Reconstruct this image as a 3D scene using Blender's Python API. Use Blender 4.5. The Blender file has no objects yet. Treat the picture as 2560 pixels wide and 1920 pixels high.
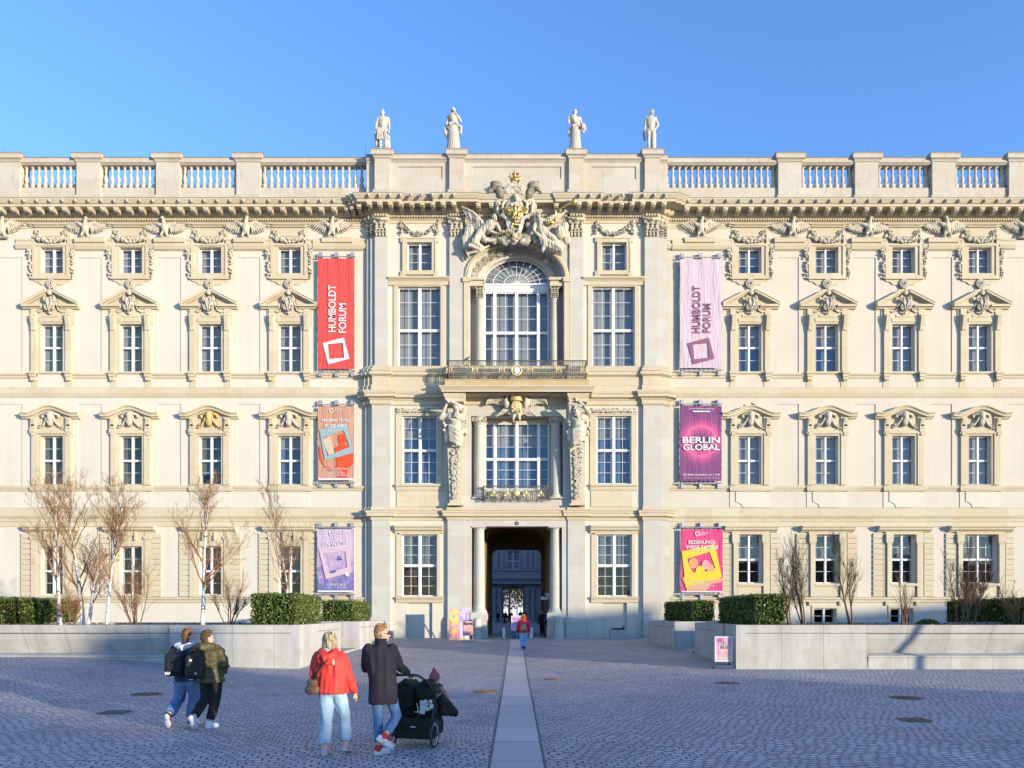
import bpy, bmesh, math, random
import numpy as np
from mathutils import Vector, Matrix, noise
R = math.radians
random.seed(7)
sc = bpy.context.scene
col = sc.collection

# ------------------------------------------------------------ camera
D, F, PX0, PY0, HC = 46.25, 1850.0, 1289.0, 1532.0, 2.0
cam_d = bpy.data.cameras.new('camera'); cam = bpy.data.objects.new('camera', cam_d); col.objects.link(cam)
cam.location = (0, -D, HC); cam.rotation_euler = (R(90), 0, 0)
cam_d.sensor_width = 36; cam_d.lens = 36*F/2560
cam_d.shift_x = -(PX0-1280)/2560; cam_d.shift_y = (PY0-960)/2560
cam_d.clip_end = 2000; cam_d.clip_start = 0.1
sc.camera = cam
# ------------------------------------------------------------ light
SUN_AZ, SUN_EL = 52.0, 6.0       # azimuth: to the right of straight behind the camera
wd = bpy.data.worlds.new('World'); sc.world = wd; wd.use_nodes = True
nt = wd.node_tree; nt.nodes.clear()
sky = nt.nodes.new('ShaderNodeTexSky'); sky.sky_type = 'NISHITA'; sky.sun_disc = False
sky.sun_elevation = R(SUN_EL); sky.sun_rotation = R(180-SUN_AZ)
sky.air_density = 1.0; sky.dust_density = 0.1; sky.ozone_density = 3.5; sky.altitude = 100
bg = nt.nodes.new('ShaderNodeBackground'); bg.inputs[1].default_value = 0.15
wo = nt.nodes.new('ShaderNodeOutputWorld')
tint = nt.nodes.new('ShaderNodeMix'); tint.data_type = 'RGBA'; tint.blend_type = 'MULTIPLY'; tint.inputs[0].default_value = 1
tint.inputs[7].default_value = (1.34, 1.30, 1.50, 1)      # cool white balance of the daylight
nt.links.new(sky.outputs[0], tint.inputs[6]); nt.links.new(tint.outputs[2], bg.inputs[0]); nt.links.new(bg.outputs[0], wo.inputs[0])
sd = bpy.data.lights.new('sun', 'SUN'); sd.energy = 2.8; sd.angle = R(0.5); sd.color = (1, 0.87, 0.66)
so = bpy.data.objects.new('sun', sd); col.objects.link(so)
az, el = R(SUN_AZ), R(SUN_EL)
SUNV = Vector((math.sin(az)*math.cos(el), -math.cos(az)*math.cos(el), math.sin(el)))
so.rotation_euler = SUNV.to_track_quat('Z', 'Y').to_euler()
sc.view_settings.view_transform = 'Standard'; sc.view_settings.look = 'None'
sc.view_settings.exposure = 1.5; sc.view_settings.gamma = 1
sc.render.engine = 'CYCLES'
sc.cycles.max_bounces = 6; sc.cycles.diffuse_bounces = 3; sc.cycles.glossy_bounces = 3
sc.cycles.transparent_max_bounces = 12; sc.cycles.transmission_bounces = 3
sc.cycles.use_denoising = True; sc.cycles.caustics_reflective = False; sc.cycles.caustics_refractive = False

# ------------------------------------------------------------ pixel helpers (source photograph pixels)
def X(px, y=0.0): return (px-PX0)*(D+y)/F
def Z(py, y=0.0): return HC+(PY0-py)*(D+y)/F
def sst(a, b, t):
    t = min(1, max(0, (t-a)/(b-a))); return t*t*(3-2*t)
def gz(x, y):
    r = 0.42*min(1, max(0, (y+24)/24.0))
    l = 0.42*sst(-7.5, -17, x)*sst(-38, -23, y)*(1-sst(-16, -6, y))
    return r+l
def G(px, py):
    d = 20.0
    for _ in range(40):
        x = (px-PX0)*d/F
        d = 0.5*d+0.5*(HC-gz(x, d-D))*F/max(8, (py-PY0))
    x = (px-PX0)*d/F
    return Vector((x, d-D, gz(x, d-D)))

# ------------------------------------------------------------ objects
def empty(name, loc=(0, 0, 0), rz=0):
    o = bpy.data.objects.new(name, None); col.objects.link(o); o.location = loc; o.rotation_euler = (0, 0, rz)
    o.empty_display_size = .2
    return o
def tag(o, label=None, cat=None, group=None, kind=None):
    if label: o['label'] = label
    if cat: o['category'] = cat
    if group: o['group'] = group
    if kind: o['kind'] = kind
    return o
def link(name, me, parent=None, loc=(0, 0, 0), rz=0):
    o = bpy.data.objects.new(name, me); col.objects.link(o); o.location = loc; o.rotation_euler = (0, 0, rz)
    if parent: o.parent = parent
    return o
def copy_tree(o, parent=None):
    c = o.copy(); col.objects.link(c); c.parent = parent
    for ch in list(o.children): copy_tree(ch, c)
    return c

class MB:
    def __init__(s): s.v = []; s.f = []; s.m = []; s.mi = 0
    def add(s, vs, fs):
        n = len(s.v); s.v += [tuple(p) for p in vs]
        s.f += [tuple(i+n for i in f) for f in fs]; s.m += [s.mi]*len(fs); return s
    def quad(s, a, b, c, d): return s.add([a, b, c, d], [(0, 1, 2, 3)])
    def box(s, x0, x1, y0, y1, z0, z1):
        return s.add([(x0,y0,z0),(x1,y0,z0),(x1,y1,z0),(x0,y1,z0),(x0,y0,z1),(x1,y0,z1),(x1,y1,z1),(x0,y1,z1)],
                     [(0,3,2,1),(4,5,6,7),(0,1,5,4),(1,2,6,5),(2,3,7,6),(3,0,4,7)])
    def prism(s, pts, y0, y1):          # outline in x,z (anticlockwise seen from the front), from y0 (front) to y1
        n = len(pts)
        vs = [(p[0], y0, p[1]) for p in pts]+[(p[0], y1, p[1]) for p in pts]
        fs = [tuple(range(n)), tuple(range(2*n-1, n-1, -1))]
        fs += [(i, i+n, (i+1) % n+n, (i+1) % n) for i in range(n)]
        return s.add(vs, fs)
    def lathe(s, prof, c=(0, 0, 0), n=12, axis='z', a0=0, a1=2*math.pi):
        full = abs(a1-a0-2*math.pi) < 1e-6; k = n if full else n+1
        vs = []
        for r, h in prof:
            for i in range(k):
                a = a0+(a1-a0)*i/n
                if axis == 'z': vs.append((c[0]+r*math.cos(a), c[1]+r*math.sin(a), c[2]+h))
                else: vs.append((c[0]+r*math.cos(a), c[1]-h, c[2]+r*math.sin(a)))
        fs = []
        for j in range(len(prof)-1):
            for i in range(n):
                b = (i+1) % k
                fs.append((j*k+i, j*k+b, (j+1)*k+b, (j+1)*k+i))
        return s.add(vs, fs)
    def tube(s, pts, rad, n=6, closed=False, cap=True):
        pts = [Vector(p) for p in pts]; m = len(pts)
        if not hasattr(rad, '__len__'): rad = [rad]*m
        vs = []; prev = None
        for i, p in enumerate(pts):
            if closed: t = pts[(i+1) % m]-pts[i-1]
            else: t = pts[min(i+1, m-1)]-pts[max(i-1, 0)]
            t = t.normalized() if t.length > 1e-9 else Vector((0, 0, 1))
            if prev is None:
                u = t.orthogonal().normalized()
            else:
                u = prev-t*prev.dot(t); u = u.normalized() if u.length > 1e-6 else t.orthogonal().normalized()
            prev = u; w = t.cross(u)
            for k in range(n):
                a = 2*math.pi*k/n; vs.append(p+(u*math.cos(a)+w*math.sin(a))*rad[i])
        fs = []
        for i in range(m if closed else m-1):
            j = (i+1) % m
            for k in range(n): fs.append((i*n+k, i*n+(k+1) % n, j*n+(k+1) % n, j*n+k))
        if cap and not closed: fs += [tuple(range(n-1, -1, -1)), tuple((m-1)*n+k for k in range(n))]
        return s.add(vs, fs)
    def ell(s, c, r, rot=None, nu=10, nv=6):
        c = Vector(c); r = (r, r, r) if not hasattr(r, '__len__') else r
        vs = []; 
        M = rot if rot is not None else Matrix.Identity(3)
        vs.append(c+M @ Vector((0, 0, r[2])))
        for j in range(1, nv):
            th = math.pi*j/nv
            for i in range(nu):
                ph = 2*math.pi*i/nu
                vs.append(c+M @ Vector((r[0]*math.sin(th)*math.cos(ph), r[1]*math.sin(th)*math.sin(ph), r[2]*math.cos(th))))
        vs.append(c+M @ Vector((0, 0, -r[2])))
        fs = [(0, 1+i, 1+(i+1) % nu) for i in range(nu)]
        for j in range(nv-2):
            for i in range(nu): fs.append((1+j*nu+i, 1+(j+1)*nu+i, 1+(j+1)*nu+(i+1) % nu, 1+j*nu+(i+1) % nu))
        b = 1+(nv-2)*nu
        fs += [(b+i, len(vs)-1, b+(i+1) % nu) for i in range(nu)]
        return s.add(vs, fs)
    def cap(s, a, b, ra, rb, n=12):      # tapered capsule
        a = Vector(a); b = Vector(b); t = (b-a); L = t.length
        t = t/L if L > 1e-9 else Vector((0, 0, 1)); u = t.orthogonal().normalized(); w = t.cross(u)
        rows = [(a-t*ra, 0), (a-t*ra*.7, ra*.7), (a, ra)] + [(b, rb), (b+t*rb*.7, rb*.7), (b+t*rb, 0)]
        vs = [rows[0][0]]
        for p, r in rows[1:-1]:
            vs += [p+(u*math.cos(2*math.pi*k/n)+w*math.sin(2*math.pi*k/n))*r for k in range(n)]
        vs.append(rows[-1][0]); e = len(vs)-1
        fs = [(0, 1+(k+1) % n, 1+k) for k in range(n)]
        for j in range(3):
            for k in range(n): fs.append((1+j*n+k, 1+j*n+(k+1) % n, 1+(j+1)*n+(k+1) % n, 1+(j+1)*n+k))
        fs += [(1+3*n+k, 1+3*n+(k+1) % n, e) for k in range(n)]
        return s.add(vs, fs)
    def mesh(s, name, mats, smooth=False):
        me = bpy.data.meshes.new(name); me.from_pydata(s.v, [], s.f)
        if not isinstance(mats, (list, tuple)): mats = [mats]
        for m in mats: me.materials.append(m)
        if len(mats) > 1: me.polygons.foreach_set('material_index', s.m)
        if smooth:
            me.polygons.foreach_set('use_smooth', [True]*len(me.polygons))
        me.update(); return me
    def build(s, name, mats, parent=None, smooth=False, loc=(0, 0, 0), rz=0):
        me = s.mesh(name, mats, smooth)
        if smooth == 'auto': me.set_sharp_from_angle(angle=R(35))
        return link(name, me, parent, loc, rz)

def remesh(mb, voxel, smooth=2, fac=.5, disp=None):
    """fuse a pile of closed shapes into one continuous surface"""
    me = mb.mesh('tmp', []) if False else mb.mesh('tmp', bpy.data.materials.get('stone_statue') or bpy.data.materials.new('tmpm'))
    o = bpy.data.objects.new('tmp', me); col.objects.link(o)
    m = o.modifiers.new('r', 'REMESH'); m.mode = 'VOXEL'; m.voxel_size = voxel
    if smooth:
        m2 = o.modifiers.new('s', 'SMOOTH'); m2.iterations = smooth; m2.factor = fac
    dg = bpy.context.evaluated_depsgraph_get()
    nm = bpy.data.meshes.new_from_object(o.evaluated_get(dg))
    bpy.data.objects.remove(o); bpy.data.meshes.remove(me)
    if disp:
        n = len(nm.vertices); co = np.empty(n*3); nm.vertices.foreach_get('co', co); co = co.reshape(-1, 3)
        no = np.empty(n*3); nm.vertices.foreach_get('normal', no); no = no.reshape(-1, 3)
        amp, sc_, kind = disp
        h = np.array([kind(Vector(p)*sc_) for p in co])
        co += no*(h*amp)[:, None]; nm.vertices.foreach_set('co', co.ravel())
    nm.polygons.foreach_set('use_smooth', [True]*len(nm.polygons)); nm.update()
    return nm
def nz(p): return noise.noise(p)
def nfold(p): return noise.noise(Vector((p.x*2.2, p.y*2.2, p.z*.45)))
def nwrink(p): return noise.noise(Vector((p.x*.8, p.y*.8, p.z*2.6)))
def setmat(me, mat):
    me.materials.clear(); me.materials.append(mat); return me

# ------------------------------------------------------------ materials
class NB:
    def __init__(s, name, rough=.8, spec=.3):
        s.mat = bpy.data.materials.new(name); s.mat.use_nodes = True; s.t = s.mat.node_tree
        s.b = s.t.nodes['Principled BSDF']; s.b.inputs['Roughness'].default_value = rough
        s.b.inputs['Specular IOR Level'].default_value = spec
        s.tc = None
    def n(s, typ, **kw):
        nd = s.t.nodes.new(typ)
        for k, v in kw.items():
            if k.startswith('_'): setattr(nd, k[1:], v)
            else: nd.inputs[k].default_value = v
        return nd
    def l(s, a, b): s.t.links.new(a, b)
    def obj(s, scale=(1, 1, 1), loc=(0, 0, 0), rot=(0, 0, 0), kind='Object'):
        if not s.tc: s.tc = s.n('ShaderNodeTexCoord')
        m = s.n('ShaderNodeMapping', Scale=scale, Location=loc, Rotation=rot); s.l(s.tc.outputs[kind], m.inputs[0]); return m.outputs[0]
    def pos(s, scale=(1, 1, 1), loc=(0, 0, 0), rot=(0, 0, 0)):
        g = s.n('ShaderNodeNewGeometry'); m = s.n('ShaderNodeMapping', Scale=scale, Location=loc, Rotation=rot)
        s.l(g.outputs['Position'], m.inputs[0]); return m.outputs[0]
    def noise(s, vec, scale, detail=4, rough=.6):
        n = s.n('ShaderNodeTexNoise', Scale=scale, Detail=detail, Roughness=rough); s.l(vec, n.inputs['Vector']); return n.outputs['Fac']
    def ramp(s, fac, stops):
        r = s.n('ShaderNodeValToRGB'); cr = r.color_ramp
        while len(cr.elements) < len(stops): cr.elements.new(.5)
        for e, (p, c) in zip(cr.elements, stops): e.position = p; e.color = (*c, 1) if len(c) == 3 else c
        s.l(fac, r.inputs[0]); return r.outputs[0]
    def mix(s, fac, a, b, mode='MIX'):
        m = s.n('ShaderNodeMix', _data_type='RGBA', _blend_type=mode)
        for i, v in ((0, fac), (6, a), (7, b)):
            if hasattr(v, 'links'): s.l(v, m.inputs[i])
            else: m.inputs[i].default_value = v if i == 0 else (*v, 1)
        return m.outputs[2]
    def math(s, op, a, b=0.0):
        m = s.n('ShaderNodeMath', _operation=op)
        for i, v in enumerate((a, b)):
            if hasattr(v, 'links'): s.l(v, m.inputs[i])
            else: m.inputs[i].default_value = v
        return m.outputs[0]
    def color(s, c):
        if hasattr(c, 'links'): s.l(c, s.b.inputs['Base Color'])
        else: s.b.inputs['Base Color'].default_value = (*c, 1)
        return s
    def bump(s, h, strength=.3, dist=.02):
        b = s.n('ShaderNodeBump', Strength=strength, Distance=dist); s.l(h, b.inputs['Height']); s.l(b.outputs[0], s.b.inputs['Normal']); return s

def simple(name, c, rough=.8, spec=.3, var=.12, sc_=3., bump=0, metal=0, bs=20):
    m = NB(name, rough, spec); v = m.obj()
    f = m.noise(v, sc_, 5)
    lo = tuple(x*(1-var) for x in c); hi = tuple(min(1, x*(1+var)) for x in c)
    m.color(m.ramp(f, [(.3, lo), (.7, hi)]))
    m.b.inputs['Metallic'].default_value = metal
    if bump: m.bump(m.noise(v, bs, 4), bump, .01)
    return m.mat

def mat_plaster(name, c):
    m = NB(name, .9, .15); p = m.pos()
    big = m.noise(p, .35, 3); fine = m.noise(p, 4, 6)
    streak = m.noise(m.pos(scale=(2.2, 2.2, .12)), 1.0, 4)
    a = m.mix(m.ramp(big, [(.35, (0,)*3), (.7, (1,)*3)]), c, tuple(x*.93 for x in c))
    a = m.mix(m.math('MULTIPLY', m.ramp(streak, [(.5, (0,)*3), (.78, (1,)*3)]), .22), a, (.38, .33, .25))
    a = m.mix(.05, a, m.ramp(fine, [(.3, (.6,)*3), (.7, (1,)*3)]), 'MULTIPLY')
    m.color(a).bump(m.noise(p, 60, 3), .06, .004); return m.mat
def mat_stone(name, c, bw=1.35, bh=.62, ochre=.35, joints=True, dirt=.25):
    m = NB(name, .85, .2); p = m.pos()
    sep = m.n('ShaderNodeSeparateXYZ'); m.l(p, sep.inputs[0])
    cmb = m.n('ShaderNodeCombineXYZ')
    m.l(m.math('ADD', sep.outputs[0], m.math('MULTIPLY', sep.outputs[1], .7)), cmb.inputs[0]); m.l(sep.outputs[2], cmb.inputs[1])
    br = m.n('ShaderNodeTexBrick', Scale=1.0); br.inputs['Mortar Size'].default_value = .008
    br.inputs['Mortar Smooth'].default_value = .3; br.inputs['Brick Width'].default_value = bw; br.inputs['Row Height'].default_value = bh
    br.inputs['Color1'].default_value = (0, 0, 0, 1); br.inputs['Color2'].default_value = (1, 1, 1, 1); br.inputs['Mortar'].default_value = (.5, .5, .5, 1)
    m.l(cmb.outputs[0], br.inputs['Vector'])
    blk = br.outputs['Color']
    warm = (c[0]*1.0, c[1]*.92, c[2]*.74); pale = tuple(min(1, x*1.06) for x in c); rose = (c[0]*.99, c[1]*.95, c[2]*.93)
    a = m.ramp(blk, [(0, pale), (.35, c), (.7, rose), (.93, rose), (1, tuple(x*(1-ochre)+y*ochre for x, y in zip(c, warm)))])
    n1 = m.noise(m.pos(scale=(1, 1, 2.2)), 1.1, 5)
    a = m.mix(m.math('MULTIPLY', m.ramp(n1, [(.5, (0,)*3), (.75, (1,)*3)]), ochre), a, (c[0]*.93, c[1]*.8, c[2]*.55))
    n2 = m.noise(m.pos(scale=(3, 3, .5)), 1.6, 6)
    a = m.mix(m.math('MULTIPLY', m.ramp(n2, [(.55, (0,)*3), (.8, (1,)*3)]), dirt), a, (.24, .22, .18))
    if joints: a = m.mix(m.math('MULTIPLY', br.outputs['Fac'], .35), a, (.36, .32, .26))
    m.color(a)
    h = m.math('ADD', m.math('MULTIPLY', m.noise(p, 30, 4), .3), m.math('MULTIPLY', br.outputs['Fac'], -1.0 if joints else 0))
    m.bump(h, .3, .006); return m.mat

M = {}
M['plaster'] = mat_plaster('plaster_cream', (.545, .51, .43))
M['plaster_r'] = mat_plaster('plaster_cream_warm', (.52, .475, .395))
M['stone'] = mat_stone('sandstone_ashlar', (.43, .42, .375))
M['trim'] = mat_stone('sandstone_trim', (.47, .42, .31), bw=1.7, bh=3.1, ochre=.55, dirt=.3)
M['attic'] = mat_stone('sandstone_attic', (.44, .41, .35), bw=1.6, bh=.95, ochre=.55, dirt=.65)
M['relief'] = simple('stone_relief', (.43, .39, .31), .85, .2, .14, 5, .2, bs=18)
M['grey_relief'] = simple('stone_relief_grey', (.34, .31, .26), .85, .2, .4, 2.2, .3, bs=14)
M['statue'] = simple('stone_statue', (.43, .385, .33), .8, .25, .1, 2, .15)
M['ochre'] = simple('stone_ochre_stained', (.46, .33, .15), .85, .2, .35, 1.6, .2)
M['gold'] = simple('gilding', (.72, .50, .17), .3, .6, .25, 8, .2, metal=.85)
M['gold_stone'] = simple('gilded_stone', (.64, .48, .24), .5, .5, .25, 5, .2, metal=.25)
M['lead'] = simple('lead_flashing', (.16, .15, .14), .6, .4, .2)
M['copper'] = simple('reddish_flashing', (.34, .21, .14), .6, .4, .2)
M['white'] = simple('white_window_paint', (.62, .62, .62), .45, .4, .03)
M['iron'] = simple('wrought_iron', (.13, .12, .09), .5, .4, .4, 9, metal=.4)
M['blind'] = simple('grey_blind', (.25, .25, .245), .9, .1, .03)
M['blind_b'] = simple('blue_grey_blind', (.10, .15, .23), .9, .1, .05)
M['blind_d'] = simple('olive_grey_blind', (.115, .125, .09), .9, .1, .08)
M['dark'] = simple('black_and_room_shade', (.02, .016, .01), .9, .1, .3)  # black for eyes, print, shoes; also painted in for unlit rooms and pits
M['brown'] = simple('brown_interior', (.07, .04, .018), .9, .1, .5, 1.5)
g = NB('window_glass'); g.t.nodes.remove(g.b)
tr = g.n('ShaderNodeBsdfTransparent', Color=(.86, .9, .93, 1)); gl = g.n('ShaderNodeBsdfGlossy', Roughness=.01, Color=(.9, .93, 1, 1))
wn = g.noise(g.pos(), 1.3, 2); bp = g.n('ShaderNodeBump', Strength=.05, Distance=.02); g.l(wn, bp.inputs['Height']); g.l(bp.outputs[0], gl.inputs['Normal'])
lw = g.n('ShaderNodeLayerWeight', Blend=.5); fr = g.math('ADD', g.math('MULTIPLY', g.math('POWER', lw.outputs['Facing'], 3.0), .5), .045); mx = g.n('ShaderNodeMixShader'); g.l(fr, mx.inputs[0]); g.l(tr.outputs[0], mx.inputs[1]); g.l(gl.outputs[0], mx.inputs[2])
g.l(mx.outputs[0], g.t.nodes['Material Output'].inputs[0]); M['glass'] = g.mat
M['blind_o'] = simple('olive_pale_blind', (.22, .25, .20), .9, .1, .06)
M['blind_g'] = simple('blue_green_blind', (.15, .17, .165), .9, .1, .1)
# ------------------------------------------------------------ wall / moulding helpers
def panel(mb, x0, x1, z0, z1, y, holes=()):
    hs = [h for h in holes if h[0] >= x0-1e-6 and h[1] <= x1+1e-6 and h[2] < z1 and h[3] > z0]
    xs = sorted({x0, x1, *[h[0] for h in hs], *[h[1] for h in hs]})
    zs = sorted({z0, z1, *[max(z0, h[2]) for h in hs], *[min(z1, h[3]) for h in hs]})
    for i in range(len(xs)-1):
        for j in range(len(zs)-1):
            cx, cz = (xs[i]+xs[i+1])/2, (zs[j]+zs[j+1])/2
            if any(h[0] < cx < h[1] and h[2] < cz < h[3] for h in hs): continue
            mb.quad((xs[i], y, zs[j]), (xs[i+1], y, zs[j]), (xs[i+1], y, zs[j+1]), (xs[i], y, zs[j+1]))
    for h in hs:
        a, b, c, d, dep = h[:5]; c = max(c, z0); d = min(d, z1)
        e = y+dep
        mb.quad((a, y, c), (a, y, d), (a, e, d), (a, e, c)); mb.quad((b, y, d), (b, y, c), (b, e, c), (b, e, d))
        (len(h) > 6) or mb.quad((a, y, d), (b, y, d), (b, e, d), (a, e, d)); mb.quad((b, y, c), (a, y, c), (a, e, c), (b, e, c))
        if len(h) > 5 and h[5]: mb.quad((a, e, c), (b, e, c), (b, e, d), (a, e, d))
def plan_wall(mb, segs, z0, z1, holes=()):
    for i, (x0, x1, y, mi) in enumerate(segs):
        mb.mi = mi; panel(mb, x0, x1, z0, z1, y, holes)
        if i+1 < len(segs):
            y2 = segs[i+1][2]; mb.mi = 0
            if y2 > y: mb.quad((x1, y, z0), (x1, y2, z0), (x1, y2, z1), (x1, y, z1))
            else: mb.quad((x1, y2, z0), (x1, y, z0), (x1, y, z1), (x1, y2, z1))
def poly_of(segs):
    p = []
    for x0, x1, y, _ in segs: p += [(x0, y), (x1, y)]
    return p
def sweep(mb, poly, prof, caps=True):
    n = len(poly); k = len(prof); nr = []
    for i in range(n-1):
        dx, dy = poly[i+1][0]-poly[i][0], poly[i+1][1]-poly[i][1]; L = math.hypot(dx, dy) or 1
        nr.append((dy/L, -dx/L))
    vs = []
    for i, (x, y) in enumerate(poly):
        a = nr[max(0, i-1)]; b = nr[min(i, n-2)]
        ox, oy = (a[0]+b[0], a[1]+b[1]) if abs(a[0]*b[0]+a[1]*b[1]) < .5 else a
        for p, z in prof: vs.append((x+ox*p, y+oy*p, z))
    fs = []
    for i in range(n-1):
        for j in range(k-1): fs.append((i*k+j, (i+1)*k+j, (i+1)*k+j+1, i*k+j+1))
    if caps: fs += [tuple(range(k)), tuple((n-1)*k+j for j in range(k-1, -1, -1))]
    mb.add(vs, fs)
def rake(mb, path, prof, y0):          # path in (x,z); prof (projection, dz)
    k = len(prof); vs = []
    for x, z in path:
        for p, dz in prof: vs.append((x, y0-p, z+dz))
    fs = [(i*k+j, (i+1)*k+j, (i+1)*k+j+1, i*k+j+1) for i in range(len(path)-1) for j in range(k-1)]
    fs += [tuple(range(k)), tuple((len(path)-1)*k+j for j in range(k-1, -1, -1))]
    mb.add(vs, fs)
def ring(mb, X0, X1, Z0, Z1, x0, x1, z0, z1, yf, yb):
    mb.box(X0, x0, yf, yb, Z0, Z1); mb.box(x1, X1, yf, yb, Z0, Z1)
    mb.box(x0, x1, yf, yb, z1, Z1); mb.box(x0, x1, yf, yb, Z0, z0)
def sash(x0, x1, z0, z1, y, cols=1, rows=(2, 2), split=.5, mw=.10, fw=.05, bar=.022, mull=(.5,)):
    mb = MB(); d = .07
    ring(mb, x0, x1, z0, z1, x0+fw, x1-fw, z0+fw*.9, z1-fw*.9, y, y+d)
    xs = [x0+fw]
    for m in mull:
        c = x0+(x1-x0)*m; mb.box(c-mw/2, c+mw/2, y-.05, y+d, z0, z1); xs += [c-mw/2, c+mw/2]
    xs.append(x1-fw)
    bands = [(z0+fw, z1-fw, rows[0])]
    if len(rows) == 2:
        c = z0+(z1-z0)*split; t = mw*.8
        mb.box(x0, x1, y-.03, y+d, c-t/2, c+t/2); bands = [(z0+fw, c-t/2, rows[1]), (c+t/2, z1-fw, rows[0])]
    for a, b in zip(xs[::2], xs[1::2]):
        nc = cols if not isinstance(cols, (list, tuple)) else cols[xs.index(a)//2]
        for lo, hi, nr_ in bands:
            s_ = .022      # casement frame
            ring(mb, a, b, lo, hi, a+s_, b-s_, lo+s_, hi-s_, y+.01, y+d-.01)
            for i in range(1, nr_):
                q = lo+(hi-lo)*i/nr_; mb.box(a+s_, b-s_, y+.02, y+.05, q-bar/2, q+bar/2)
            for i in range(1, nc):
                q = a+(b-a)*i/nc; mb.box(q-bar/2, q+bar/2, y+.018, y+.048, lo+s_, hi-s_)
    return mb
def pane(x0, x1, z0, z1, y):
    return MB().quad((x0, y, z0), (x1, y, z0), (x1, y, z1), (x0, y, z1))
def window_backing(x0, x1, z0, z1, y, spec):  # cloth blinds, and dark sheets set further back for unlit rooms
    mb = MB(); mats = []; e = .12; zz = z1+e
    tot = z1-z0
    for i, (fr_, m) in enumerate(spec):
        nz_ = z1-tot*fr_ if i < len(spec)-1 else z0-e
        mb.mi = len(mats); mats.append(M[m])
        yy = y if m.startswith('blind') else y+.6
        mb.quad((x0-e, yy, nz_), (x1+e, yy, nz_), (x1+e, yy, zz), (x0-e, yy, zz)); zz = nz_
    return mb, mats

# ------------------------------------------------------------ ornament helpers
rnd = random.Random(3)
def rotm(ax, ang): return Matrix.Rotation(ang, 3, ax)
def garland(mb, pts, r, n=40, y=0):
    P = [Vector(p) for p in pts]
    for i in range(n):
        t = i/(n-1)*(len(P)-1); k = min(int(t), len(P)-2); p = P[k].lerp(P[k+1], t-k)
        q = p+Vector((rnd.uniform(-.6, .6)*r, -rnd.uniform(.1, .8)*r, rnd.uniform(-.7, .7)*r))
        s_ = r*rnd.uniform(.35, .62)
        mb.ell(q, (s_*rnd.uniform(.6, 1.3), s_*.8, s_*rnd.uniform(.6, 1.4)), rotm('Y', rnd.uniform(0, 3)), 6, 4)
def catn(x0, x1, z, sag, y, n=12):
    return [(x0+(x1-x0)*i/n, y, z-sag*(1-(2*i/n-1)**2)) for i in range(n+1)]
def volute(mb, cx, y, cz, r, w=None, flip=1, turns=1.6, start=0):
    w = w or r*.28; pts = []; rad = []
    for i in range(22):
        t = i/21; a = start+flip*t*turns*2*math.pi; q = r*(1-.82*t)
        pts.append((cx+q*math.cos(a), y-.02*t, cz+q*math.sin(a))); rad.append(w*(1-.55*t))
    mb.tube(pts, rad, 6)
def eagle(mb, cx, y, cz, w, look=1, up=0.0):
    """spread relief eagle perched on a ledge, w = half span"""
    h = w*.5
    mb.ell((cx, y-.16, cz+.02*w), (.2*w, .17*w, .36*w), rotm('Y', .12*look), 10, 7)
    mb.cap((cx+.02*w*look, y-.2, cz+.25*w), (cx+.06*w*look, y-.24, cz+.5*w), .12*w, .075*w, 8)
    mb.ell((cx+.09*w*look, y-.25, cz+.53*w), (.1*w, .09*w, .085*w), None, 8, 6)
    mb.cap((cx+.16*w*look, y-.27, cz+.53*w), (cx+.24*w*look, y-.28, cz+.47*w), .035*w, .015*w, 6)
    for s_ in (-1, 1):
        mb.cap((cx+s_*.18*w, y-.14, cz+.16*w), (cx+s_*.5*w, y-.12, cz+.34*w+up), .13*w, .09*w, 8)
        mb.cap((cx+s_*.5*w, y-.12, cz+.34*w+up), (cx+s_*.66*w, y-.1, cz+.24*w+up), .09*w, .06*w, 8)
        for k in range(8):
            t = k/7; bx = cx+s_*(.26+.40*t)*w; bz = cz+(.14+.14*t)*w+up*t
            ang = R(-78+62*t) if s_ > 0 else R(180+78-62*t)
            L = (.36+.16*t)*w
            ex, ez = bx+math.cos(ang)*L, bz+math.sin(ang)*L
            mb.cap((bx, y-.1-.02*(k % 2), bz), (ex, y-.05, ez), .055*w, .032*w, 6)
        for k in range(4):
            bx = cx+s_*(.24+.1*k)*w
            mb.ell((bx, y-.16, cz+(.2+.03*k)*w), (.06*w, .05*w, .11*w), rotm('Y', .3*s_), 6, 4)
        mb.cap((cx+s_*.1*w, y-.2, cz-.2*w), (cx+s_*.16*w, y-.26, cz-.42*w), .085*w, .04*w, 7)
    for k in range(-2, 3): mb.cap((cx+.04*k*w, y-.08, cz-.25*w), (cx+.1*k*w, y-.04, cz-.5*w), .05*w, .035*w, 6)
    mb.cap((cx-.3*w, y-.12, cz-.46*w), (cx+.34*w, y-.12, cz-.45*w), .05*w, .05*w, 6)
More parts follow.
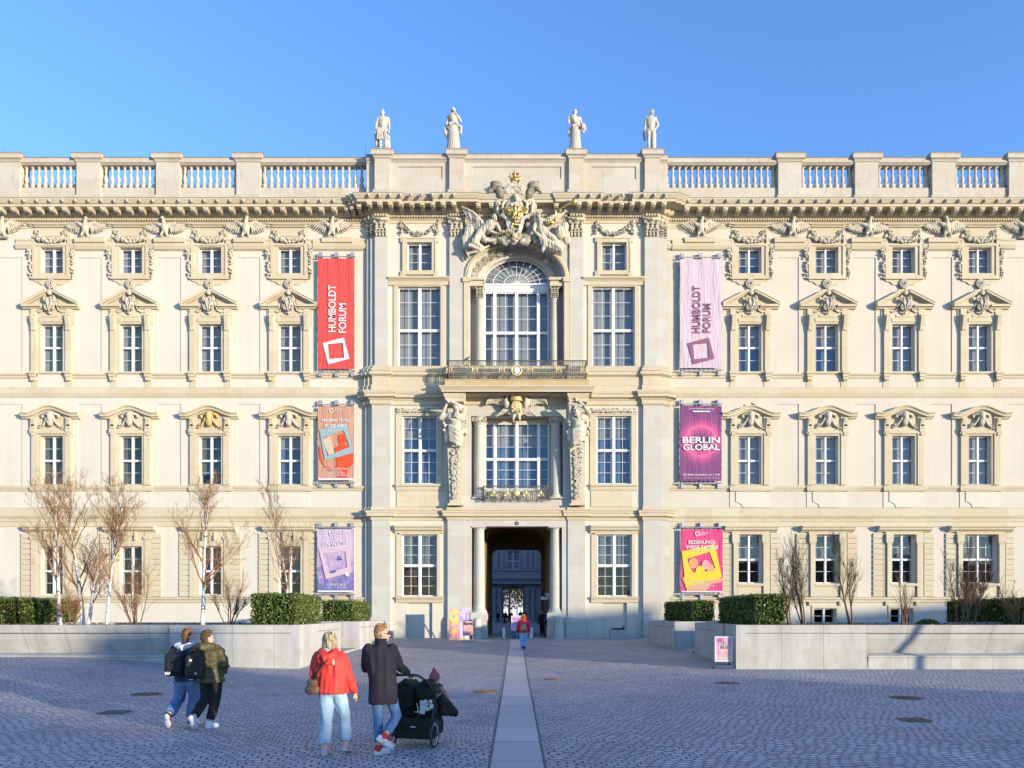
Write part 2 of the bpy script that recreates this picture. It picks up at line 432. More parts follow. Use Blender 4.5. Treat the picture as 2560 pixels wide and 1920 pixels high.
def corinth(mb, x0, x1, z0, z1, yf, yb):      # pilaster / column capital, leaves in two rows, abacus and corner volutes
    w = x1-x0; h = z1-z0; cx = (x0+x1)/2
    mb.box(x0+.02, x1-.02, yf+.02, yb, z0, z1-.1*h)
    mb.box(x0-.12*w, x1+.12*w, yf-.14, yb, z1-.1*h, z1)
    for row, (hz, n, L) in enumerate(((0, 4, .34), (.3*h, 3, .36))):
        for k in range(n):
            lx = x0+w*(k+.5)/n
            mb.cap((lx, yf-.0, z0+hz+.04), (lx, yf-.05, z0+hz+L*h), .09*w*(4/n), .085*w*(4/n), 6)
            mb.ell((lx, yf-.13, z0+hz+L*h), (.12*w, .07, .055*h), None, 7, 5)
            for e_ in (-1, 1): mb.ell((lx+e_*.07*w, yf-.09, z0+hz+L*h*.6), (.05*w, .05, .05*h), None, 6, 4)
    for s_ in (-1, 1):
        volute(mb, cx+s_*.44*w, yf-.1, z1-.22*h, .13*w, flip=-s_, start=math.pi/2)
        volute(mb, cx+s_*.12*w, yf-.06, z1-.24*h, .09*w, flip=s_, start=math.pi/2)
    mb.ell((cx, yf-.13, z1-.06*h), (.1*w, .08, .09*h), None, 7, 5)

# ------------------------------------------------------------ the palace
WY = .6
s = (D+WY)/F
def XW(px): return X(px, WY)
def ZW(py): return Z(py, WY)
palace = empty('palace', (0, 0, 0))
tag(palace, 'long cream baroque palace with a columned gateway and balustraded roof', 'palace')
LW = [130.2, 327.8, 525.7, 724]; RW = [1874.6, 2066.6, 2258, 2448.9]
LP = [(-40, 55), (194.5, 253.5), (394.5, 452), (593, 650)]; RP = [(1946, 1997), (2137.5, 2189), (2329, 2380), (2520, 2575)]
XL, XR = -36.5, 36.5
def seg(edges, ys, mis):
    return [(edges[i], edges[i+1], ys[i], mis[i]) for i in range(len(ys))]
yu = [.38, .21, .04, .22, .04, .15, .04, .22, .04, .21, .38]; mi_ = [0, 0, 0, 1, 0, 0, 0, 1, 0, 0, 0]
up = [914, 924.7, 936.6, 969.4, 1123.6, 1158.4, 1424, 1459, 1612, 1647, 1660, 1671]
upx = [X(p, 0) for p in up]; UP = seg(upx, yu, mi_)
yl = [.38, .21, .04, .26, .04, .12, .04, .26, .04, .21, .38]
lo = [909.7, 919.7, 928.6, 974.5, 1118.6, 1162.4, 1420, 1464, 1609, 1656, 1669, 1678]
lox = [X(p, -.08) for p in lo]; LO = seg(lox, yl, mi_)
ZTOP = 27.7
# openings
holes = []; wins = []
def H(x0, x1, z0, z1, dep=.62, back=False): holes.append((x0, x1, z0, z1, dep, back))
for side, cs in (('l', LW), ('r', RW)):
    for i, c in enumerate(cs):
        for row, (a, b) in {'A': (620, 683), 'B': (811, 929.5), 'C': (1090, 1211), 'D': (1366, 1487) if side == 'l' else (1337, 1458)}.items():
            hw = 28.3
            if side == 'r' and row == 'D' and i == 3: hw = 42
            cc = XW(c); H(cc-hw*s, cc+hw*s, ZW(b), ZW(a)); wins.append((side, i, row, cc, hw*s, ZW(b), ZW(a)))
        if side == 'r' and i in (1, 2):
            cc = XW(c)-.1; H(cc-28*s, cc+28*s, ZW(1559), ZW(1521)); wins.append((side, i, 'E', cc, 28*s, ZW(1559), ZW(1521)))
    for a, b in (LP if side == 'l' else RP):
        H(XW(a), XW(b), ZW(930.2), ZW(644), .045, True); H(XW(a), XW(b), ZW(1213.5), ZW(1010.5), .045, True)
def side_wall(x0, x1, y_in, x_in, mat, nm):
    mb = MB(); panel(mb, x0, x1, -.3, ZTOP, WY, holes); return mb.build(nm, mat, palace)
side_wall(XL, upx[0], 0, 0, M['plaster'], 'wing_wall'); side_wall(upx[-1], XR, 0, 0, M['plaster_r'], 'wing_wall')

# --- portal block walls
pz = lambda py, y=.17: Z(py, y)
PH = []
def PHole(a, b, t, bt, y, dep=.5): PH.append((X(a, y), X(b, y), Z(bt, y), Z(t, y), dep))
PW = {}      # portal window openings
for k, (a, b, t, bt, y) in {'A1': (1018, 1080, 607, 677, .2), 'A2': (1503.5, 1566, 607, 677, .2),
        'B1': (995, 1101.7, 717, 927, .2), 'B2': (1480.5, 1587, 717, 927, .2),
        'C1': (1005.5, 1092.5, 1039, 1209, .14), 'C2': (1492, 1579, 1039, 1209, .14),
        'D1': (1004.5, 1092.5, 1336, 1491, .14), 'D2': (1493, 1580.5, 1336, 1491, .14)}.items():
    PHole(a, b, t, bt, y); PW[k] = PH[-1]
for a, b in ((1017, 1080), (1505, 1568)): PH.append((X(a, .14), X(b, .14), .0, Z(1507.5, .14), .16, True))
mb = MB()
ccx = X(1291.3, .15)
# ground floor
CG = (X(1179, .12), X(1405, .12)); ZG = Z(1315.7, .12)
plan_wall(mb, LO, -.3, 7.9, PH+[(CG[0], CG[1], -.4, ZG, .78)])
# first floor
C1 = (X(1178, .12), X(1407, .12)); Z1a, Z1b = Z(1249, .12), Z(1040, .12)
plan_wall(mb, LO, 7.9, 15.3, PH+[(C1[0], C1[1], Z1a, Z1b, .7)])
# second floor, with the arched recess in the middle
zs = 22.98
c2 = (ccx-2.98, ccx+2.98)
plan_wall(mb, UP, 15.3, zs, PH+[(ccx-2.92, ccx+2.92, 15.9, zs, .75, False, True)])
plan_wall(mb, [q for i, q in enumerate(UP) if i < 5], zs, ZTOP, PH); plan_wall(mb, [q for i, q in enumerate(UP) if i > 5], zs, ZTOP, PH)
mb.mi = 0
def ellp(a, b, t, y): return (ccx+a*math.cos(t), y, zs+b*math.sin(t))
NA = 40; T = [math.pi*i/NA for i in range(NA+1)]
xa, xb = UP[5][0], UP[5][1]
for i in range(NA):
    p, q = ellp(2.98, 2.08, T[i], .15), ellp(2.98, 2.08, T[i+1], .15)
    mb.quad(p, q, (q[0], .15, ZTOP), (p[0], .15, ZTOP))
mb.quad((xa, .15, zs), (ccx-2.98, .15, zs), (ccx-2.98, .15, ZTOP), (xa, .15, ZTOP)); mb.quad((ccx+2.98, .15, zs), (xb, .15, zs), (xb, .15, ZTOP), (ccx+2.98, .15, ZTOP))
for x_ in (xa, xb): mb.quad((x_, .04, zs), (x_, .15, zs), (x_, .15, ZTOP), (x_, .04, ZTOP))
def arch_strip(rows):
    for (a, b, y), (a2, b2, y2) in zip(rows, rows[1:]):
        for i in range(NA):
            mb.quad(ellp(a, b, T[i], y), ellp(a2, b2, T[i], y2), ellp(a2, b2, T[i+1], y2), ellp(a, b, T[i+1], y))
arch_strip([(2.98, 2.08, .15), (2.36, 1.70, .62), (2.36, 1.70, .68), (2.14, 1.58, .72), (2.07, 1.53, .95)])
# inner wall behind the columns on the first and second floor
def inner(y, xw0, xw1, x0, x1, z0, z1): panel(mb, x0, x1, z0, z1, y, [(xw0, xw1, z0+.02, z1-.01, .4)])
W1 = (X(1212, .82), X(1372.5, .82)); inner(.82, W1[0], W1[1], C1[0], C1[1], Z1a, Z1b)
W2 = (ccx-2.05, ccx+2.05); inner(.9, W2[0], W2[1], ccx-2.92, ccx+2.92, 15.9, zs)
mb.build('portal_wall', [M['stone'], M['plaster']], palace)

# passage through the building, roof and rear wall
YB = 11.5
mb = MB()
tx0, tx1 = X(1207, .9), X(1379, .9)
mb.mi = 0
panel(mb, CG[0], CG[1], -.3, ZG, .9, [(tx0, tx1, -.3, ZG-.02, .02)])
mb.quad((tx0, .9, -.1), (tx0, YB, -.1), (tx0, YB, 7.0), (tx0, .9, 7.0)); mb.quad((tx1, .9, -.1), (tx1, YB, -.1), (tx1, YB, 7.0), (tx1, .9, 7.0))
mx_ = (tx0+tx1)/2; hw_ = (tx1-tx0)/2
va = [(mx_-hw_*math.cos(math.pi*i/20), 7.0+1.25*math.sin(math.pi*i/20)) for i in range(21)]
for (a, b), (c, d) in zip(va, va[1:]): mb.quad((a, .9, b), (c, .9, d), (c, YB, d), (a, YB, b))
for k in range(1, 4):
    yy = .9+k*2.7
    for (a, b), (c, d) in zip(va, va[1:]):
        e = .14
        f = lambda x_, z_: (x_-(x_-mx_)*e/hw_, z_-e)
        p, q = f(a, b), f(c, d)
        mb.quad((p[0], yy, p[1]), (q[0], yy, q[1]), (q[0], yy+.5, q[1]), (p[0], yy+.5, p[1])); mb.quad((a, yy, b), (c, yy, d), (q[0], yy, q[1]), (p[0], yy, p[1]))
    mb.box(tx0, tx0+.14, yy, yy+.5, 0, 7.0); mb.box(tx1-.14, tx1, yy, yy+.5, 0, 7.0)
# end arch with clipped corners
ex0, ex1, ez = X(1230, YB), X(1353, YB), Z(1373.5, YB)
cc_ = .42
out = [(ex0, ez-cc_), (ex0+.1, ez-cc_*.4), (ex0+cc_*.5, ez-.06), (ex0+cc_, ez), (ex1-cc_, ez), (ex1-cc_*.5, ez-.06), (ex1-.1, ez-cc_*.4), (ex1, ez-cc_)]
for (a, b), (c, d) in zip(out, out[1:]): mb.quad((a, YB, b), (c, YB, d), (c, YB, 8.6), (a, YB, 8.6)); mb.quad((a, YB, b), (c, YB, d), (c, YB+.6, d), (a, YB+.6, b))
mb.box(tx0-.3, ex0, YB, YB+.6, -.2, 8.6); mb.box(ex1, tx1+.3, YB, YB+.6, -.2, 8.6)
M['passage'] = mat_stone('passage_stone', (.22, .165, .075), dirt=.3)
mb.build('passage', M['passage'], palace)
mb = MB()
mb.box(XL, XR, 1.4, YB+.3, 27.2, 27.35)
mb.box(XL, tx0-.3, YB, YB+.3, -.2, 27.2); mb.box(tx1+.3, XR, YB, YB+.3, -.2, 27.2); mb.box(tx0-.3, tx1+.3, YB+.05, YB+.3, 8.5, 27.2)
mb.box(XL, XL+.3, WY, YB, -.2, 27.2); mb.box(XR-.3, XR, WY, YB, -.2, 27.2)
mb.build('roof_and_rear_wall', M['plaster'], palace)

# --- mouldings
main_segs = [(XL, upx[0], WY, 0)]+UP+[(upx[-1], XR, WY, 0)]
MC = [(0, 26.42), (.04, 26.44), (.05, 26.52), (.05, 26.6), (.1, 26.64), (.14, 26.69), (.14, 26.87), (.28, 26.89), (.34, 26.95), (.36, 26.99), (.36, 27.22),
      (.93, 27.22), (.93, 27.36), (1.0, 27.4), (1.03, 27.46), (1.12, 27.6), (1.12, 27.65)]
mb = MB(); sweep(mb, poly_of(main_segs), MC, caps=False)
# dentils and lion masks belong to the cornice's pattern; set between the breaks
for x0, x1, y, _ in main_segs:
    n = max(1, int((x1-x0)/.157))
    for i in range(n):
        xx = x0+(i+.5)*(x1-x0)/n
        if abs(xx) < 33: mb.box(xx-.05, xx+.05, y-.25, y-.13, 26.71, 26.86)
cor = mb.build('cornice', M['trim'], palace)
mb = MB(); sweep(mb, poly_of(main_segs), [(1.125, 27.652), (1.135, 27.652), (1.135, 27.68), (.3, 27.74), (0, 27.74)], caps=False); mb.build('gutter', M['lead'], palace)
modb = MB()      # scroll bracket
modb.box(-.15, .15, -.86, 0, -.09, 0); modb.box(-.12, .12, -.84, 0, -.14, -.09)
modb.lathe([(0, -.13), (.09, -.13), (.09, .13), (0, .13)], (0, -.76, -.2), 8, 'z')
modb = MB(); modb.box(-.17, .17, -.88, 0, -.07, 0)
for k in range(10):
    a = k/9; y_ = -.82+.8*a; z_ = -.1-.17*(1-(1-a)**2)*1.0-(.06 if k in (0, 1) else 0)
    modb.box(-.13, .13, y_-.05, y_+.05, z_-.06, -.05)
modb.box(-.05, .05, -.9, -.8, -.2, -.07)
me_mod = modb.mesh('modillion', M['trim'])
lion = MB(); lion.ell((0, 0, 0), (.1, .09, .11), None, 8, 6); lion.ell((0, -.07, -.03), (.05, .05, .04), None, 6, 4)
for k in range(7): lion.ell((.1*math.cos(k*.9), .02, .1*math.sin(k*.9)), .035, None, 5, 4)
me_lion = lion.mesh('lion_mask', M['grey_relief'], True)
brk = []
sp = .795
def row_mod(x0, x1, y, n=None):
    n = n or max(1, round((x1-x0)/sp)); st = (x1-x0)/n
    for i in range(n):
        xx = x0+(i+.5)*st
        link('modillion', me_mod, palace, (xx, y-.02, 27.215)); link('lion_mask', me_lion, cor, (xx, y-1.08, 27.5))
row_mod(upx[0]-31*sp, upx[0]-sp*.9, WY); row_mod(upx[-1]+sp*.9, upx[-1]+sp*29, WY)
row_mod(upx[2]-.5, upx[5]-.2, 0, 9); row_mod(upx[6]+.2, upx[9]+.5, 0, 9)
for xx in (-2.35, -1.55, 2.45): link('modillion', me_mod, palace, (xx+ccx, .13, 27.215))
for dx, y in ((upx[1]-.55, .22), (upx[0]-.75, .42)): link('modillion', me_mod, palace, (dx, y, 27.215))

lo_poly = poly_of(LO); up_poly = poly_of(UP)
mb = MB()
sweep(mb, [(lox[0], WY+.1)]+lo_poly+[(lox[-1], WY+.1)], [(0, 15.0), (.06, 15.02), (.1, 15.08), (.1, 15.28), (.16, 15.34), (.2, 15.42), (.38, 15.44), (.38, 15.6), (.43, 15.66), (.47, 15.78), (.47, 15.82), (0, 15.88)])
mb.build('entablature', M['trim'], palace)
mb = MB(); U2 = [(upx[0], WY+.1)]+up_poly+[(upx[-1], WY+.1)]
sweep(mb, U2, [(.2, 15.82), (.2, 16.2), (.14, 16.25), (.14, 16.76), (.2, 16.8), (.3, 16.86), (.3, 17.03), (.14, 17.08), (.2, 17.13), (.2, 17.26), (.1, 17.32), (.12, 17.4), (.03, 17.5), (0, 17.5)])
mb.build('pedestal_band', M['trim'], palace)
mb = MB(); L2 = [(lox[0], WY+.1)]+lo_poly+[(lox[-1], WY+.1)]
sweep(mb, L2, [(0, 7.78), (.05, 7.82), (.07, 7.96), (.12, 8.0), (.28, 8.02), (.28, 8.18), (.33, 8.24), (.34, 8.36), (.30, 8.365)])
sweep(mb, L2, [(.06, 8.42), (.06, 8.56), (.02, 8.62), (0, 8.66)])
mb.build('ground_floor_cornice', M['trim'], palace)
mb = MB(); sweep(mb, L2, [(.35, 8.355), (.36, 8.36), (.36, 8.385), (0, 8.43)]); mb.build('flashing', M['copper'], palace)
def plinth(run):
    mb = MB(); sweep(mb, poly_of(run), [(.14, .2), (.14, 1.5), (.1, 1.55), (.1, 1.66), (.04, 1.72), (0, 1.8)]); mb.build('plinth', M['stone'], palace)
# base of the portal piers, not across the gateway
for part_ in (LO[:5]+[(LO[5][0], CG[0]-.02, LO[5][2], 0)], [(CG[1]+.02, LO[5][1], LO[5][2], 0)]+LO[6:]):
    segs_ = []
    run = []
    for q in part_:
        if abs(q[2]-.26) < .01 and q[1]-q[0] > 2: # recessed bays: low plinth only
            if run: plinth(run); run = []
        else: run.append(q)
    if run: plinth(run)

# wing bands
def run2(prof, nm, mat, breaks=None):
    for x0, x1 in ((XL, upx[0]-.02), (upx[-1]+.02, XR)):
        mb = MB(); sweep(mb, [(x0, WY), (x1, WY)], prof)
        mb.build(nm, mat, palace)
run2([(0, 26.30), (.03, 26.31), (.03, 26.42), (0, 26.44)], 'architrave', M['trim'])
run2([(0, 15.62), (.05, 15.66), (.10, 15.8), (.13, 15.86), (.13, 16.22), (0, 16.28)], 'string_course', M['trim'])
run2([(0, 7.44), (.05, 7.46), (.05, 7.74), (.09, 7.78), (.10, 7.88), (.05, 7.93), (.15, 8.06), (.17, 8.12), (.10, 8.2), (.10, 8.6), (0, 8.66)], 'string_course', M['trim'])
run2([(0, 9.7), (.06, 9.72), (.09, 9.84), (.14, 9.9), (.14, 10.0), (0, 10.04)], 'sill_course', M['trim'])
run2([(0, 2.62), (.06, 2.66), (.08, 2.8), (.16, 2.86), (.16, 2.96), (0, 3.02)], 'base_ledge', M['trim'])
# sill string under the pedimented windows: interrupted at each window
def gaps(cs, x0, x1, g):
    e = [x0]
    for c in cs: e += [XW(c)-g, XW(c)+g]
    e.append(x1); return list(zip(e[::2], e[1::2]))
for cs, x0, x1 in ((LW, XL, upx[0]-.02), (RW, upx[-1]+.02, XR)):
    for a, b in gaps(cs, x0, x1, 37*s):
        mb = MB(); sweep(mb, [(a, WY), (b, WY)], [(0, 16.82), (.06, 16.86), (.08, 16.98), (.15, 17.03), (.15, 17.13), (0, 17.17)])
        mb.build('sill_course', M['trim'], palace)
    # ledge between the small top windows
    for a, b in gaps(cs, x0, x1, 47*s):
        mb = MB(); a = max(a, -31.6); b = min(b, 31.6)
        sweep(mb, [(a, WY), (b, WY)], [(0, ZW(625)), (.10, ZW(623)), (.17, ZW(616)), (.17, ZW(614)), (.1, ZW(611)), (.07, ZW(605)), (.12, ZW(602)), (.12, ZW(599)), (0, ZW(598))])
        if b-a > 1.4:
            sweep(mb, [(a+.32, WY), (b-.32, WY)], [(0, ZW(628)), (.12, ZW(625)), (.2, ZW(617)), (.17, ZW(612)), (.17, ZW(603)), (.1, ZW(602)), (.1, ZW(597)), (0, ZW(596))])
            if b-a < 5:
                c_ = (a+b)/2; sweep(mb, [(c_-.95, WY), (c_+.95, WY)], [(.1, ZW(612)), (.27, ZW(610)), (.27, ZW(600)), (.2, ZW(597)), (0, ZW(596))])
        mb.build('upper_ledge', M['trim'], palace)
# apron panels under the first floor windows (line with a curved foot)
for cs in (LW, RW):
    for c in cs:
        mb = MB()
        for q in (-43, 43): xx = XW(c)+q*s; mb.box(xx-.2, xx+.2, WY-.03, WY, 16.27, 16.75)
        mb.build('lesene', M['trim'], palace); mb = MB()
        x0 = XW(c)-50*s; w = 100*s; zt, zb = 9.71, 8.66
        pts = [(x0, zb), (x0, zt), (x0+w, zt), (x0+w, zb)]
        mb.box(x0, x0+w, WY-.035, WY, zb, zt)
        q = [(x0+14*s, zt), (x0+14*s, zb+.38), (x0+20*s, zb+.32), (x0+27*s, zb+.22), (x0+30*s, zb+.08), (x0+31*s, zb), (x0+w-31*s, zb), (x0+w-30*s, zb+.08), (x0+w-27*s, zb+.22), (x0+w-20*s, zb+.32), (x0+w-14*s, zb+.38), (x0+w-14*s, zt)]
        mb.prism(q[::-1], WY-.075, WY-.03)
        mb.build('apron', M['plaster'], palace)

# --- attic: pedestals, parapet, balustrade
AY = WY
def attic_prof(h): return h
capz = ZW(388); railt = ZW(394.5); railb = ZW(410); plz = ZW(466)
LPX = [20, 220, 419, 620]; RPX = [1975, 2167, 2360, 2552]
me_bal = MB().lathe([(.0, 0), (.1, 0), (.1, .03), (.06, .06), (.055, .1), (.11, .2), (.125, .28), (.1, .42), (.055, .58), (.05, .7), (.08, .74), (.08, .78), (.11, .8), (.11, .86), (0, .86)], n=10).mesh('baluster', M['attic'], True)
bal_z0 = plz; bh = (railb-plz)
nb = 0
bmb = MB(); bmb.box(-.13, .13, -.13, .13, 0, .32); bmb.box(-.14, .14, -.14, .14, 0, .04); bmb.box(-.12, .12, -.12, .12, bh-.05, bh)
bmb.lathe([(.07, .32), (.10, .34), (.06, .38), (.11, .5), (.135, .6), (.12, .72), (.07, .9), (.055, 1.06), (.09, 1.1), (.075, bh-.1), (.12, bh-.05)], n=10)
me_bal = bmb.mesh('baluster', M['attic'], True)
def pedestal(cx, y, hw, zc, nm='pedestal'):
    mb = MB()
    sweep(mb, [(cx-hw, y+.7), (cx-hw, y), (cx+hw, y), (cx+hw, y+.7)], [(.1, 27.6), (.1, 28.38), (.03, 28.45), (0, 28.5), (0, zc-.45), (.06, zc-.4), (.09, zc-.32), (.2, zc-.26), (.2, zc-.06), (.24, zc)])
    mb.box(cx-hw-.24, cx+hw+.24, y-.24, y+.7, zc, zc+.02)
    o = mb.build(nm, M['attic'], palace)
    mb = MB(); mb.box(cx-hw-.26, cx+hw+.26, y-.26, y+.7, zc+.022, zc+.05); mb.build('lead_cap', M['lead'], o)
    return o
for c in LPX+RPX: pedestal(XW(c), AY, 29*s, capz)
spans = [(-60, 20-29)]+[(a+29, b-29) for a, b in zip(LPX, LPX[1:])]+[(649, 926)]
spans += [(1661, 1946)]+[(a+29, b-29) for a, b in zip(RPX, RPX[1:])]+[(2581, 2640)]
for a, b in spans:
    x0, x1 = XW(a), XW(b)
    mb = MB(); y = AY+.12
    sweep(mb, [(x0, y), (x1, y)], [(.0, 27.6), (.0, 28.1), (-.02, 28.14), (-.02, plz)])
    mb.box(x0, x1, y+.03, y+.5, 27.6, plz)
    sweep(mb, [(x0, y), (x1, y)], [(-.05, railb), (.02, railb+.03), (.05, railb+.08), (.12, railb+.12), (.12, railt-.04), (.15, railt)])
    mb.box(x0, x1, y+.04, y+.5, railb, railt)
    r = mb.build('balustrade_rail', M['attic'], palace)
    mb = MB(); mb.box(x0, x1, y-.17, y+.52, railt+.002, railt+.03); mb.build('lead_cap', M['lead'], r)
    n = max(2, round((b-a-4)/15.7)) if b-a > 60 else 0
    if a < 0 or b > 2600: n = 0
    for i in range(n):
        link('baluster', me_bal, palace, (x0+(i+.5)*(x1-x0)/n, y+.26, plz)); nb += 1
PX4 = [(936.6, 975), (1123.6, 1160), (1422.5, 1459), (1612, 1650)]
capp = Z(379, 0)
for a, b in PX4: pedestal((X(a)+X(b))/2, -.02, (X(b)-X(a))/2, capp, 'pedestal')
pr = Z(385.5, 0); prb = Z(400, .1)
for i, (a, b) in enumerate([(914, 936.6), (975, 1123.6), (1160, 1422.5), (1459, 1612), (1650, 1671)]):
    x0, x1 = X(a), X(b); y = .2 if i in (1, 2, 3) else .3
    mb = MB()
    if i in (1, 2, 3):
        pa, pb = {1: (995, 1106), 2: (1181, 1403), 3: (1479, 1590)}[i]
        panel(mb, x0, x1, 27.6, pr, y, [(X(pa, y), X(pb, y), Z(447.5, y), Z(416.5, y), .06, True)])
        for a2, b2 in ((x0, X(pa, y)-.12),):
            pass
    else: panel(mb, x0, x1, 27.6, pr, y)
    sweep(mb, [(x0, y), (x1, y)], [(.06, 27.6), (.06, 28.05), (.12, 28.1), (.12, 28.2), (.02, 28.26), (0, 28.3)])
    sweep(mb, [(x0, y), (x1, y)], [(0, prb-.12), (.05, prb-.06), (.1, prb), (.18, prb+.05), (.18, pr-.06), (.22, pr)])
    mb.box(x0, x1, y+.01, y+.5, pr-.1, pr); mb.box(x0, x1, y+.4, y+.5, 27.6, pr)
    o = mb.build('parapet', M['attic'], palace)
    mb = MB(); mb.box(x0, x1, y-.24, y+.52, pr+.002, pr+.035); mb.build('lead_cap', M['lead'], o)
for px, py in ((12, 365), (414, 362), (1285, 362), (2172, 362), (2556, 380), (915, 358), (1651, 352)):
    xx = X(px, 1.2); mb = MB(); mb.tube([(xx, 1.2, 29.6), (xx-.02, 1.2, Z(py, 1.2))], .012, 4); mb.build('lightning_rod', M['lead'], palace)
# ------------------------------------------------------------ wing windows (one of each kind, then linked copies)
def rowA():
    mb = MB(); w = 28.3*s
    ring(mb, -46.5*s, 46.5*s, ZW(698), ZW(611), -38*s, 38*s, ZW(690), ZW(616.5), -.13, 0)
    ring(mb, -38*s, 38*s, ZW(690), ZW(616.5), -w, w, ZW(684), ZW(619), -.07, 0)
    mb.box(-48.5*s, 48.5*s, -.17, 0, ZW(700), ZW(697))
    pts = [(-46*s, ZW(700)), (-44*s, ZW(704)), (-34*s, ZW(706)), (-26*s, ZW(713)), (26*s, ZW(713)), (34*s, ZW(706)), (44*s, ZW(704)), (46*s, ZW(700))]
    mb.prism(pts, -.06, 0)
    # side strips up to the shelf
    for q in (-1, 1):
        mb.box(min(q*40*s, q*47*s), max(q*40*s, q*47*s), -.1, 0, ZW(611), ZW(590))
        pts = [(q*40*s, ZW(590)), (q*47*s, ZW(590)), (q*34*s, ZW(576)), (q*28*s, ZW(578))]
        mb.prism(pts if q < 0 else pts[::-1], -.1, 0)
    rake(mb, [(-54*s, ZW(569)), (-46*s, ZW(569)), (-40*s, ZW(571)), (40*s, ZW(571)), (46*s, ZW(569)), (54*s, ZW(569))], [(0, 0), (.12, .02), (.16, .1), (.24, .13), (.24, .2), (0, .24)], 0)
    mb.box(-46*s, 46*s, -.04, 0, ZW(592), ZW(571))
    orn = MB()
    garland(orn, catn(-36*s, 36*s, ZW(596), .2, -.07), .19, 95); lst = [('garland', orn)]
    for q in (-1, 1):
        orn = MB(); volute(orn, q*33*s, -.14, ZW(583), .17, flip=-q, start=math.pi/2*(1+q*-.2)); lst.append(('scroll', orn)); orn = MB()
        lst.append(('side_garland', orn)); volute(orn, q*55*s, -.1, ZW(624), .15, flip=q)
        garland(orn, [(q*54*s, -.05, ZW(630)), (q*53*s, -.05, ZW(640)), (q*53*s, -.05, ZW(693))], .15, 42)
    orn = MB(); lst.append(('scroll', orn))
    for k, r_ in enumerate((.27, .19, .1)):
        n = 18; orn.tube([(r_*math.cos(2*math.pi*i/n), -.12-.02*k, ZW(711)+.0+r_*math.sin(2*math.pi*i/n)) for i in range(n)], .045, 6, closed=True)
    return mb, None, lst
def rowB():
    mb = MB()
    for q in (-1, 1):
        a, b = sorted((q*36*s, q*50*s)); mb.box(a, b, -.14, 0, ZW(931), ZW(772))
        a, b = sorted((q*50*s, q*56*s)); mb.box(a, b, -.05, 0, ZW(812), ZW(772))
        a, b = sorted((q*38*s, q*48*s)); mb.box(a, b, -.22, 0, ZW(828), ZW(793))
        for k in range(6): 
            z_ = ZW(797+5*k); mb.box(a+.01, b-.01, -.34+.022*k*1.2, -.1, z_-.07, z_+.07)
        mb.box(a-.03, b+.03, -.3, 0, ZW(793), ZW(789))
        # sill brackets
        mb.box(min(q*36*s, q*54*s), max(q*36*s, q*54*s), -.3, 0, ZW(937), ZW(931)); a, b = sorted((q*37*s, q*52*s)); mb.box(a, b, -.24, 0, ZW(944), ZW(937)); mb.box(a+.04, b-.04, -.19, 0, ZW(952), ZW(944))
        for k in range(3): mb.ell(((a+b)/2+(k-1)*.09, -.18, ZW(952)), (.04, .05, .06), None, 6, 4)
    mb.box(-36*s, 36*s, -.08, 0, ZW(808), ZW(772)); mb.box(-30*s, 30*s, -.12, -.08, ZW(806), ZW(797)); mb.box(-20*s, 20*s, -.12, -.08, ZW(794), ZW(788))
    ring(mb, -36*s, 36*s, ZW(930), ZW(808), -28.3*s, 28.3*s, ZW(929.5), ZW(811), -.06, 0)
    mb.box(-36*s, 36*s, -.1, 0, ZW(935), ZW(929.6))
    pd = MB(); RP_ = [(0, -.2), (.22, -.18), (.26, -.12), (.36, -.1), (.36, 0), (.40, .06), (0, .1)]
    for q in (-1, 1):
        path = [(q*71*s, ZW(763)), (q*9*s, ZW(731))]
        rake(pd, path if q < 0 else path[::-1], RP_, 0)
        path = [(q*70*s, ZW(766.5)), (q*23*s, ZW(766.5))]; rake(pd, path if q < 0 else path[::-1], [(0, -.22), (.14, -.2), (.2, -.12), (.32, -.1), (.32, .04), (0, .06)], 0)
        pd.prism([(q*66*s, ZW(764)), (q*20*s, ZW(764)), (q*9*s, ZW(736))] if q < 0 else [(q*9*s, ZW(736)), (q*20*s, ZW(764)), (q*66*s, ZW(764))], -.06, 0)
    pd.prism([(-50*s, ZW(772)), (50*s, ZW(772)), (42*s, ZW(764)), (0, ZW(736)), (-42*s, ZW(764))], -.03, 0)
    orn = MB()
    orn.ell((0, -.2, ZW(764)), (.3, .12, .42), None, 12, 8)
    orn.ell((0, -.26, ZW(737)), (.17, .12, .14), None, 10, 6); orn.ell((0, -.26, ZW(729)), .07, None, 7, 5); orn.cap((0, -.26, ZW(727)), (0, -.26, ZW(721)), .03, .02, 5)
    for k in range(7):
        a = math.pi*k/6; orn.ell((.16*math.cos(a), -.27, ZW(736)+.13*math.sin(a)), .045, None, 6, 4)
    for q in (-1, 1):
        volute(orn, q*.2, -.3, ZW(752), .19, flip=-q, start=math.pi/2); volute(orn, q*.16, -.3, ZW(772), .17, flip=q, start=-math.pi/2)
        orn.tube([(q*.28, -.2, ZW(758)), (q*.42, -.16, ZW(768)), (q*.5, -.14, ZW(778)), (q*.75, -.12, ZW(783)), (q*.95, -.1, ZW(778))], [.06, .06, .055, .05, .03], 6)
        orn.tube([(q*.1, -.34, ZW(750)), (q*.16, -.34, ZW(760)), (q*.06, -.34, ZW(772)), (q*.02, -.32, ZW(784))], [.04, .05, .04, .03], 6)
    orn.ell((0, -.22, ZW(786)), (.1, .08, .1), None, 8, 5)
    return mb, pd, [('carving', orn)]
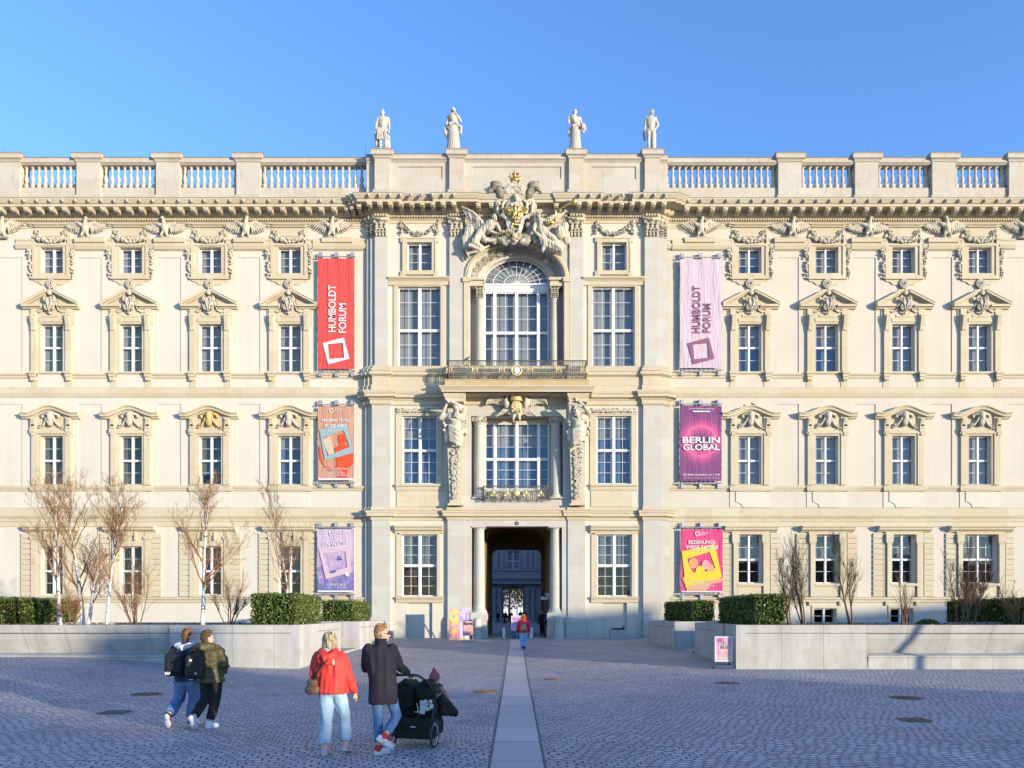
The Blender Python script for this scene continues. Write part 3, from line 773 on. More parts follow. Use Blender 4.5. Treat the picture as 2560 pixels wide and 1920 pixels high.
def rowC():
    mb = MB()
    for q in (-1, 1):
        a, b = sorted((q*34*s, q*49*s)); mb.box(a, b, -.13, 0, ZW(1213), ZW(1040)); a, b = sorted((q*49*s, q*54*s)); mb.box(a, b, -.05, 0, ZW(1090), ZW(1046))
        a, b = sorted((q*38*s, q*50*s)); mb.box(a, b, -.2, 0, ZW(1072), ZW(1046)); mb.box(a-.02, b+.02, -.23, 0, ZW(1082), ZW(1073)); mb.box(a+.06, b-.06, -.2, 0, ZW(1090), ZW(1082))
        for k in range(5): mb.box(a+.05, b-.05, -.26+.02*k, -.1, ZW(1050+5*k)-.05, ZW(1050+5*k)+.05)
    ring(mb, -34*s, 34*s, ZW(1212), ZW(1086), -28.3*s, 28.3*s, ZW(1211), ZW(1090), -.07, 0)
    mb.box(-52*s, 52*s, -.17, 0, ZW(1085.5), ZW(1078)); mb.box(-36*s, 36*s, -.05, 0, ZW(1078), ZW(1036))
    mb.box(-52*s, 56*s, -.2, 0, ZW(1226), ZW(1215.5)); mb.box(-50*s, 54*s, -.16, 0, ZW(1229), ZW(1226))
    pd = MB(); path = []
    for i in range(29):
        x = -72+144*i/28; ax = abs(x)
        f = .5*(1+math.cos(math.pi*min(ax, 58)/58)); yy = 1034-17*f+(1.2*max(0, 1-abs(ax-58)/10))
        path.append((x*s, ZW(yy)))
    rake(pd, path, [(0, -.36), (.16, -.34), (.2, -.26), (.32, -.24), (.34, -.12), (.42, -.06), (.44, 0), (0, .05)], 0)
    orn = MB(); zc = ZW(1050)
    orn.cap((0, -.16, zc+.3), (0, -.2, zc-.3), .26, .17, 10)
    orn.ell((0, -.3, zc+.12), (.16, .12, .2), None, 10, 7); orn.ell((0, -.3, zc+.36), (.2, .12, .1), None, 8, 5)
    for q in (-1, 1):
        orn.cap((q*.1, -.26, zc+.38), (q*.48, -.16, zc+.28), .1, .08, 7); orn.ell((q*.5, -.16, zc+.2), (.12, .09, .13), None, 8, 5)
        orn.tube([(q*.2, -.26, zc+.1), (q*.26, -.2, zc-.1), (q*.42, -.14, zc-.3), (q*.66, -.1, zc-.46)], [.07, .08, .09, .08], 6)
        garland(orn, [(q*.4, -.1, zc-.25), (q*.75, -.08, zc-.5)], .13, 14)
        orn.tube([(q*.1, -.3, zc-.02), (q*.12, -.32, zc-.2), (q*.05, -.26, zc-.45)], [.05, .05, .03], 6)
    for k in range(-2, 3): orn.cap((k*.07, -.3, zc+.02), (k*.05, -.26, zc-.4), .03, .025, 5)
    return mb, pd, [('carving', orn)]
def rowD(left, hw=28.3):
    mb = MB(); e = hw-28.3; pd = MB()
    L_ = 64+e if left else 66+e
    rake(pd, [(-(L_)*s, ZW(1327.5)), (-(L_-14)*s, ZW(1327.3)), ((L_-14)*s, ZW(1327.3)), (L_*s, ZW(1327.5))], [(0, -.1), (.12, -.08), (.2, .0), (.36, .04), (.38, .14), (.46, .22), (.46, .29), (0, .33)], 0)
    if left:
        for q in (-1, 1):
            a, b = sorted((q*36*s, q*50*s)); mb.box(a, b, -.14, 0, 3.0, ZW(1349)); mb.box(a-.04, b+.04, -.2, 0, ZW(1349), ZW(1342))
            mb.prism([(a, ZW(1342)), (b, ZW(1342)), (b+(.14 if q > 0 else 0), ZW(1330)), (a-(.14 if q < 0 else 0), ZW(1330))], -.12, 0)
            a, b = sorted((q*12*s, q*16*s)); mb.box(a, b, -.24, 0, ZW(1352), ZW(1330))
        mb.box(-48*s, 48*s, -.08, 0, ZW(1364), ZW(1328)); mb.box(-14*s, 14*s, -.16, 0, ZW(1340), ZW(1330))
        ring(mb, -36*s, 36*s, 3.0, ZW(1361), -28.3*s, 28.3*s, ZW(1487), ZW(1366), -.09, 0)
    else:
        for q in (-1, 1):
            a, b = sorted((q*(hw+4)*s, q*(hw+14)*s)); mb.box(a, b, -.16, 0, 3.0, ZW(1356)); mb.box(a-.1, b+.1, -.24, 0, ZW(1356), ZW(1337)); mb.box(a-.05, b+.05, -.2, 0, ZW(1360), ZW(1356))
            a, b = sorted((q*(hw+15)*s, q*(hw+21)*s)); mb.box(a, b, -.06, 0, 3.0, ZW(1340))
        mb.box(-(hw+18)*s, (hw+18)*s, -.14, 0, ZW(1336.5), ZW(1328)); 
        ring(mb, -(hw+4)*s, (hw+4)*s, ZW(1462), ZW(1336.8), -hw*s, hw*s, ZW(1458), ZW(1337), -.03, 0)
        mb.box(-(hw+5)*s, (hw+5)*s, -.18, 0, ZW(1465), ZW(1459)); mb.box(-(hw+2)*s, (hw+2)*s, -.06, 0, ZW(1490), ZW(1465))
    for q in (-1, 1):     # rusticated strips either side
        z0, z1 = 3.03, ZW(1333); n = 12
        for k in range(n):
            a, b = sorted((q*(50+e*.9)*s+(q*.02), q*(76+e*.7)*s)); h = (z1-z0)/n
            mb.box(a, b, -.085, 0, z0+k*h+.02, z0+(k+1)*h-.02)
    return mb, pd, None
def rowE():
    mb = MB(); ring(mb, -34*s, 34*s, ZW(1562), ZW(1514), -28*s, 28*s, ZW(1559), ZW(1521), -.05, 0)
    for q in (-1, 1):
        a, b = sorted((q*34*s, q*42*s)); mb.box(a, b, -.12, 0, ZW(1514), 2.7); mb.box(a-.03, b+.03, -.18, 0, ZW(1506), 2.72)
    return mb, None, None
cache = {}
def get(key, fn):
    if key not in cache: cache[key] = fn()
    return cache[key]
spec = {('l', 'A'): [(1, 'blind')], ('r', 'A'): [(1, 'blind_b')]}
for side, i, row, cx, hw, z0, z1 in wins:
    key = row+(side if row == 'D' else '')+('w' if hw > 1 else '')
    def mk():
        st = {'A': rowA, 'B': rowB, 'C': rowC, 'D': lambda: rowD(side == 'l', hw/s), 'E': rowE}[row]()
        out = [st[0].mesh('window', M['trim'])]
        out.append(st[1].mesh('pediment', M['trim']) if st[1] else None)
        out.append([(a_, b_.mesh(a_, M['relief'], True)) for a_, b_ in st[2]] if st[2] else None)
        rows, spl = {'A': ((3,), .5), 'B': ((2, 2), .525), 'C': ((2, 2), .5), 'D': ((2, 2), .49), 'E': ((2,), .5)}[row]
        ws = hw > 1
        out.append(sash(-hw, hw, z0, z1, .22, 2 if ws else 1, rows, spl, .11 if row != 'A' else .11, .045).mesh('sash', M['white']))
        out.append(pane(-hw+.02, hw-.02, z0+.02, z1-.02, .262).mesh('pane', M['glass']))
        return out
    ms = get(key, mk)
    w = link('window', ms[0], palace, (cx, WY, 0))
    if ms[1]: link('pediment', ms[1], w)
    if ms[2]:
        for a_, b_ in ms[2]: o = link(a_, b_, w)
        if row == 'C' and side == 'l' and i == 2:
            o.data = ms[2][0][1].copy(); setmat(o.data, M['ochre'])
    link('sash', ms[3], w); link('pane', ms[4], w)
    sp_ = [(1, 'blind')]
    if row == 'B' and side == 'l' and i < 2: sp_ = [(1, 'blind_o')]
    if row == 'B' and side == 'r' and i < 2: sp_ = [(.5, 'blind'), (1, 'blind_b')]
    if row == 'A' and side == 'r' and i == 0: sp_ = [(.62, 'blind'), (1, 'blind_b')]
    if row == 'C' and side == 'l': sp_ = [(1, 'blind_d')] if i < 3 else [(.22, 'blind'), (1, 'blind_b')]
    if row == 'C' and side == 'l' and i == 2: sp_ = [(.78, 'blind_d'), (1, 'dark')]
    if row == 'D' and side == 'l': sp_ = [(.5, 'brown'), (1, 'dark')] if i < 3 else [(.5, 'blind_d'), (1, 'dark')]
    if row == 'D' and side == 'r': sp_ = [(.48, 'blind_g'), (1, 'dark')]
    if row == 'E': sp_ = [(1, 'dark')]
    m_, mt = window_backing(-hw, hw, z0, z1, .47, sp_)
    m_.build('blind', mt, w)  # includes the dark sheets that stand for the room's shade
M_names = None

# ------------------------------------------------------------ portal windows
def pwin(key, cols, rows, spl, spec_, mw=.17, y=.22):
    x0, x1, z0, z1, _ = PW[key]; mb = MB(); yy = y
    lev = key[0]
    if lev == 'A':
        X0, X1 = x0-15/40, x1+8/40
        X0, X1 = (x0+x1)/2-42.5/40, (x0+x1)/2+42.5/40
        ring(mb, X0, X1, z0-.28, z1+.3, x0, x1, z0, z1, yy-.1, yy); ring(mb, X0, X1, z0-.28, z1+.3, X0+.1, X1-.1, z0-.2, z1+.22, yy-.14, yy-.1)
        for a in (X0-.12, X1-.2):
            mb.box(a, a+.32, yy-.12, yy, z0-.38, z0-.05); mb.box(a, a+.32, yy-.12, yy, z1+.0, z1+.34)
    if lev == 'B':
        a, b = (x0-26/40, x1+22/40)
        c = (x0+x1)/2; a, b = c-77/40, c+77/40
        sweep(mb, [(a, yy), (b, yy)], [(0, z1+.05), (.1, z1+.08), (.12, z1+.28), (.16, z1+.34), (.24, z1+.42), (.3, z1+.46), (.3, z1+.55), (0, z1+.6)])
        ring(mb, x0-.27, x1+.27, z0-.1, z1+.1, x0, x1, z0, z1, yy-.06, yy)
    if lev == 'C':
        c = (x0+x1)/2; mb.box(c-58/40, c+58/40, yy-.1, yy, z1+.1, z1+.16)
        ring(mb, x0-.42, x1+.32, z0-.02, z1+.12, x0, x1, z0, z1, yy-.06, yy)
        sweep(mb, [(c-60/40, yy), (c+58/40, yy)], [(0, z0-.42), (.08, z0-.4), (.12, z0-.2), (.2, z0-.15), (.22, z0-.04), (0, z0)])
        mb.box(c-58/40, c+46/40, yy-.05, yy, 8.66, z0-.42)
    if lev == 'D':
        c = (x0+x1)/2; ring(mb, x0-.36, x1+.2, z0-.02, z1+.02, x0, x1, z0, z1, yy-.06, yy)
        sweep(mb, [(c-61/40, yy), (c+59/40, yy)], [(0, z1+.06), (.12, z1+.08), (.16, z1+.22), (.34, z1+.26), (.36, z1+.36), (.46, z1+.46), (.46, z1+.56), (0, z1+.6)])
        mb.box(c-50/40, c+50/40, yy-.12, yy, z1+.0, z1+.08)
        sweep(mb, [(c-59/40, yy), (c+59/40, yy)], [(0, z0-.42), (.08, z0-.38), (.12, z0-.2), (.2, z0-.12), (.22, z0-.04), (0, z0)])
    w = mb.build('window', M['trim'], palace)
    sash(x0, x1, z0, z1, yy+.16, cols, rows, spl, mw*.85, .055).build('sash', M['white'], w)
    pane(x0+.02, x1-.02, z0+.02, z1-.02, yy+.202).build('pane', M['glass'], w)
    m_, mt = window_backing(x0, x1, z0, z1, yy+.44, spec_); m_.build('blind', mt, w)
    if lev == 'A':
        o = MB(); c = (x0+x1)/2; zg = Z(563, .1)
        garland(o, catn(c-42/40, c+42/40, zg, .55, yy-.06, 14), .15, 60)
        for q in (-1, 1): garland(o, [(c+q*45/40, yy-.05, zg+.2), (c+q*46/40, yy-.05, zg-.5)], .14, 22); o.tube([(c+q*44/40, yy-.05, zg+.25), (c+q*30/40, yy-.05, zg-.1)], .03, 5)
        o.build('garland', M['grey_relief'], w, True)
    if lev == 'C':
        o = MB(); c = (x0+x1)/2; zg = Z(1025, .1)
        for k in range(90):
            t = rnd.uniform(-1, 1); o.ell((c+t*1.4, yy-.06-rnd.random()*.05, zg+rnd.uniform(-.13, .13)), (.1, .05, .035), rotm('Y', rnd.uniform(-1, 1)), 6, 4)
        o.cap((c-1.4, yy, zg), (c+1.4, yy, zg), .13, .13, 8)
        o.build('garland', M['relief'], w, True)
for k in ('A1', 'A2'): pwin(k, 1, (3,), .5, [(1, 'blind')], .14)
for k in ('B1', 'B2'): pwin(k, 2, (3, 3), .49, [(1, 'blind')], .2)
pwin('C1', 2, (3, 3), .5, [(.32, 'blind'), (1, 'blind_b')], .19, .26); pwin('C2', 2, (3, 3), .5, [(.3, 'blind'), (1, 'blind_b')], .19, .26)
pwin('D1', 2, (3, 3), .5, [(.5, 'blind_g'), (1, 'brown')], .19, .26); pwin('D2', 2, (3, 3), .5, [(.5, 'blind_g'), (1, 'dark')], .19, .26)
# centre windows
w = MB(); w.box(W1[0]-.02, W1[1]+.02, .86, .9, Z1b-.25, Z1b-.02); w.box(W1[0]-.02, W1[1]+.02, .86, .98, Z1a, Z1a+.75); w = w.build('window', M['trim'], palace)
sash(W1[0], W1[1], Z1a+.75, Z1b-.26, .9, [1, 2, 2, 1], (3, 3), .455, .17, .06, mull=(.16, .5, .84)).build('sash', M['white'], w)
pane(W1[0], W1[1], Z1a+.75, Z1b-.26, .945).build('pane', M['glass'], w)
m_, mt = window_backing(W1[0], W1[1], Z1a+.2, Z1b-.2, 1.2, [(.3, 'blind'), (1, 'blind_b')]); m_.build('blind', mt, w)
w = MB(); w.box(W2[0], W2[1], .93, 1.1, Z(731, .95), Z(709, .95)); w.box(W2[0], W2[1], .88, .93, Z(713, .9), Z(709, .9)); w.box(W2[0], W2[1], .9, .93, Z(730, .9), Z(724, .9))
w = w.build('window', M['white'], palace)
zt = Z(731, .95)
sash(W2[0], W2[1], 15.95, zt, .95, [1, 2, 2, 1], (3, 4), .6, .18, .06, mull=(.16, .5, .84)).build('sash', M['white'], w)
pane(W2[0], W2[1], 15.95, zt, .995).build('pane', M['glass'], w)
m_, mt = window_backing(W2[0], W2[1], 15.95, zs+1.6, 1.28, [(1, 'blind')]); m_.build('blind', mt, w)
fan = MB(); zf = Z(709, .95); fa, fb = 2.07, zs+1.53-zf
fe = lambda k, t, y=1.0: (ccx+fa*k*math.cos(t), y, zf+fb*k*math.sin(t))
for k in (1.0, .72, .38):
    fan.tube([fe(k if k < 1 else .99, T[i]) for i in range(NA+1)], .02 if k < 1 else .04, 5)
for j in range(1, 12): 
    t = math.pi*j/12; fan.tube([fe(.02, t), fe(.99, t)], .016, 5)
fan.ell((ccx, .99, zf), (.13, .05, .1), None, 8, 5)
fan.build('fanlight', M['white'], w)
gp = MB(); gp.add([(ccx, 1.02, zf)]+[fe(1.0, t, 1.02) for t in T], [(0, i+1, i+2) for i in range(NA)]); gp.build('pane', M['glass'], w)

# ------------------------------------------------------------ portal order: capitals, columns, archivolt
for (a, b) in ((936.6, 969.4), (1123.6, 1158.4), (1424, 1459), (1612, 1647)):
    mb = MB(); corinth(mb, X(a), X(b), Z(590, 0), Z(548, 0), -.02, .3); mb.build('capital', M['relief'], palace, True)
for (a, b, y) in ((924.7, 937, .2), (914, 925, .4), (1647, 1660, .2), (1660, 1671, .4)):
    mb = MB(); corinth(mb, X(a), X(b), Z(590, 0), Z(548, 0), y-.02, .62); mb.build('capital', M['relief'], palace, True)
mb = MB()
for i, (x0, x1, y, _) in enumerate(LO):      # astragal lines on lower piers
    if i in (2, 4, 6, 8): mb.box(x0-.03, x1+.03, y-.03, y, Z(1313, 0), Z(1311, 0)) if False else None
def column(cx, y, z0, z1, r, order):
    mb = MB(); h = z1-z0
    mb.lathe([(r*1.35, 0), (r*1.35, .1), (r*1.28, .16), (r*1.1, .2), (r*1.15, .26), (r*1.02, .3), (r, .36), (r, h*.33), (r*.93, h*.7), (r*.86, h-.32), (r*.9, h-.3), (r*.86, h-.26), (r*.86, h-.2), (r*1.1, h-.1), (r*1.15, h-.06)], (cx, y, z0), 20)
    mb.box(cx-r*1.35, cx+r*1.35, y-r*1.35, y+r*1.35, z0-.06, z0+.02)
    if order == 'tuscan': mb.box(cx-r*1.25, cx+r*1.25, y-r*1.25, y+r*1.25, z1-.08, z1)
    o = mb.build('column', M['stone'], palace, 'auto')
    if order == 'corinth':
        m2 = MB(); corinth(m2, cx-r*.95, cx+r*.95, z1-.02, z1+.7, y-r*.95, y+r*.8)
        m2.build('capital', M['relief'], o, True)
    if order == 'ionic':
        m2 = MB(); m2.box(cx-r*1.2, cx+r*1.2, y-r*1.1, y+r, z1+.3, z1+.4); m2.box(cx-r, cx+r, y-r, y+r, z1-.02, z1+.3)
        for q in (-1, 1): volute(m2, cx+q*r*.95, y-r*1.1, z1+.1, r*.42, flip=-q, start=math.pi/2)
        garland(m2, catn(cx-r*.7, cx+r*.7, z1+.1, .14, y-r*1.15), .07, 18)
        m2.build('capital', M['relief'], o, True)
    return o
for c in (1198, 1388.5):
    column(X(c, .5), .52, Z(1532, .5), ZG-.0, .36, 'tuscan')
    mb = MB(); cx = X(c, .4); wd_ = .5
    mb.box(cx-wd_, cx+wd_, .0, .9, .2, 1.52); mb.box(cx-wd_-.05, cx+wd_+.05, -.05, .9, .2, 1.1); mb.box(cx-wd_-.04, cx+wd_+.04, -.04, .92, 1.52, 1.96); mb.box(cx-wd_+.02, cx+wd_-.02, 0.02, .9, 1.96, 2.02)
    mb.build('column_pedestal', M['stone'], palace)
for c in (1198.5, 1389.5):
    column(X(c, .5), .5, Z(1247, .5)+.02, Z(1057, .5), .335, 'ionic')
for c in (1200, 1385.5):
    column(X(c, .55), .55, 15.95, Z(747, .55), .27, 'corinth')
for a, b in ((ccx-3.0, ccx-2.08), (ccx+2.08, ccx+3.0)):
    mb = MB()
    mb.box(a, b, .1, .95, Z(718, .3), Z(709, .3)); mb.box(a+.04, b-.04, .14, .95, Z(709, .3), Z(704, .3)); mb.box(a-.06, b+.06, .02, .95, Z(704, .3), Z(697.5, .3))
    mb.build('impost', M['trim'], palace)
mb = MB()      # arch moulding and coffers with rosettes
rows_ = [(3.0, 2.1, .15), (3.0, 2.1, .0), (3.08, 2.16, -.04), (3.14, 2.2, .02), (3.2, 2.25, .0), (3.3, 2.33, .06), (3.3, 2.33, .16)]
for (a, b, y), (a2, b2, y2) in zip(rows_, rows_[1:]):
    for i in range(NA): mb.quad(ellp(a, b, T[i], y), ellp(a2, b2, T[i], y2), ellp(a2, b2, T[i+1], y2), ellp(a, b, T[i+1], y))
for x_ in (ccx-3.3, ccx+2.98): mb.box(x_, x_+.32, -.02, .2, 17.5, zs-.32)
for x_ in (ccx-3.36, ccx+2.92): mb.box(x_, x_+.44, -.08, .2, zs-.3, zs-.02)
arch = mb.build('archivolt', M['trim'], palace, 'auto')
mb = MB()
for j in range(15):
    t = math.pi*(j+.5)/15
    # arc-length-ish spacing
    c = Vector(ellp(2.67, 1.90, t, .385)); out_ = Vector((math.cos(t)/2.67, 0, math.sin(t)/1.9)).normalized()
    nrm = Vector((-out_.x*.6, -.8, -out_.z*.6)).normalized(); tan_ = Vector((0, 1, 0)).cross(out_).normalized(); bit = nrm.cross(tan_).normalized()
    for r_, th in ((.2, .035), (.12, .03), (.04, .045)):
        mb.tube([c+nrm*.05+(tan_*math.cos(2*math.pi*k/14)+bit*math.sin(2*math.pi*k/14))*r_ for k in range(14)], th, 5, closed=True)
    q = .25
    for a, b in (((-q, -q), (q, -q)), ((q, -q), (q, q)), ((q, q), (-q, q)), ((-q, q), (-q, -q))):
        mb.tube([c+tan_*a[0]+bit*a[1]+nrm*.02, c+tan_*b[0]+bit*b[1]+nrm*.02], .022, 4)
mb.build('rosettes', M['grey_relief'], arch, True)

# relief eagles of the wing frieze, rotated in pose a little from one to the next
lk = [1, 1, -1, 1, 1, 1, 1, 1, -1, -1]
ce = [12, 218.6, 416, 618, 832, 1749, 1976.5, 2167, 2361, 2556]
for i, c in enumerate(ce):
    mb = MB(); eagle(mb, 0, 0, 0, 1.16 if i not in (3, 8) else 1.25, lk[i], (.12, 0, -.1, 0, .1)[i % 5])
    me = remesh(mb, .028, 1, .5, (.03, 3.2, nz)); setmat(me, M['relief'])
    link('eagle_relief', me, palace, (XW(c), WY-.1, ZW(576)))
# ------------------------------------------------------------ balcony
YBf = -1.35
mb = MB(); bx0, bx1 = X(1096.7, -1.45), X(1489, -1.45)
kx0, kx1 = X(1111.6, -1.25), X(1472, -1.25)
zb0 = Z(978, -1.4)
prof = [(-.3, zb0), (.0, zb0), (.02, zb0+.1), (.06, zb0+.16), (.16, zb0+.3), (.16, zb0+.36), (-.3, zb0+.4)]
sweep(mb, [(bx0+.16, .1), (bx0+.16, -1.29), (bx1-.16, -1.29), (bx1-.16, .1)], prof)
mb.box(bx0+.3, bx1-.3, -1.2, .1, zb0+.0, zb0+.3)
bal = mb.build('balcony_slab', M['trim'], palace)
mb = MB(); zk = zb0+.4
sweep(mb, [(kx0, .1), (kx0, -1.2), (kx1, -1.2), (kx1, .1)], [(0, zk-.05), (.0, zk+.3), (.03, zk+.34), (.03, zk+.38)]); mb.box(kx0+.02, kx1-.02, -1.18, .1, zk, zk+.36)
mb.build('balcony_kerb', mat_stone('stained_sandstone', (.42, .33, .19), ochre=.8, dirt=.5), palace)
zr0, zr1 = zk+.4, Z(901.5, -1.1)
rail = MB(); gold = MB()
ry = -1.1; rx0, rx1 = X(1119, ry), X(1466, ry)
def railing(rl, gd, p0, p1, z0, z1, dens=.1, seed=0, bottom=.5, rl_rows=True):
    p0 = Vector(p0); p1 = Vector(p1); L = (p1-p0).length; n = int(L/dens); u = (p1-p0)/L; h = z1-z0
    P = lambda t, z: tuple(p0+u*t)[:2]+(z,)
    rl.tube([P(0, z1), P(L, z1)], .032, 6); rl.tube([P(0, z1-.07), P(L, z1-.07)], .014, 4)
    for f in ((.72, .34, .12, .02) if rl_rows else (.1,)): rl.tube([P(0, z0+f*h), P(L, z0+f*h)], .014, 4)
    for i in range(n+1):
        t = L*i/n; rl.tube([P(t, z0), P(t, z1)], .011 if i % 6 else .024, 4)
        if i < n and rl_rows:
            c = t+L/n/2
            for k in range(6):
                a, b = 2*math.pi*k/6, 2*math.pi*(k+1)/6; r = dens*.34
                rl.tube([P(c+r*math.cos(a), z0+.86*h+r*1.7*math.sin(a)), P(c+r*math.cos(b), z0+.86*h+r*1.7*math.sin(b))], .008, 4)
                rl.tube([P(c+r*math.cos(a), z0+.06*h+r*.9*math.sin(a)), P(c+r*math.cos(b), z0+.06*h+r*.9*math.sin(b))], .01, 4)
                rl.tube([P(c+r*math.cos(a), z0+.23*h+r*1.3*math.sin(a)), P(c+r*math.cos(b), z0+.23*h+r*1.3*math.sin(b))], .01, 4)
railing(rail, gold, (rx0, ry, 0), (rx1, ry, 0), zr0, zr1, .105)
railing(rail, gold, (rx0, ry, 0), (rx0, .1, 0), zr0, zr1, .105); railing(rail, gold, (rx1, ry, 0), (rx1, .1, 0), zr0, zr1, .105)
rr = random.Random(5)
for x0, x1 in ((rx0, rx0+2.2), (rx1-2.2, rx1)):      # denser scrollwork at both ends
    for k in range(95):
        cx, cz = rr.uniform(x0+.05, x1-.05), rr.uniform(zr0+.05, zr0+.75*(zr1-zr0)); r = rr.uniform(.04, .1); a0 = rr.random()*6
        rail.tube([(cx+r*(1-.1*j)*math.cos(a0+j*.8), ry-.01, cz+r*(1-.1*j)*math.sin(a0+j*.8)) for j in range(8)], .009, 4)
rail = rail.build('balcony_railing', M['iron'], palace)
for px in (1123, 1187, 1254, 1325, 1396, 1459):
    x = X(px, ry); z = zr0+.52*(zr1-zr0)
    for q in (-1, 1):
        gold.tube([(x+q*.1, ry-.03, z-.2), (x+q*.18, ry-.04, z-.1), (x+q*.08, ry-.05, z), (x+q*.2, ry-.04, z+.12), (x+q*.1, ry-.03, z+.22)], .026, 5)
        gold.ell((x+q*.14, ry-.05, z), .045, None, 6, 4)
    gold.tube([(x, ry-.03, z-.24), (x, ry-.03, z+.24)], .02, 5)
cx = X(1291.5, ry); z = zr0+.47*(zr1-zr0)
gold.tube([(cx+.3*math.cos(a*math.pi/10), ry-.05, z+.3*math.sin(a*math.pi/10)) for a in range(20)], .045, 6, closed=True)
gold.build('gilded_ornament', M['gold_stone'], rail, True)
mb = MB(); mb.ell((cx, ry-.02, z), (.2, .06, .22), None, 12, 8); mb.build('oval_shield', M['white'], rail, True)
# small basket railing in front of the first floor centre window
yb = -.28; r2 = MB(); g2 = MB()
a0, a1 = X(1208, yb), X(1376, yb); z0, z1 = Z(1251, yb), Z(1215, yb)
railing(r2, g2, (a0, yb, 0), (a1, yb, 0), z0, z1, .09, rl_rows=False); railing(r2, g2, (a0, yb, 0), (a0, .5, 0), z0, z1, .09, rl_rows=False); railing(r2, g2, (a1, yb, 0), (a1, .5, 0), z0, z1, .09, rl_rows=False)
for k in range(150):
    cx, cz = rr.uniform(a0+.05, a1-.05), rr.uniform(z0+.08, z1-.1); r = rr.uniform(.04, .1); q0 = rr.random()*6
    r2.tube([(cx+r*(1-.1*j)*math.cos(q0+j*.8), yb-.01, cz+r*(1-.1*j)*math.sin(q0+j*.8)) for j in range(8)], .01, 4)
for px in (1234, 1268, 1291, 1315, 1352):
    x = X(px, yb); z = (z0+z1)/2
    if px == 1291: g2.lathe([(0, -.02), (.2, -.02), (.22, .0), (.16, .06), (.1, .08), (0, .1)], (x, yb-.02, z), 16, 'y')
    else:
        g2.ell((x, yb-.04, z+.03), (.08, .05, .15), None, 7, 5)
        for q in (-1, 1): g2.tube([(x, yb-.03, z-.2), (x+q*.16, yb-.03, z-.12), (x+q*.1, yb-.03, z+.05)], .025, 5); g2.ell((x+q*.17, yb-.04, z-.16), .05, None, 6, 4)
r2 = r2.build('window_railing', M['iron'], palace); g2.build('gilded_ornament', M['gold_stone'], r2, True)

# ------------------------------------------------------------ figure builder
class Fig:
    """joints in metres; x = across, y = depth (negative towards the camera), z up"""
    def __init__(s, J): s.J = {k: Vector(v) for k, v in J.items()}
def lerp(a, b, t): return Vector(a)*(1-t)+Vector(b)*t
def hand(mb, wr, d, side, curl=.3, palm=Vector((0, 1, 0))):
    d = d.normalized(); n = palm-d*palm.dot(d); n = n.normalized() if n.length > .01 else d.orthogonal().normalized(); w = d.cross(n).normalized()*side
    p0 = wr; p1 = wr+d*.085
    for k in range(4):
        o = w*((k-1.5)*.021); mb.cap(p0+o*.5+d*.01, p1+o, .017, .0135, 7)
        L = (.066, .078, .073, .055)[k]
        a = p1+o; b = a+(d*math.cos(curl)+n*math.sin(curl))*L*.45; c = b+(d*math.cos(curl*2.2)+n*math.sin(curl*2.2))*L*.38; e = c+(d*math.cos(curl*3)+n*math.sin(curl*3))*L*.3
        mb.cap(a, b, .0105, .0095, 6); mb.cap(b, c, .0095, .0088, 6); mb.cap(c, e, .0088, .0075, 6)
    t0 = wr+d*.025+w*-.028; t1 = t0+(d*.7-w*.6+n*.3).normalized()*.04; t2 = t1+(d*.9-w*.1+n*.4).normalized()*.035
    mb.cap(t0, t1, .014, .011, 7); mb.cap(t1, t2, .011, .009, 7)
def head(mb, c, face, tilt=0, s=1.0, female=False):
    """face: unit vector the face looks along (horizontal)"""
    f = Vector(face).normalized(); r = Vector((f.y, -f.x, 0)); up = Vector((0, 0, 1)); c = Vector(c)
    Rm = Matrix((r, f, up)).transposed()
    P = lambda x, y, z: c+(r*x+f*y+up*z)*s
    mb.ell(P(0, -.012, .02), (.076*s, .096*s, .098*s), Rm, 16, 12)
    mb.ell(P(0, .03, -.045), (.058*s, .06*s, .07*s), Rm, 14, 10)
    mb.cap(P(-.02, .055, -.092), P(.02, .055, -.092), .024*s, .024*s, 10)
    mb.cap(P(0, .085, .005), P(0, .108, -.03), .011*s, .0155*s, 8)      # nose
    mb.cap(P(-.012, .086, -.064), P(.012, .086, -.064), .009*s, .009*s, 6); mb.cap(P(-.01, .084, -.074), P(.01, .084, -.074), .009*s, .009*s, 6)
    mb.cap(P(-.05, .068, .028), P(.05, .068, .028), .014*s, .014*s, 6)    # brow
    for q in (-1, 1):
        mb.ell(P(q*.036, .064, -.018), (.02*s, .018*s, .016*s), Rm, 8, 6)
        mb.ell(P(q*.079, -.005, -.01), (.012*s, .021*s, .032*s), Rm, 10, 8)
def eyes(c, face, s=1.0):
    mb = MB(); f = Vector(face).normalized(); r = Vector((f.y, -f.x, 0)); c = Vector(c)
    for q in (-1, 1): mb.ell(c+(r*q*.031+f*.078+Vector((0, 0, .008)))*s, .0115*s, None, 10, 8)
    return mb
DEF = dict(head=(0, .02, 1.66), neck=(0, 0, 1.52), chest=(0, 0, 1.34), waist=(0, 0, 1.1), pelvis=(0, 0, .95),
           shL=(-.185, 0, 1.44), elL=(-.25, -.03, 1.16), wrL=(-.26, .06, .92), shR=(.185, 0, 1.44), elR=(.25, -.03, 1.16), wrR=(.26, .06, .92),
           hiL=(-.095, 0, .93), knL=(-.1, .03, .5), anL=(-.1, -.02, .09), hiR=(.095, 0, .93), knR=(.1, .03, .5), anR=(.1, -.02, .09))
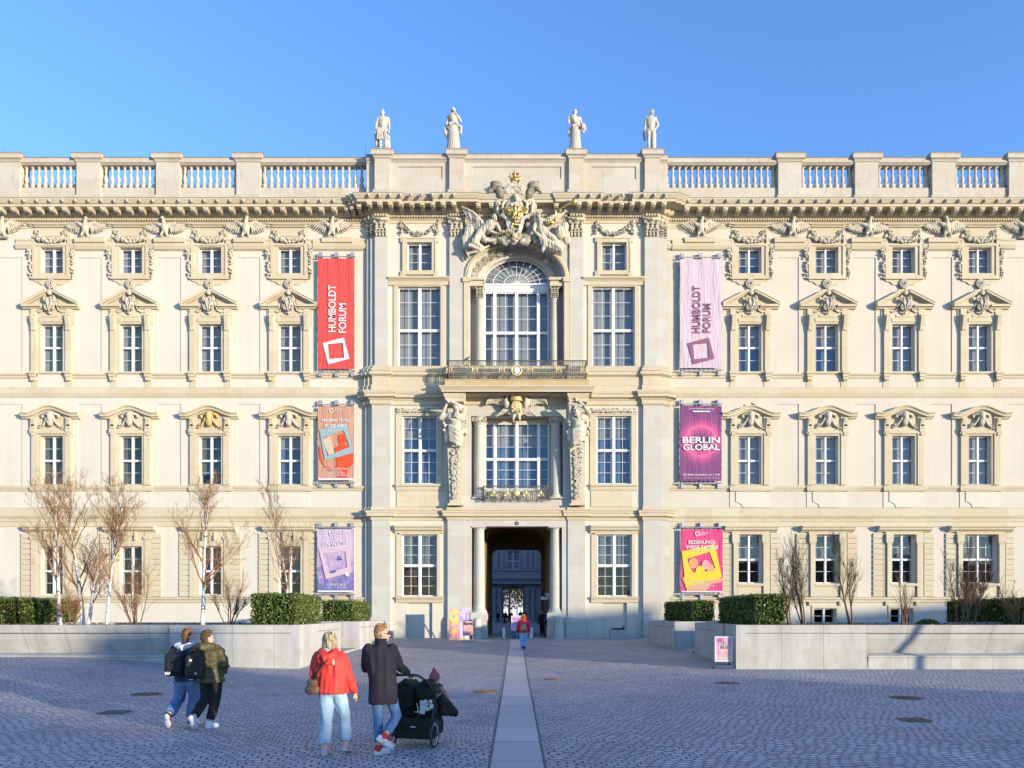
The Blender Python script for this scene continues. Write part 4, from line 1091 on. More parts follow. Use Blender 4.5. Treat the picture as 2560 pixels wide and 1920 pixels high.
def body_mb(J, face=(0, 1, 0), s=1, hands=True, heavy=1.0, palm=None, footL=(0, 1, 0), footR=(0, 1, 0), curl=.35):
    mb = MB(); V = {k: Vector(v) for k, v in J.items()}
    mb.cap(V['neck']-Vector((0, 0, .03)), V['head']-Vector((0, 0, .05)), .058*heavy, .05, 12)
    mb.cap(V['chest']+Vector((-.08, 0, .03)), V['chest']+Vector((.08, 0, .03)), .115*heavy, .115*heavy, 14)
    mb.cap(V['chest'], V['waist'], .125*heavy, .11*heavy, 14)
    for q in (-1, 1): mb.cap(V['chest']+Vector((q*.06, 0, 0)), V['waist']+Vector((q*.04, 0, 0)), .11*heavy, .1*heavy, 12)
    mb.cap(V['waist'], V['pelvis'], .12*heavy, .125*heavy, 14); mb.cap(V['hiL'], V['hiR'], .1*heavy, .1*heavy, 12)
    for q in 'LR':
        sg = -1 if q == 'L' else 1
        mb.cap(V['neck']-Vector((0, 0, .05)), V['sh'+q], .05, .055*heavy, 10)
        mb.cap(V['sh'+q], V['el'+q], .055*heavy, .042*heavy, 12); mb.cap(V['el'+q], V['wr'+q], .042*heavy, .027, 12)
        mb.cap(V['hi'+q], V['kn'+q], .088*heavy, .057*heavy, 12)
        m = lerp(V['kn'+q], V['an'+q], .3)
        mb.cap(V['kn'+q], m, .055*heavy, .056*heavy, 12); mb.cap(m, V['an'+q], .056*heavy, .036, 12)
        ft = Vector(footL if q == 'L' else footR).normalized()
        mb.cap(V['an'+q]-Vector((0, 0, .035)), V['an'+q]+ft*.15-Vector((0, 0, .05)), .036, .028, 10)
        mb.cap(V['an'+q], V['an'+q]-ft*.04-Vector((0, 0, .045)), .036, .034, 10)
        if hands: hand(mb, V['wr'+q], V['wr'+q]-V['el'+q], sg, curl, palm or Vector((-sg*.8, .3, 0)))
    head(mb, V['head'], face)
    return mb
def shoe(mbu, mbs, an, d):
    d = Vector(d); f = d.normalized(); an = Vector(an); up = Vector((f.y*0, 0, 1)); 
    side = Vector((f.y, -f.x, 0)); side = side.normalized() if side.length > .05 else Vector((1, 0, 0)); nn = side.cross(f).normalized()
    if nn.z < 0: nn = -nn
    Rm = Matrix((side, f, nn)).transposed()
    s0 = an-nn*.075
    mbu.cap(an, s0+nn*.03-f*.03, .048, .042, 10); mbu.cap(s0+nn*.035+f*.0, s0+f*.15+nn*.008, .046, .036, 12); mbu.ell(s0+f*.13+nn*.012, (.045, .07, .034), Rm, 12, 8); mbu.ell(s0-f*.04+nn*.02, (.04, .045, .045), Rm, 10, 8)
    mbs.ell(s0+f*.115-nn*.016, (.052, .1, .024), Rm, 14, 8); mbs.ell(s0-f*.02-nn*.014, (.045, .075, .026), Rm, 14, 8)
def trousers(J, r=(.105, .08, .085), heavy=1, hem=.08, top=.0):
    mb = MB(); V = {k: Vector(v) for k, v in J.items()}
    mb.cap(V['hiL']+Vector((0, -.015, .03)), V['hiR']+Vector((0, -.015, .03)), r[0]*1.04*heavy, r[0]*1.04*heavy, 14); mb.cap(V['waist']-Vector((0, 0, .12)), V['pelvis'], .1*heavy, .11*heavy, 14)
    for q in 'LR':
        k, a = V['kn'+q], V['an'+q]; e = lerp(k, a, 1-hem/.42)
        mb.cap(V['hi'+q], lerp(V['hi'+q], k, .55), r[0]*heavy, r[0]*.88*heavy, 14); mb.cap(lerp(V['hi'+q], k, .5), k, r[0]*.88*heavy, r[1], 14)
        mb.cap(k, lerp(k, a, .5), r[1], (r[1]+r[2])/2, 14)
        t = (a-k).normalized(); u = t.orthogonal().normalized(); w = t.cross(u)
        p0, p1 = lerp(k, a, .45), e
        n = 16; vs = []; r0, r1 = (r[1]+r[2])/2, r[2]
        for p, rr_ in ((p0, r0), (p1, r1)): vs += [p+(u*math.cos(2*math.pi*i/n)+w*math.sin(2*math.pi*i/n))*rr_ for i in range(n)]
        mb.add(vs, [(i, (i+1) % n, n+(i+1) % n, n+i) for i in range(n)]+[tuple(range(n-1, -1, -1)), tuple(range(n, 2*n))])
    return mb
def jacket(J, bulk=1.0, hem=.86, arm=(.085, .066, .05), flare=1.0, cuff=.03):
    mb = MB(); V = {k: Vector(v) for k, v in J.items()}
    b = bulk
    for q in (-1, 1):
        mb.cap(V['chest']+Vector((q*.085, 0, .03)), V['waist']+Vector((q*.065*flare, 0, 0)), .135*b, .135*b*flare, 14)
    mb.cap(V['shL']+Vector((.03, 0, -.01)), V['shR']+Vector((-.03, 0, -.01)), .075*b, .075*b, 12)
    mb.cap(V['chest']+Vector((0, 0, .05)), V['waist'], .15*b, .14*b*flare, 14)
    # skirt of the coat: elliptical tube from the waist down to a clean hem
    n = 20; vs = []; zs_ = [V['waist'].z+.05, (V['waist'].z+hem)/2, hem]; c0, c1 = V['waist'], V['pelvis']
    for i, z in enumerate(zs_):
        t = i/2; c = lerp(c0, c1, min(1, t*1.2)); rx = (.19+.015*t)*b*flare; ry = (.16+.02*t)*b*flare
        vs += [(c.x+rx*math.cos(2*math.pi*k/n), c.y+ry*math.sin(2*math.pi*k/n), z) for k in range(n)]
    fs = [(i*n+k, i*n+(k+1) % n, (i+1)*n+(k+1) % n, (i+1)*n+k) for i in range(2) for k in range(n)]+[tuple(range(n-1, -1, -1)), tuple(range(2*n, 3*n))]
    mb.add(vs, fs)
    for q in 'LR':
        mb.cap(V['sh'+q], V['el'+q], arm[0]*b, arm[1]*b, 14); e = lerp(V['el'+q], V['wr'+q], 1-cuff/.25)
        mb.cap(V['el'+q], e, arm[1]*b, arm[2]*b, 14)
    mb.cap(V['neck']-Vector((0, 0, .04)), V['neck']+Vector((0, 0, .015)), .08, .072, 12)
    return mb
def cloth(mb, mat, parent, name, vox=.013, amp=.012, fold=nfold, scale=7, sm=3):
    me = remesh(mb, vox, sm, .5, (amp, scale, fold)); setmat(me, mat); return link(name, me, parent)
def hairmesh(c, face, mat, parent, kind='short', s=1.0):
    f = Vector(face).normalized(); r = Vector((f.y, -f.x, 0)); c = Vector(c); up = Vector((0, 0, 1)); Rm = Matrix((r, f, up)).transposed()
    P = lambda x, y, z: c+(r*x+f*y+up*z)*s
    mb = MB()
    if kind == 'short':
        mb.ell(P(0, -.03, .047), (.082, .09, .09), Rm, 16, 12); mb.ell(P(0, -.055, .0), (.075, .065, .075), Rm, 14, 10); mb.ell(P(0, .022, .09), (.062, .05, .038), Rm, 12, 8); mb.ell(P(0, -.05, -.045), (.066, .055, .06), Rm, 12, 8)
        rg = random.Random(2)
        for k in range(36): mb.ell(P(rg.uniform(-.06, .06), rg.uniform(-.08, .05), .112+rg.uniform(-.02, .025)), .017, None, 6, 5)
    elif kind == 'bob':
        mb.ell(P(0, -.02, .035), (.098, .112, .104), Rm, 16, 12); mb.ell(P(0, -.05, -.05), (.098, .085, .09), Rm, 14, 10)
        for q in (-1, 1): mb.cap(P(q*.082, .0, .02), P(q*.08, .0, -.085), .03, .026, 8)
        rg = random.Random(4)
        for k in range(40):
            a = rg.uniform(0, 6.28); z = rg.uniform(-.1, .1); mb.cap(P(.09*math.cos(a), -.04+.09*math.sin(a), z+.03), P(.095*math.cos(a), -.04+.095*math.sin(a), z-.03), .014, .012, 5)
    elif kind == 'curly':
        mb.ell(P(0, -.03, .02), (.12, .12, .12), Rm, 16, 12)
        rg = random.Random(4)
        for k in range(90):
            a, b = rg.uniform(0, 6.28), rg.uniform(-1.2, 1.4); mb.ell(P(.12*math.cos(a)*math.cos(b), -.04+.11*math.sin(a)*math.cos(b), .02+.13*math.sin(b)), .028, None, 6, 5)
    me = remesh(mb, .008, 1, .5, (.009 if kind == 'short' else .006, 28, nz)); setmat(me, mat); return link('hair', me, parent)
def person(name, pos, J, label, rz=0, scale=1.0, skin='skin', **kw):
    me = remesh(body_mb(J, **kw), .0085, 2, .4); setmat(me, M[skin])
    o = link(name, me, None, pos, rz); o.scale = (scale,)*3
    tag(o, label, 'person'); return o

# ------------------------------------------------------------ atlantes, cartouche and coat of arms of the portal
def herm(cx, mirror, y=-.35):
    q = mirror; top, bot = Z(1120, -.3), 8.66
    mb = MB()
    w0, w1 = .47, .36; top -= .15
    vs = []
    for z, w, yf in ((bot, w1, -.32), (bot+.3, w1, -.32), (top, w0, -.55), (top+.2, w0, -.5)):
        vs += [(cx-w, yf, z), (cx+w, yf, z), (cx+w, .0, z), (cx-w, .0, z)]
    fs = [(i*4+k, i*4+(k+1) % 4, (i+1)*4+(k+1) % 4, (i+1)*4+k) for i in range(3) for k in range(4)]+[(3, 2, 1, 0), (12, 13, 14, 15)]
    mb.add(vs, fs); mb.box(cx-.48, cx+.48, -.38, .05, 8.66, 8.8)
    ped = mb.build('herm_pilaster', M['trim'], palace)
    mb = MB()
    for k in range(120):
        t = k/119; z = bot+.5+(top-bot-.55)*t; yf = -.33-.22*(z-bot)/(top-bot); w = (.14+.14*t)
        mb.ell((cx+rnd.uniform(-w, w), yf-.05, z), (rnd.uniform(.05, .1), .07, rnd.uniform(.05, .12)), rotm('Y', rnd.uniform(0, 3)), 7, 5)
    for k in range(16):
        t = k/15; z = bot+.5+(top-bot-.5)*t; yf = -.36-.22*(z-bot)/(top-bot)
        volute(mb, cx+(.1+.06*t)*(1 if k % 2 else -1), yf-.04, z, .12, .04, flip=1 if k % 2 else -1)
    mb.build('foliage_drop', M['relief'], ped, True)
    # muscular half figure bending under the load
    zt = Z(1003, -.7); zw = Z(1085, -.7); sc_ = 1
    b = MB(); y0 = -.62
    hd = (cx+q*.12, y0-.42, zt-.62); ch = (cx, y0-.12, zt-1.15); wa = (cx+q*.03, y0-.05, zw+.15)
    b.cap((ch[0]-.33, ch[1], ch[2]+.1), (ch[0]+.33, ch[1], ch[2]+.1), .34, .34, 14); b.cap(ch, wa, .42, .34, 14)
    for p in (-1, 1): b.ell((ch[0]+p*.2, ch[1]-.3, ch[2]+.05), (.23, .12, .17), None, 12, 8)
    for k in range(3):
        for p in (-1, 1): b.ell((wa[0]+p*.1, wa[1]-.32, wa[2]+.05+k*.19), (.1, .06, .085), None, 8, 6)
    b.cap((ch[0], ch[1]-.05, ch[2]+.3), hd, .16, .15, 10)
    head(b, hd, (q*.2, -1, 0), s=2.25)
    for k in range(46):
        a, c_ = rnd.uniform(0, 6.3), rnd.uniform(-.3, 1.4); b.ell((hd[0]+.24*math.cos(a)*math.cos(c_), hd[1]+.05+.24*math.sin(a)*math.cos(c_), hd[2]+.08+.26*math.sin(c_)), rnd.uniform(.05, .085), None, 7, 5)
    for k in range(16): b.ell((hd[0]+rnd.uniform(-.13, .13), hd[1]-.2+rnd.uniform(-.06, .04), hd[2]-.25-rnd.uniform(0, .25)), .065, None, 7, 5)
    # arms folded over the head
    o_ = -1
    shA = (cx-.45, y0-.12, ch[2]+.22); shB = (cx+.45, y0-.12, ch[2]+.22)
    if mirror > 0:
        elA = (cx-.86, y0-.25, ch[2]+.05); wrA = (cx-.5, y0-.35, zt-.28); elB = (cx+.62, y0-.3, zt-.5); wrB = (cx-.2, y0-.55, zt-.15)
    else:
        elA = (cx-.55, y0-.45, zt-.28); wrA = (cx+.1, y0-.6, zt-.45); elB = (cx+.62, y0-.45, zt-.75); wrB = (cx+.05, y0-.45, zt-.12)
    for a, e, w in ((shA, elA, wrA), (shB, elB, wrB)):
        b.cap(a, e, .2, .155, 12); b.cap(e, w, .155, .09, 12)
        hb = MB(); hand(hb, Vector((0, 0, 0)), (Vector(w)-Vector(e)), 1, .5, Vector((0, -1, 0))); b.add([Vector(v)*2.3+Vector(w) for v in hb.v], hb.f)
    # drapery swathes around the hips
    for k in range(10):
        t = k/9; zz = zw+.3-.85*t; sw = math.sin(k*2.1)*.1
        b.tube([(cx-.56+.12*t, y0+.1, zz+.3*q+sw), (cx-.3+.05*t, y0-.36+.1*t, zz+.12*q-sw), (cx+.12, y0-.44+.12*t, zz-.1*q+sw), (cx+.36, y0-.3+.1*t, zz-.2*q), (cx+.56-.14*t, y0+.1, zz-.1*q)], [.07, .11, .12, .1, .07], 8)
    b.cap((cx, y0+.02, zw+.2), (cx, y0+.05, zw-.35), .42, .36, 14); b.ell((cx-.5, y0-.05, zw-.1), (.17, .2, .5), None, 10, 7)
    for k in range(24): b.ell((cx+rnd.choice((-1, 1))*rnd.uniform(.45, .72), y0-.05-rnd.random()*.2, zw+rnd.uniform(-.1, .9)), rnd.uniform(.07, .14), None, 7, 5)
    me = remesh(b, .03, 1, .5, (.02, 4, nz)); setmat(me, M['relief']); link('atlante', me, ped)
    mb = MB(); sweep(mb, [(cx-.56, .1), (cx-.56, -1.0), (cx+.56, -1.0), (cx+.56, .1)], [(-.04, zt-.12), (0, zt-.1), (.02, zt+.1), (.05, zt+.14), (.12, zb0-.08), (.12, zb0-.002)]); mb.box(cx-.54, cx+.54, -.98, .1, zt-.1, zb0-.01)
    mb.build('impost_block', M['trim'], ped)
herm(X(1138, -.5), 1); herm(X(1444, -.5), -1)
# eagles with golden crest under the balcony
mb = MB(); cx = X(1291, -.3); cz = Z(1015, -.3)
for q in (-1, 1):
    mb.ell((cx+q*.62, -.3, cz+.15), (.22, .2, .34), rotm('Y', q*.2), 10, 8); mb.cap((cx+q*.62, -.32, cz+.35), (cx+q*.55, -.4, cz+.58), .13, .1, 9); mb.ell((cx+q*.5, -.44, cz+.64), (.13, .1, .1), None, 8, 6)
    for k in range(9):
        t = k/8; x0 = cx+q*(.8+1.0*t); z0 = cz+.5+.14*math.sin(math.pi*t)-.16*t
        mb.cap((x0, -.18, z0), (x0+q*.12, -.12, z0-.5+.3*t), .09, .05, 7); mb.cap((x0, -.26, z0), (x0+q*.08, -.22, z0-.22+.1*t), .08, .06, 7)
    mb.tube([(cx+q*.7, -.2, cz+.4), (cx+q*1.2, -.26, cz+.66), (cx+q*1.85, -.2, cz+.4)], [.12, .11, .06], 8)
    for k in range(6):
        mb.tube([(cx+q*.2, -.2, cz-.3-.05*k), (cx+q*(.4+.1*k), -.34, cz-.22-.08*(k % 2)), (cx+q*(.62+.13*k), -.22, cz-.38-.05*k), (cx+q*(.7+.13*k), -.26, cz-.3-.04*k)], [.06, .08, .06, .03], 6)
    mb.cap((cx+q*.15, -.3, cz-.55), (cx+q*.2, -.25, cz-.85), .12, .07, 8)
mb.ell((cx, -.2, cz-.3), (.6, .2, .35), None, 12, 8)
me = remesh(mb, .03, 1, .5, (.025, 4, nz)); setmat(me, M['relief']); o = link('eagle_cartouche', me, palace)
mb = MB(); mb.ell((cx, -.42, cz-.1), (.36, .2, .42), None, 14, 10)
for k in range(40): mb.ell((cx+rnd.uniform(-.28, .28), -.58, cz-.1+rnd.uniform(-.3, .3)), rnd.uniform(.03, .07), None, 6, 5)
mb.ell((cx, -.48, cz+.42), (.34, .25, .22), None, 12, 8); mb.tube([(cx+.34*math.cos(a*.524), -.48+.2*math.sin(a*.524), cz+.3) for a in range(12)], .05, 6, closed=True)
for k in range(5):
    a = math.pi*k/4; mb.tube([(cx+.34*math.cos(a), -.6, cz+.32), (cx+.22*math.cos(a), -.66, cz+.6), (cx, -.6, cz+.7)], .035, 5)
mb.ell((cx, -.58, cz+.74), .08, None, 8, 6)
mb.build('gilded_crest', M['gold_stone'], o, True)

# coat of arms over the arch
AY0 = -.35
def P3(px, py, y): return (X(px, y), y, Z(py, y))
mb = MB()
sx, sz = X(1287, -.9), Z(540, -.9)
shield = [(1240, 488), (1262, 470), (1287, 462), (1312, 470), (1333, 490)]
# oval field
mb.ell(P3(1287, 530, -.75), (.62, .2, 1.2), None, 20, 14)
mb.tube([P3(1287+23*math.cos(a*math.pi/12), 485-26*math.sin(a*math.pi/12), -.95) for a in range(0, 13)], .1, 8)
mb.tube([P3(1287+19*math.cos(a*math.pi/12), 485-21*math.sin(a*math.pi/12), -1.0) for a in range(0, 13)], .05, 8)
for a in range(1, 12): mb.tube([P3(1287+16*math.cos(a*math.pi/12), 487-18*math.sin(a*math.pi/12), -.98), P3(1287+8*math.cos(a*math.pi/12), 492-7*math.sin(a*math.pi/12), -.9)], [.05, .02], 6)
left = [(1264, 500), (1256, 512), (1258, 530), (1253, 538), (1266, 548), (1268, 562), (1272, 572), (1274, 580), (1288, 590)]
for sgn in (1, -1):
    mb.tube([P3(1287+sgn*(p-1287), q, -.88) for p, q in left], [.09, .1, .09, .08, .09, .08, .09, .09, .06], 8)
    mb.tube([P3(1287+sgn*(p-1287+5), q, -.94) for p, q in left[2:]], [.05]*7, 8)
    # lion-skin helmet / eagle head supporters
# face
head(mb, P3(1290, 494, -.98), (.1, -1, -.1), s=2.0)
for k in range(30): mb.ell(P3(1287+rnd.uniform(-10, 10), 520+rnd.uniform(-10, 62), -.95-.05*rnd.random()), rnd.uniform(.04, .08), None, 7, 5)
for sgn in (1, -1):
    volute(mb, X(1287, -.9)+sgn*.85, -.85, Z(505, -.9), .2, .07, flip=sgn)
    mb.tube([P3(1287+sgn*34, 488, -.8), P3(1287+sgn*44, 510, -.7), P3(1287+sgn*42, 530, -.65), P3(1287+sgn*32, 548, -.5)], [.14, .17, .14, .08], 10)
    mb.tube([P3(1287+sgn*40, 488, -.7), P3(1287+sgn*52, 505, -.6), P3(1287+sgn*51, 522, -.5), P3(1287+sgn*47, 534, -.45)], [.1, .13, .1, .05], 8)
    mb.ell(P3(1287+sgn*38, 500, -.6), (.35, .2, .55), None, 10, 8)
me = remesh(mb, .025, 1, .5, (.045, 6, nz)); setmat(me, M['relief']); coat = link('coat_of_arms', me, palace)
mb = MB()
for sgn in (1, -1):      # dark weathered eagle heads with crests
    f = lambda dx, py, y: P3(1287+sgn*dx, py, y)
    mb.cap(f(36, 488, -.8), f(44, 470, -.9), .3, .26, 12); mb.ell(f(46, 465, -.95), (.38, .28, .3), None, 12, 8)
    mb.cap(f(52, 469, -1.0), f(65, 480, -1.05), .19, .07, 9)
    for k in range(16): t = k/15; mb.ell(f(58-24*t, 458-3*math.sin(t*3)+8*t*t*3, -.85), (.09, .12, .11), None, 7, 5)
    for k in range(10): mb.cap(f(38-.6*k, 462+2.5*k, -.85), f(33-.5*k, 470+2.8*k, -.75), .07, .04, 6)
me = remesh(mb, .03, 1, .5, (.03, 4, nz)); setmat(me, simple('weathered_stone', (.20, .18, .14), .85, .2, .6, 3, .3)); link('eagle_heads', me, coat)
mb = MB()      # gold crown
c = P3(1287.5, 443, -.8)
mb.tube([(c[0]+.22*math.cos(a*.3926), c[1]+.22*math.sin(a*.3926), c[2]-.24) for a in range(16)], .06, 7, closed=True)
for k in range(8):
    a = k*math.pi/4
    mb.tube([(c[0]+.24*math.cos(a), c[1]+.24*math.sin(a), c[2]-.22), (c[0]+.36*math.cos(a), c[1]+.36*math.sin(a), c[2]+.0), (c[0]+.24*math.cos(a), c[1]+.24*math.sin(a), c[2]+.16), (c[0], c[1], c[2]+.2)], .035, 6)
    for j in range(3): mb.ell((c[0]+(.27+.05*j)*math.cos(a), c[1]+(.27+.05*j)*math.sin(a), c[2]-.12+.09*j), .05, None, 6, 5)
mb.ell((c[0], c[1], c[2]), (.2, .2, .14), None, 10, 7); mb.ell((c[0], c[1], c[2]+.26), .07, None, 8, 6); mb.box(c[0]-.02, c[0]+.02, c[1]-.02, c[1]+.02, c[2]+.3, c[2]+.44); mb.box(c[0]-.06, c[0]+.06, c[1]-.02, c[1]+.02, c[2]+.35, c[2]+.39)
mb.build('crown', M['gold'], coat, True)
mb = MB()      # gold eagle on the shield
ex, ez = X(1287, -1), Z(538, -1)
eagle(mb, ex, -.98, ez+.05, .72, 1, .22)
for k in range(7): mb.ell((ex+rnd.uniform(-.2, .2), -1.05, ez-.35-rnd.random()*.25), (.06, .04, .09), None, 6, 5)
mb.tube([P3(1281, 517, -1.1), P3(1287, 511, -1.12), P3(1293, 517, -1.1)], .04, 6)
mb.build('gold_eagle', M['gold'], coat, True)
mb = MB()
for k in range(70): mb.ell(P3(1288+rnd.uniform(-62, 62), 596+rnd.uniform(-12, 8)+abs(rnd.gauss(0, 3)), rnd.uniform(-.55, -.2)), (rnd.uniform(.15, .4), .16, rnd.uniform(.08, .2)), rotm('Y', rnd.uniform(-.8, .8)), 8, 6)
for k in range(40): mb.ell(P3(1288+rnd.choice((-1, 1))*rnd.uniform(26, 60), 565+rnd.uniform(-25, 25), rnd.uniform(-.45, -.2)), (rnd.uniform(.1, .25), .14, rnd.uniform(.12, .3)), rotm('Y', rnd.uniform(-.8, .8)), 8, 6)
me = remesh(mb, .03, 0, .5, (.03, 6, nfold)); setmat(me, M['grey_relief']); link('drapery', me, coat)
# reclining winged figures either side
def fame(sgn):
    b = MB(); f = lambda px, py, y: P3(px, py, y)
    if sgn < 0:
        hd = f(1236, 543, -.8); ch = f(1228, 562, -.6); pe = f(1205, 580, -.5)
        b.cap(ch, pe, .34, .3, 12); b.cap(f(1232, 552, -.7), hd, .12, .11, 8); head(b, hd, (.6, -.7, -.3), s=1.9)
        b.cap(f(1240, 560, -.65), f(1250, 578, -.8), .15, .11, 9); b.cap(f(1250, 578, -.8), f(1268, 582, -.85), .1, .07, 9)
        b.cap(f(1216, 560, -.6), f(1224, 578, -.8), .15, .12, 9); b.cap(f(1224, 578, -.8), f(1240, 583, -.85), .11, .07, 9)
        b.cap(pe, f(1186, 605, -.75), .3, .2, 12); b.cap(f(1186, 605, -.75), f(1206, 620, -.6), .19, .12, 10); b.cap(f(1206, 620, -.6), f(1200, 628, -.7), .1, .07, 8)
        b.cap(f(1200, 585, -.45), f(1212, 600, -.7), .25, .17, 12); b.cap(f(1212, 600, -.7), f(1232, 600, -.6), .17, .1, 10)
        for k in range(9): b.tube([f(1212-3*k, 580+2*k, -.62), f(1196-3*k, 598+2*k, -.75), f(1184+2*k, 612+1.6*k, -.65), f(1200+3*k, 626-1.5*k, -.55)], [.08, .1, .1, .05], 7)
        for k in range(14): b.ell(f(1166+rnd.uniform(-4, 16), 575+rnd.uniform(-6, 45), -.35), (.25, .18, .3), None, 9, 7)
        b.cap(f(1166, 626, -.35), f(1172, 645, -.3), .09, .05, 8)
        wing = [(1153, 516), (1205, 565)]
        for r_ in range(3):
            for k in range(10):
                t = k/9; a = f(1207-16*r_*t*.3-4*r_, 558-5*t-3*r_, -.55-.04*r_); L = (1-.28*r_); e = f(1207-(20+36*t)*L, 568-(8+46*t)*L+(1-t)*18*L, -.42-.06*r_)
                b.cap(a, e, .07, .055, 6)
        b.tube([f(1208, 562, -.6), f(1196, 545, -.6), f(1180, 530, -.55), f(1153, 516, -.5)], [.13, .12, .09, .04], 8)
    else:
        hd = f(1345, 537, -.8); ch = f(1351, 558, -.6); pe = f(1356, 582, -.5)
        b.cap(ch, pe, .33, .33, 12); b.cap(f(1348, 548, -.7), hd, .12, .11, 8); head(b, hd, (.35, -.8, .2), s=1.9)
        b.cap(f(1360, 552, -.6), f(1376, 562, -.75), .14, .11, 9); b.cap(f(1376, 562, -.75), f(1388, 548, -.9), .1, .07, 9)
        b.cap(f(1341, 556, -.6), f(1334, 574, -.8), .14, .12, 9); b.cap(f(1334, 574, -.8), f(1344, 586, -.8), .11, .07, 9)
        b.cap(pe, f(1385, 598, -.75), .3, .2, 12); b.cap(f(1385, 598, -.75), f(1404, 622, -.5), .19, .1, 10)
        b.cap(pe, f(1362, 605, -.75), .28, .18, 12); b.cap(f(1362, 605, -.75), f(1356, 628, -.6), .17, .1, 10)
        for k in range(12): b.tube([f(1342+3*k, 582+k, -.62), f(1352+4*k, 594+2*k, -.8), f(1356+4.4*k, 612+1.2*k, -.7), f(1364+3.6*k, 626+1.4*k, -.45)], [.08, .11, .1, .04], 7)
        for k in range(12): b.ell(f(1408+rnd.uniform(-16, 10), 572+rnd.uniform(-8, 50), -.35), (.25, .18, .3), None, 9, 7)
        b.ell(f(1400, 580, -.6), (.3, .25, .42), None, 10, 8)
        for r_ in range(3):
            for k in range(9):
                t = k/8; L = 1-.3*r_; b.cap(f(1366+4*r_, 548-2*t, -.45-.05*r_), f(1366+(20+34*t)*L, 560-(6+30*t)*L+(1-t)*6, -.35-.06*r_), .07, .055, 6)
    me = remesh(b, .024, 1, .5, (.04, 5, nfold)); setmat(me, M['relief']); link('winged_figure', me, coat)
fame(-1); fame(1)
mb = MB()
mb.tube([P3(1386, 556, -1.0), P3(1390, 530, -1.05), P3(1387, 524, -1.05)], [.05, .05, .09], 8)
mb.tube([P3(1392, 527, -1.05), P3(1420, 511, -1.1), P3(1432, 506, -1.12), P3(1437, 503, -1.13)], [.03, .05, .14, .26], 10)
mb.tube([P3(1366, 555, -1.0), P3(1386, 556, -1.0)], .06, 7)
for k in range(8): mb.ell(P3(1364+rnd.uniform(0, 24), 553+rnd.uniform(-5, 6), -.95), .08, None, 6, 5)
mb.tube([P3(1236, 592, -.95), P3(1262, 580, -.95), P3(1274, 578, -.95), P3(1296, 598, -.9)], [.03, .04, .04, .05], 7)
mb.tube([P3(1290, 598, -.9), P3(1302, 596, -.9)], .03, 6)
mb.build('gold_trumpets', M['gold'], coat, True)
# bird on the balcony rail
# house number plaque
mb = MB(); c = P3(1292, 1308, .1); mb.lathe([(0, 0), (.125, 0), (.125, .02), (.11, .03), (0, .03)], (c[0], .115, c[2]), 20, 'y'); pl = mb.build('number_plate', simple('navy_enamel', (.03, .03, .06), .3, .5, .05), palace)
# ------------------------------------------------------------ ground and paving
m = NB('sett_paving', .62, .35)
p = m.pos()
ds = m.n('ShaderNodeTexNoise', Scale=.9, Detail=2); m.l(p, ds.inputs['Vector'])
d2 = m.n('ShaderNodeVectorMath', _operation='MULTIPLY_ADD'); m.l(ds.outputs['Color'], d2.inputs[0]); d2.inputs[1].default_value = (.5, .5, 0); m.l(p, d2.inputs[2])
mp = m.n('ShaderNodeMapping', Rotation=(0, 0, R(-9))); m.l(d2.outputs[0], mp.inputs[0])
br = m.n('ShaderNodeTexBrick', Scale=1.0); br.inputs['Brick Width'].default_value = .17; br.inputs['Row Height'].default_value = .125
br.inputs['Mortar Size'].default_value = .015; br.inputs['Mortar Smooth'].default_value = .5; br.inputs['Bias'].default_value = 0
br.inputs['Color1'].default_value = (0, 0, 0, 1); br.inputs['Color2'].default_value = (1, 1, 1, 1)
m.l(mp.outputs[0], br.inputs['Vector'])
a = m.ramp(br.outputs['Color'], [(0, (.40, .34, .37)), (.4, (.52, .455, .475)), (.75, (.64, .55, .55)), (1, (.48, .39, .395))])
a = m.mix(.7, a, m.ramp(m.noise(p, .45, 5), [(.32, (.68,)*3), (.7, (1.1,)*3)]), 'MULTIPLY')
a = m.mix(br.outputs['Fac'], a, (.085, .075, .07))
m.color(a)
rnd_n = m.noise(p, 9, 3)
m.bump(m.math('ADD', m.math('MULTIPLY', br.outputs['Fac'], -1.0), m.math('ADD', m.math('MULTIPLY', rnd_n, .7), m.math('MULTIPLY', br.outputs['Color'], .25))), 1.0, .03)
M['setts'] = m.mat
def grade(a, b, fine0, fine1, st, n):
    out = list(np.arange(fine0, fine1+1e-6, st)); L = [fine0-(fine0-a)*(i/n)**2 for i in range(n, 0, -1)]; Rr = [fine1+(b-fine1)*(i/n)**2 for i in range(1, n+1)]
    return L+out+Rr
xs = grade(-400, 400, -24, 24, 1.0, 8); ys = grade(-300, 420, -40, 2, 1.0, 8)
mb = MB(); nx = len(xs)
mb.add([(x, y, gz(x, y)) for y in ys for x in xs], [(j*nx+i, j*nx+i+1, (j+1)*nx+i+1, (j+1)*nx+i) for j in range(len(ys)-1) for i in range(nx-1)])
tag(mb.build('square', M['setts'], None, True), kind='structure')
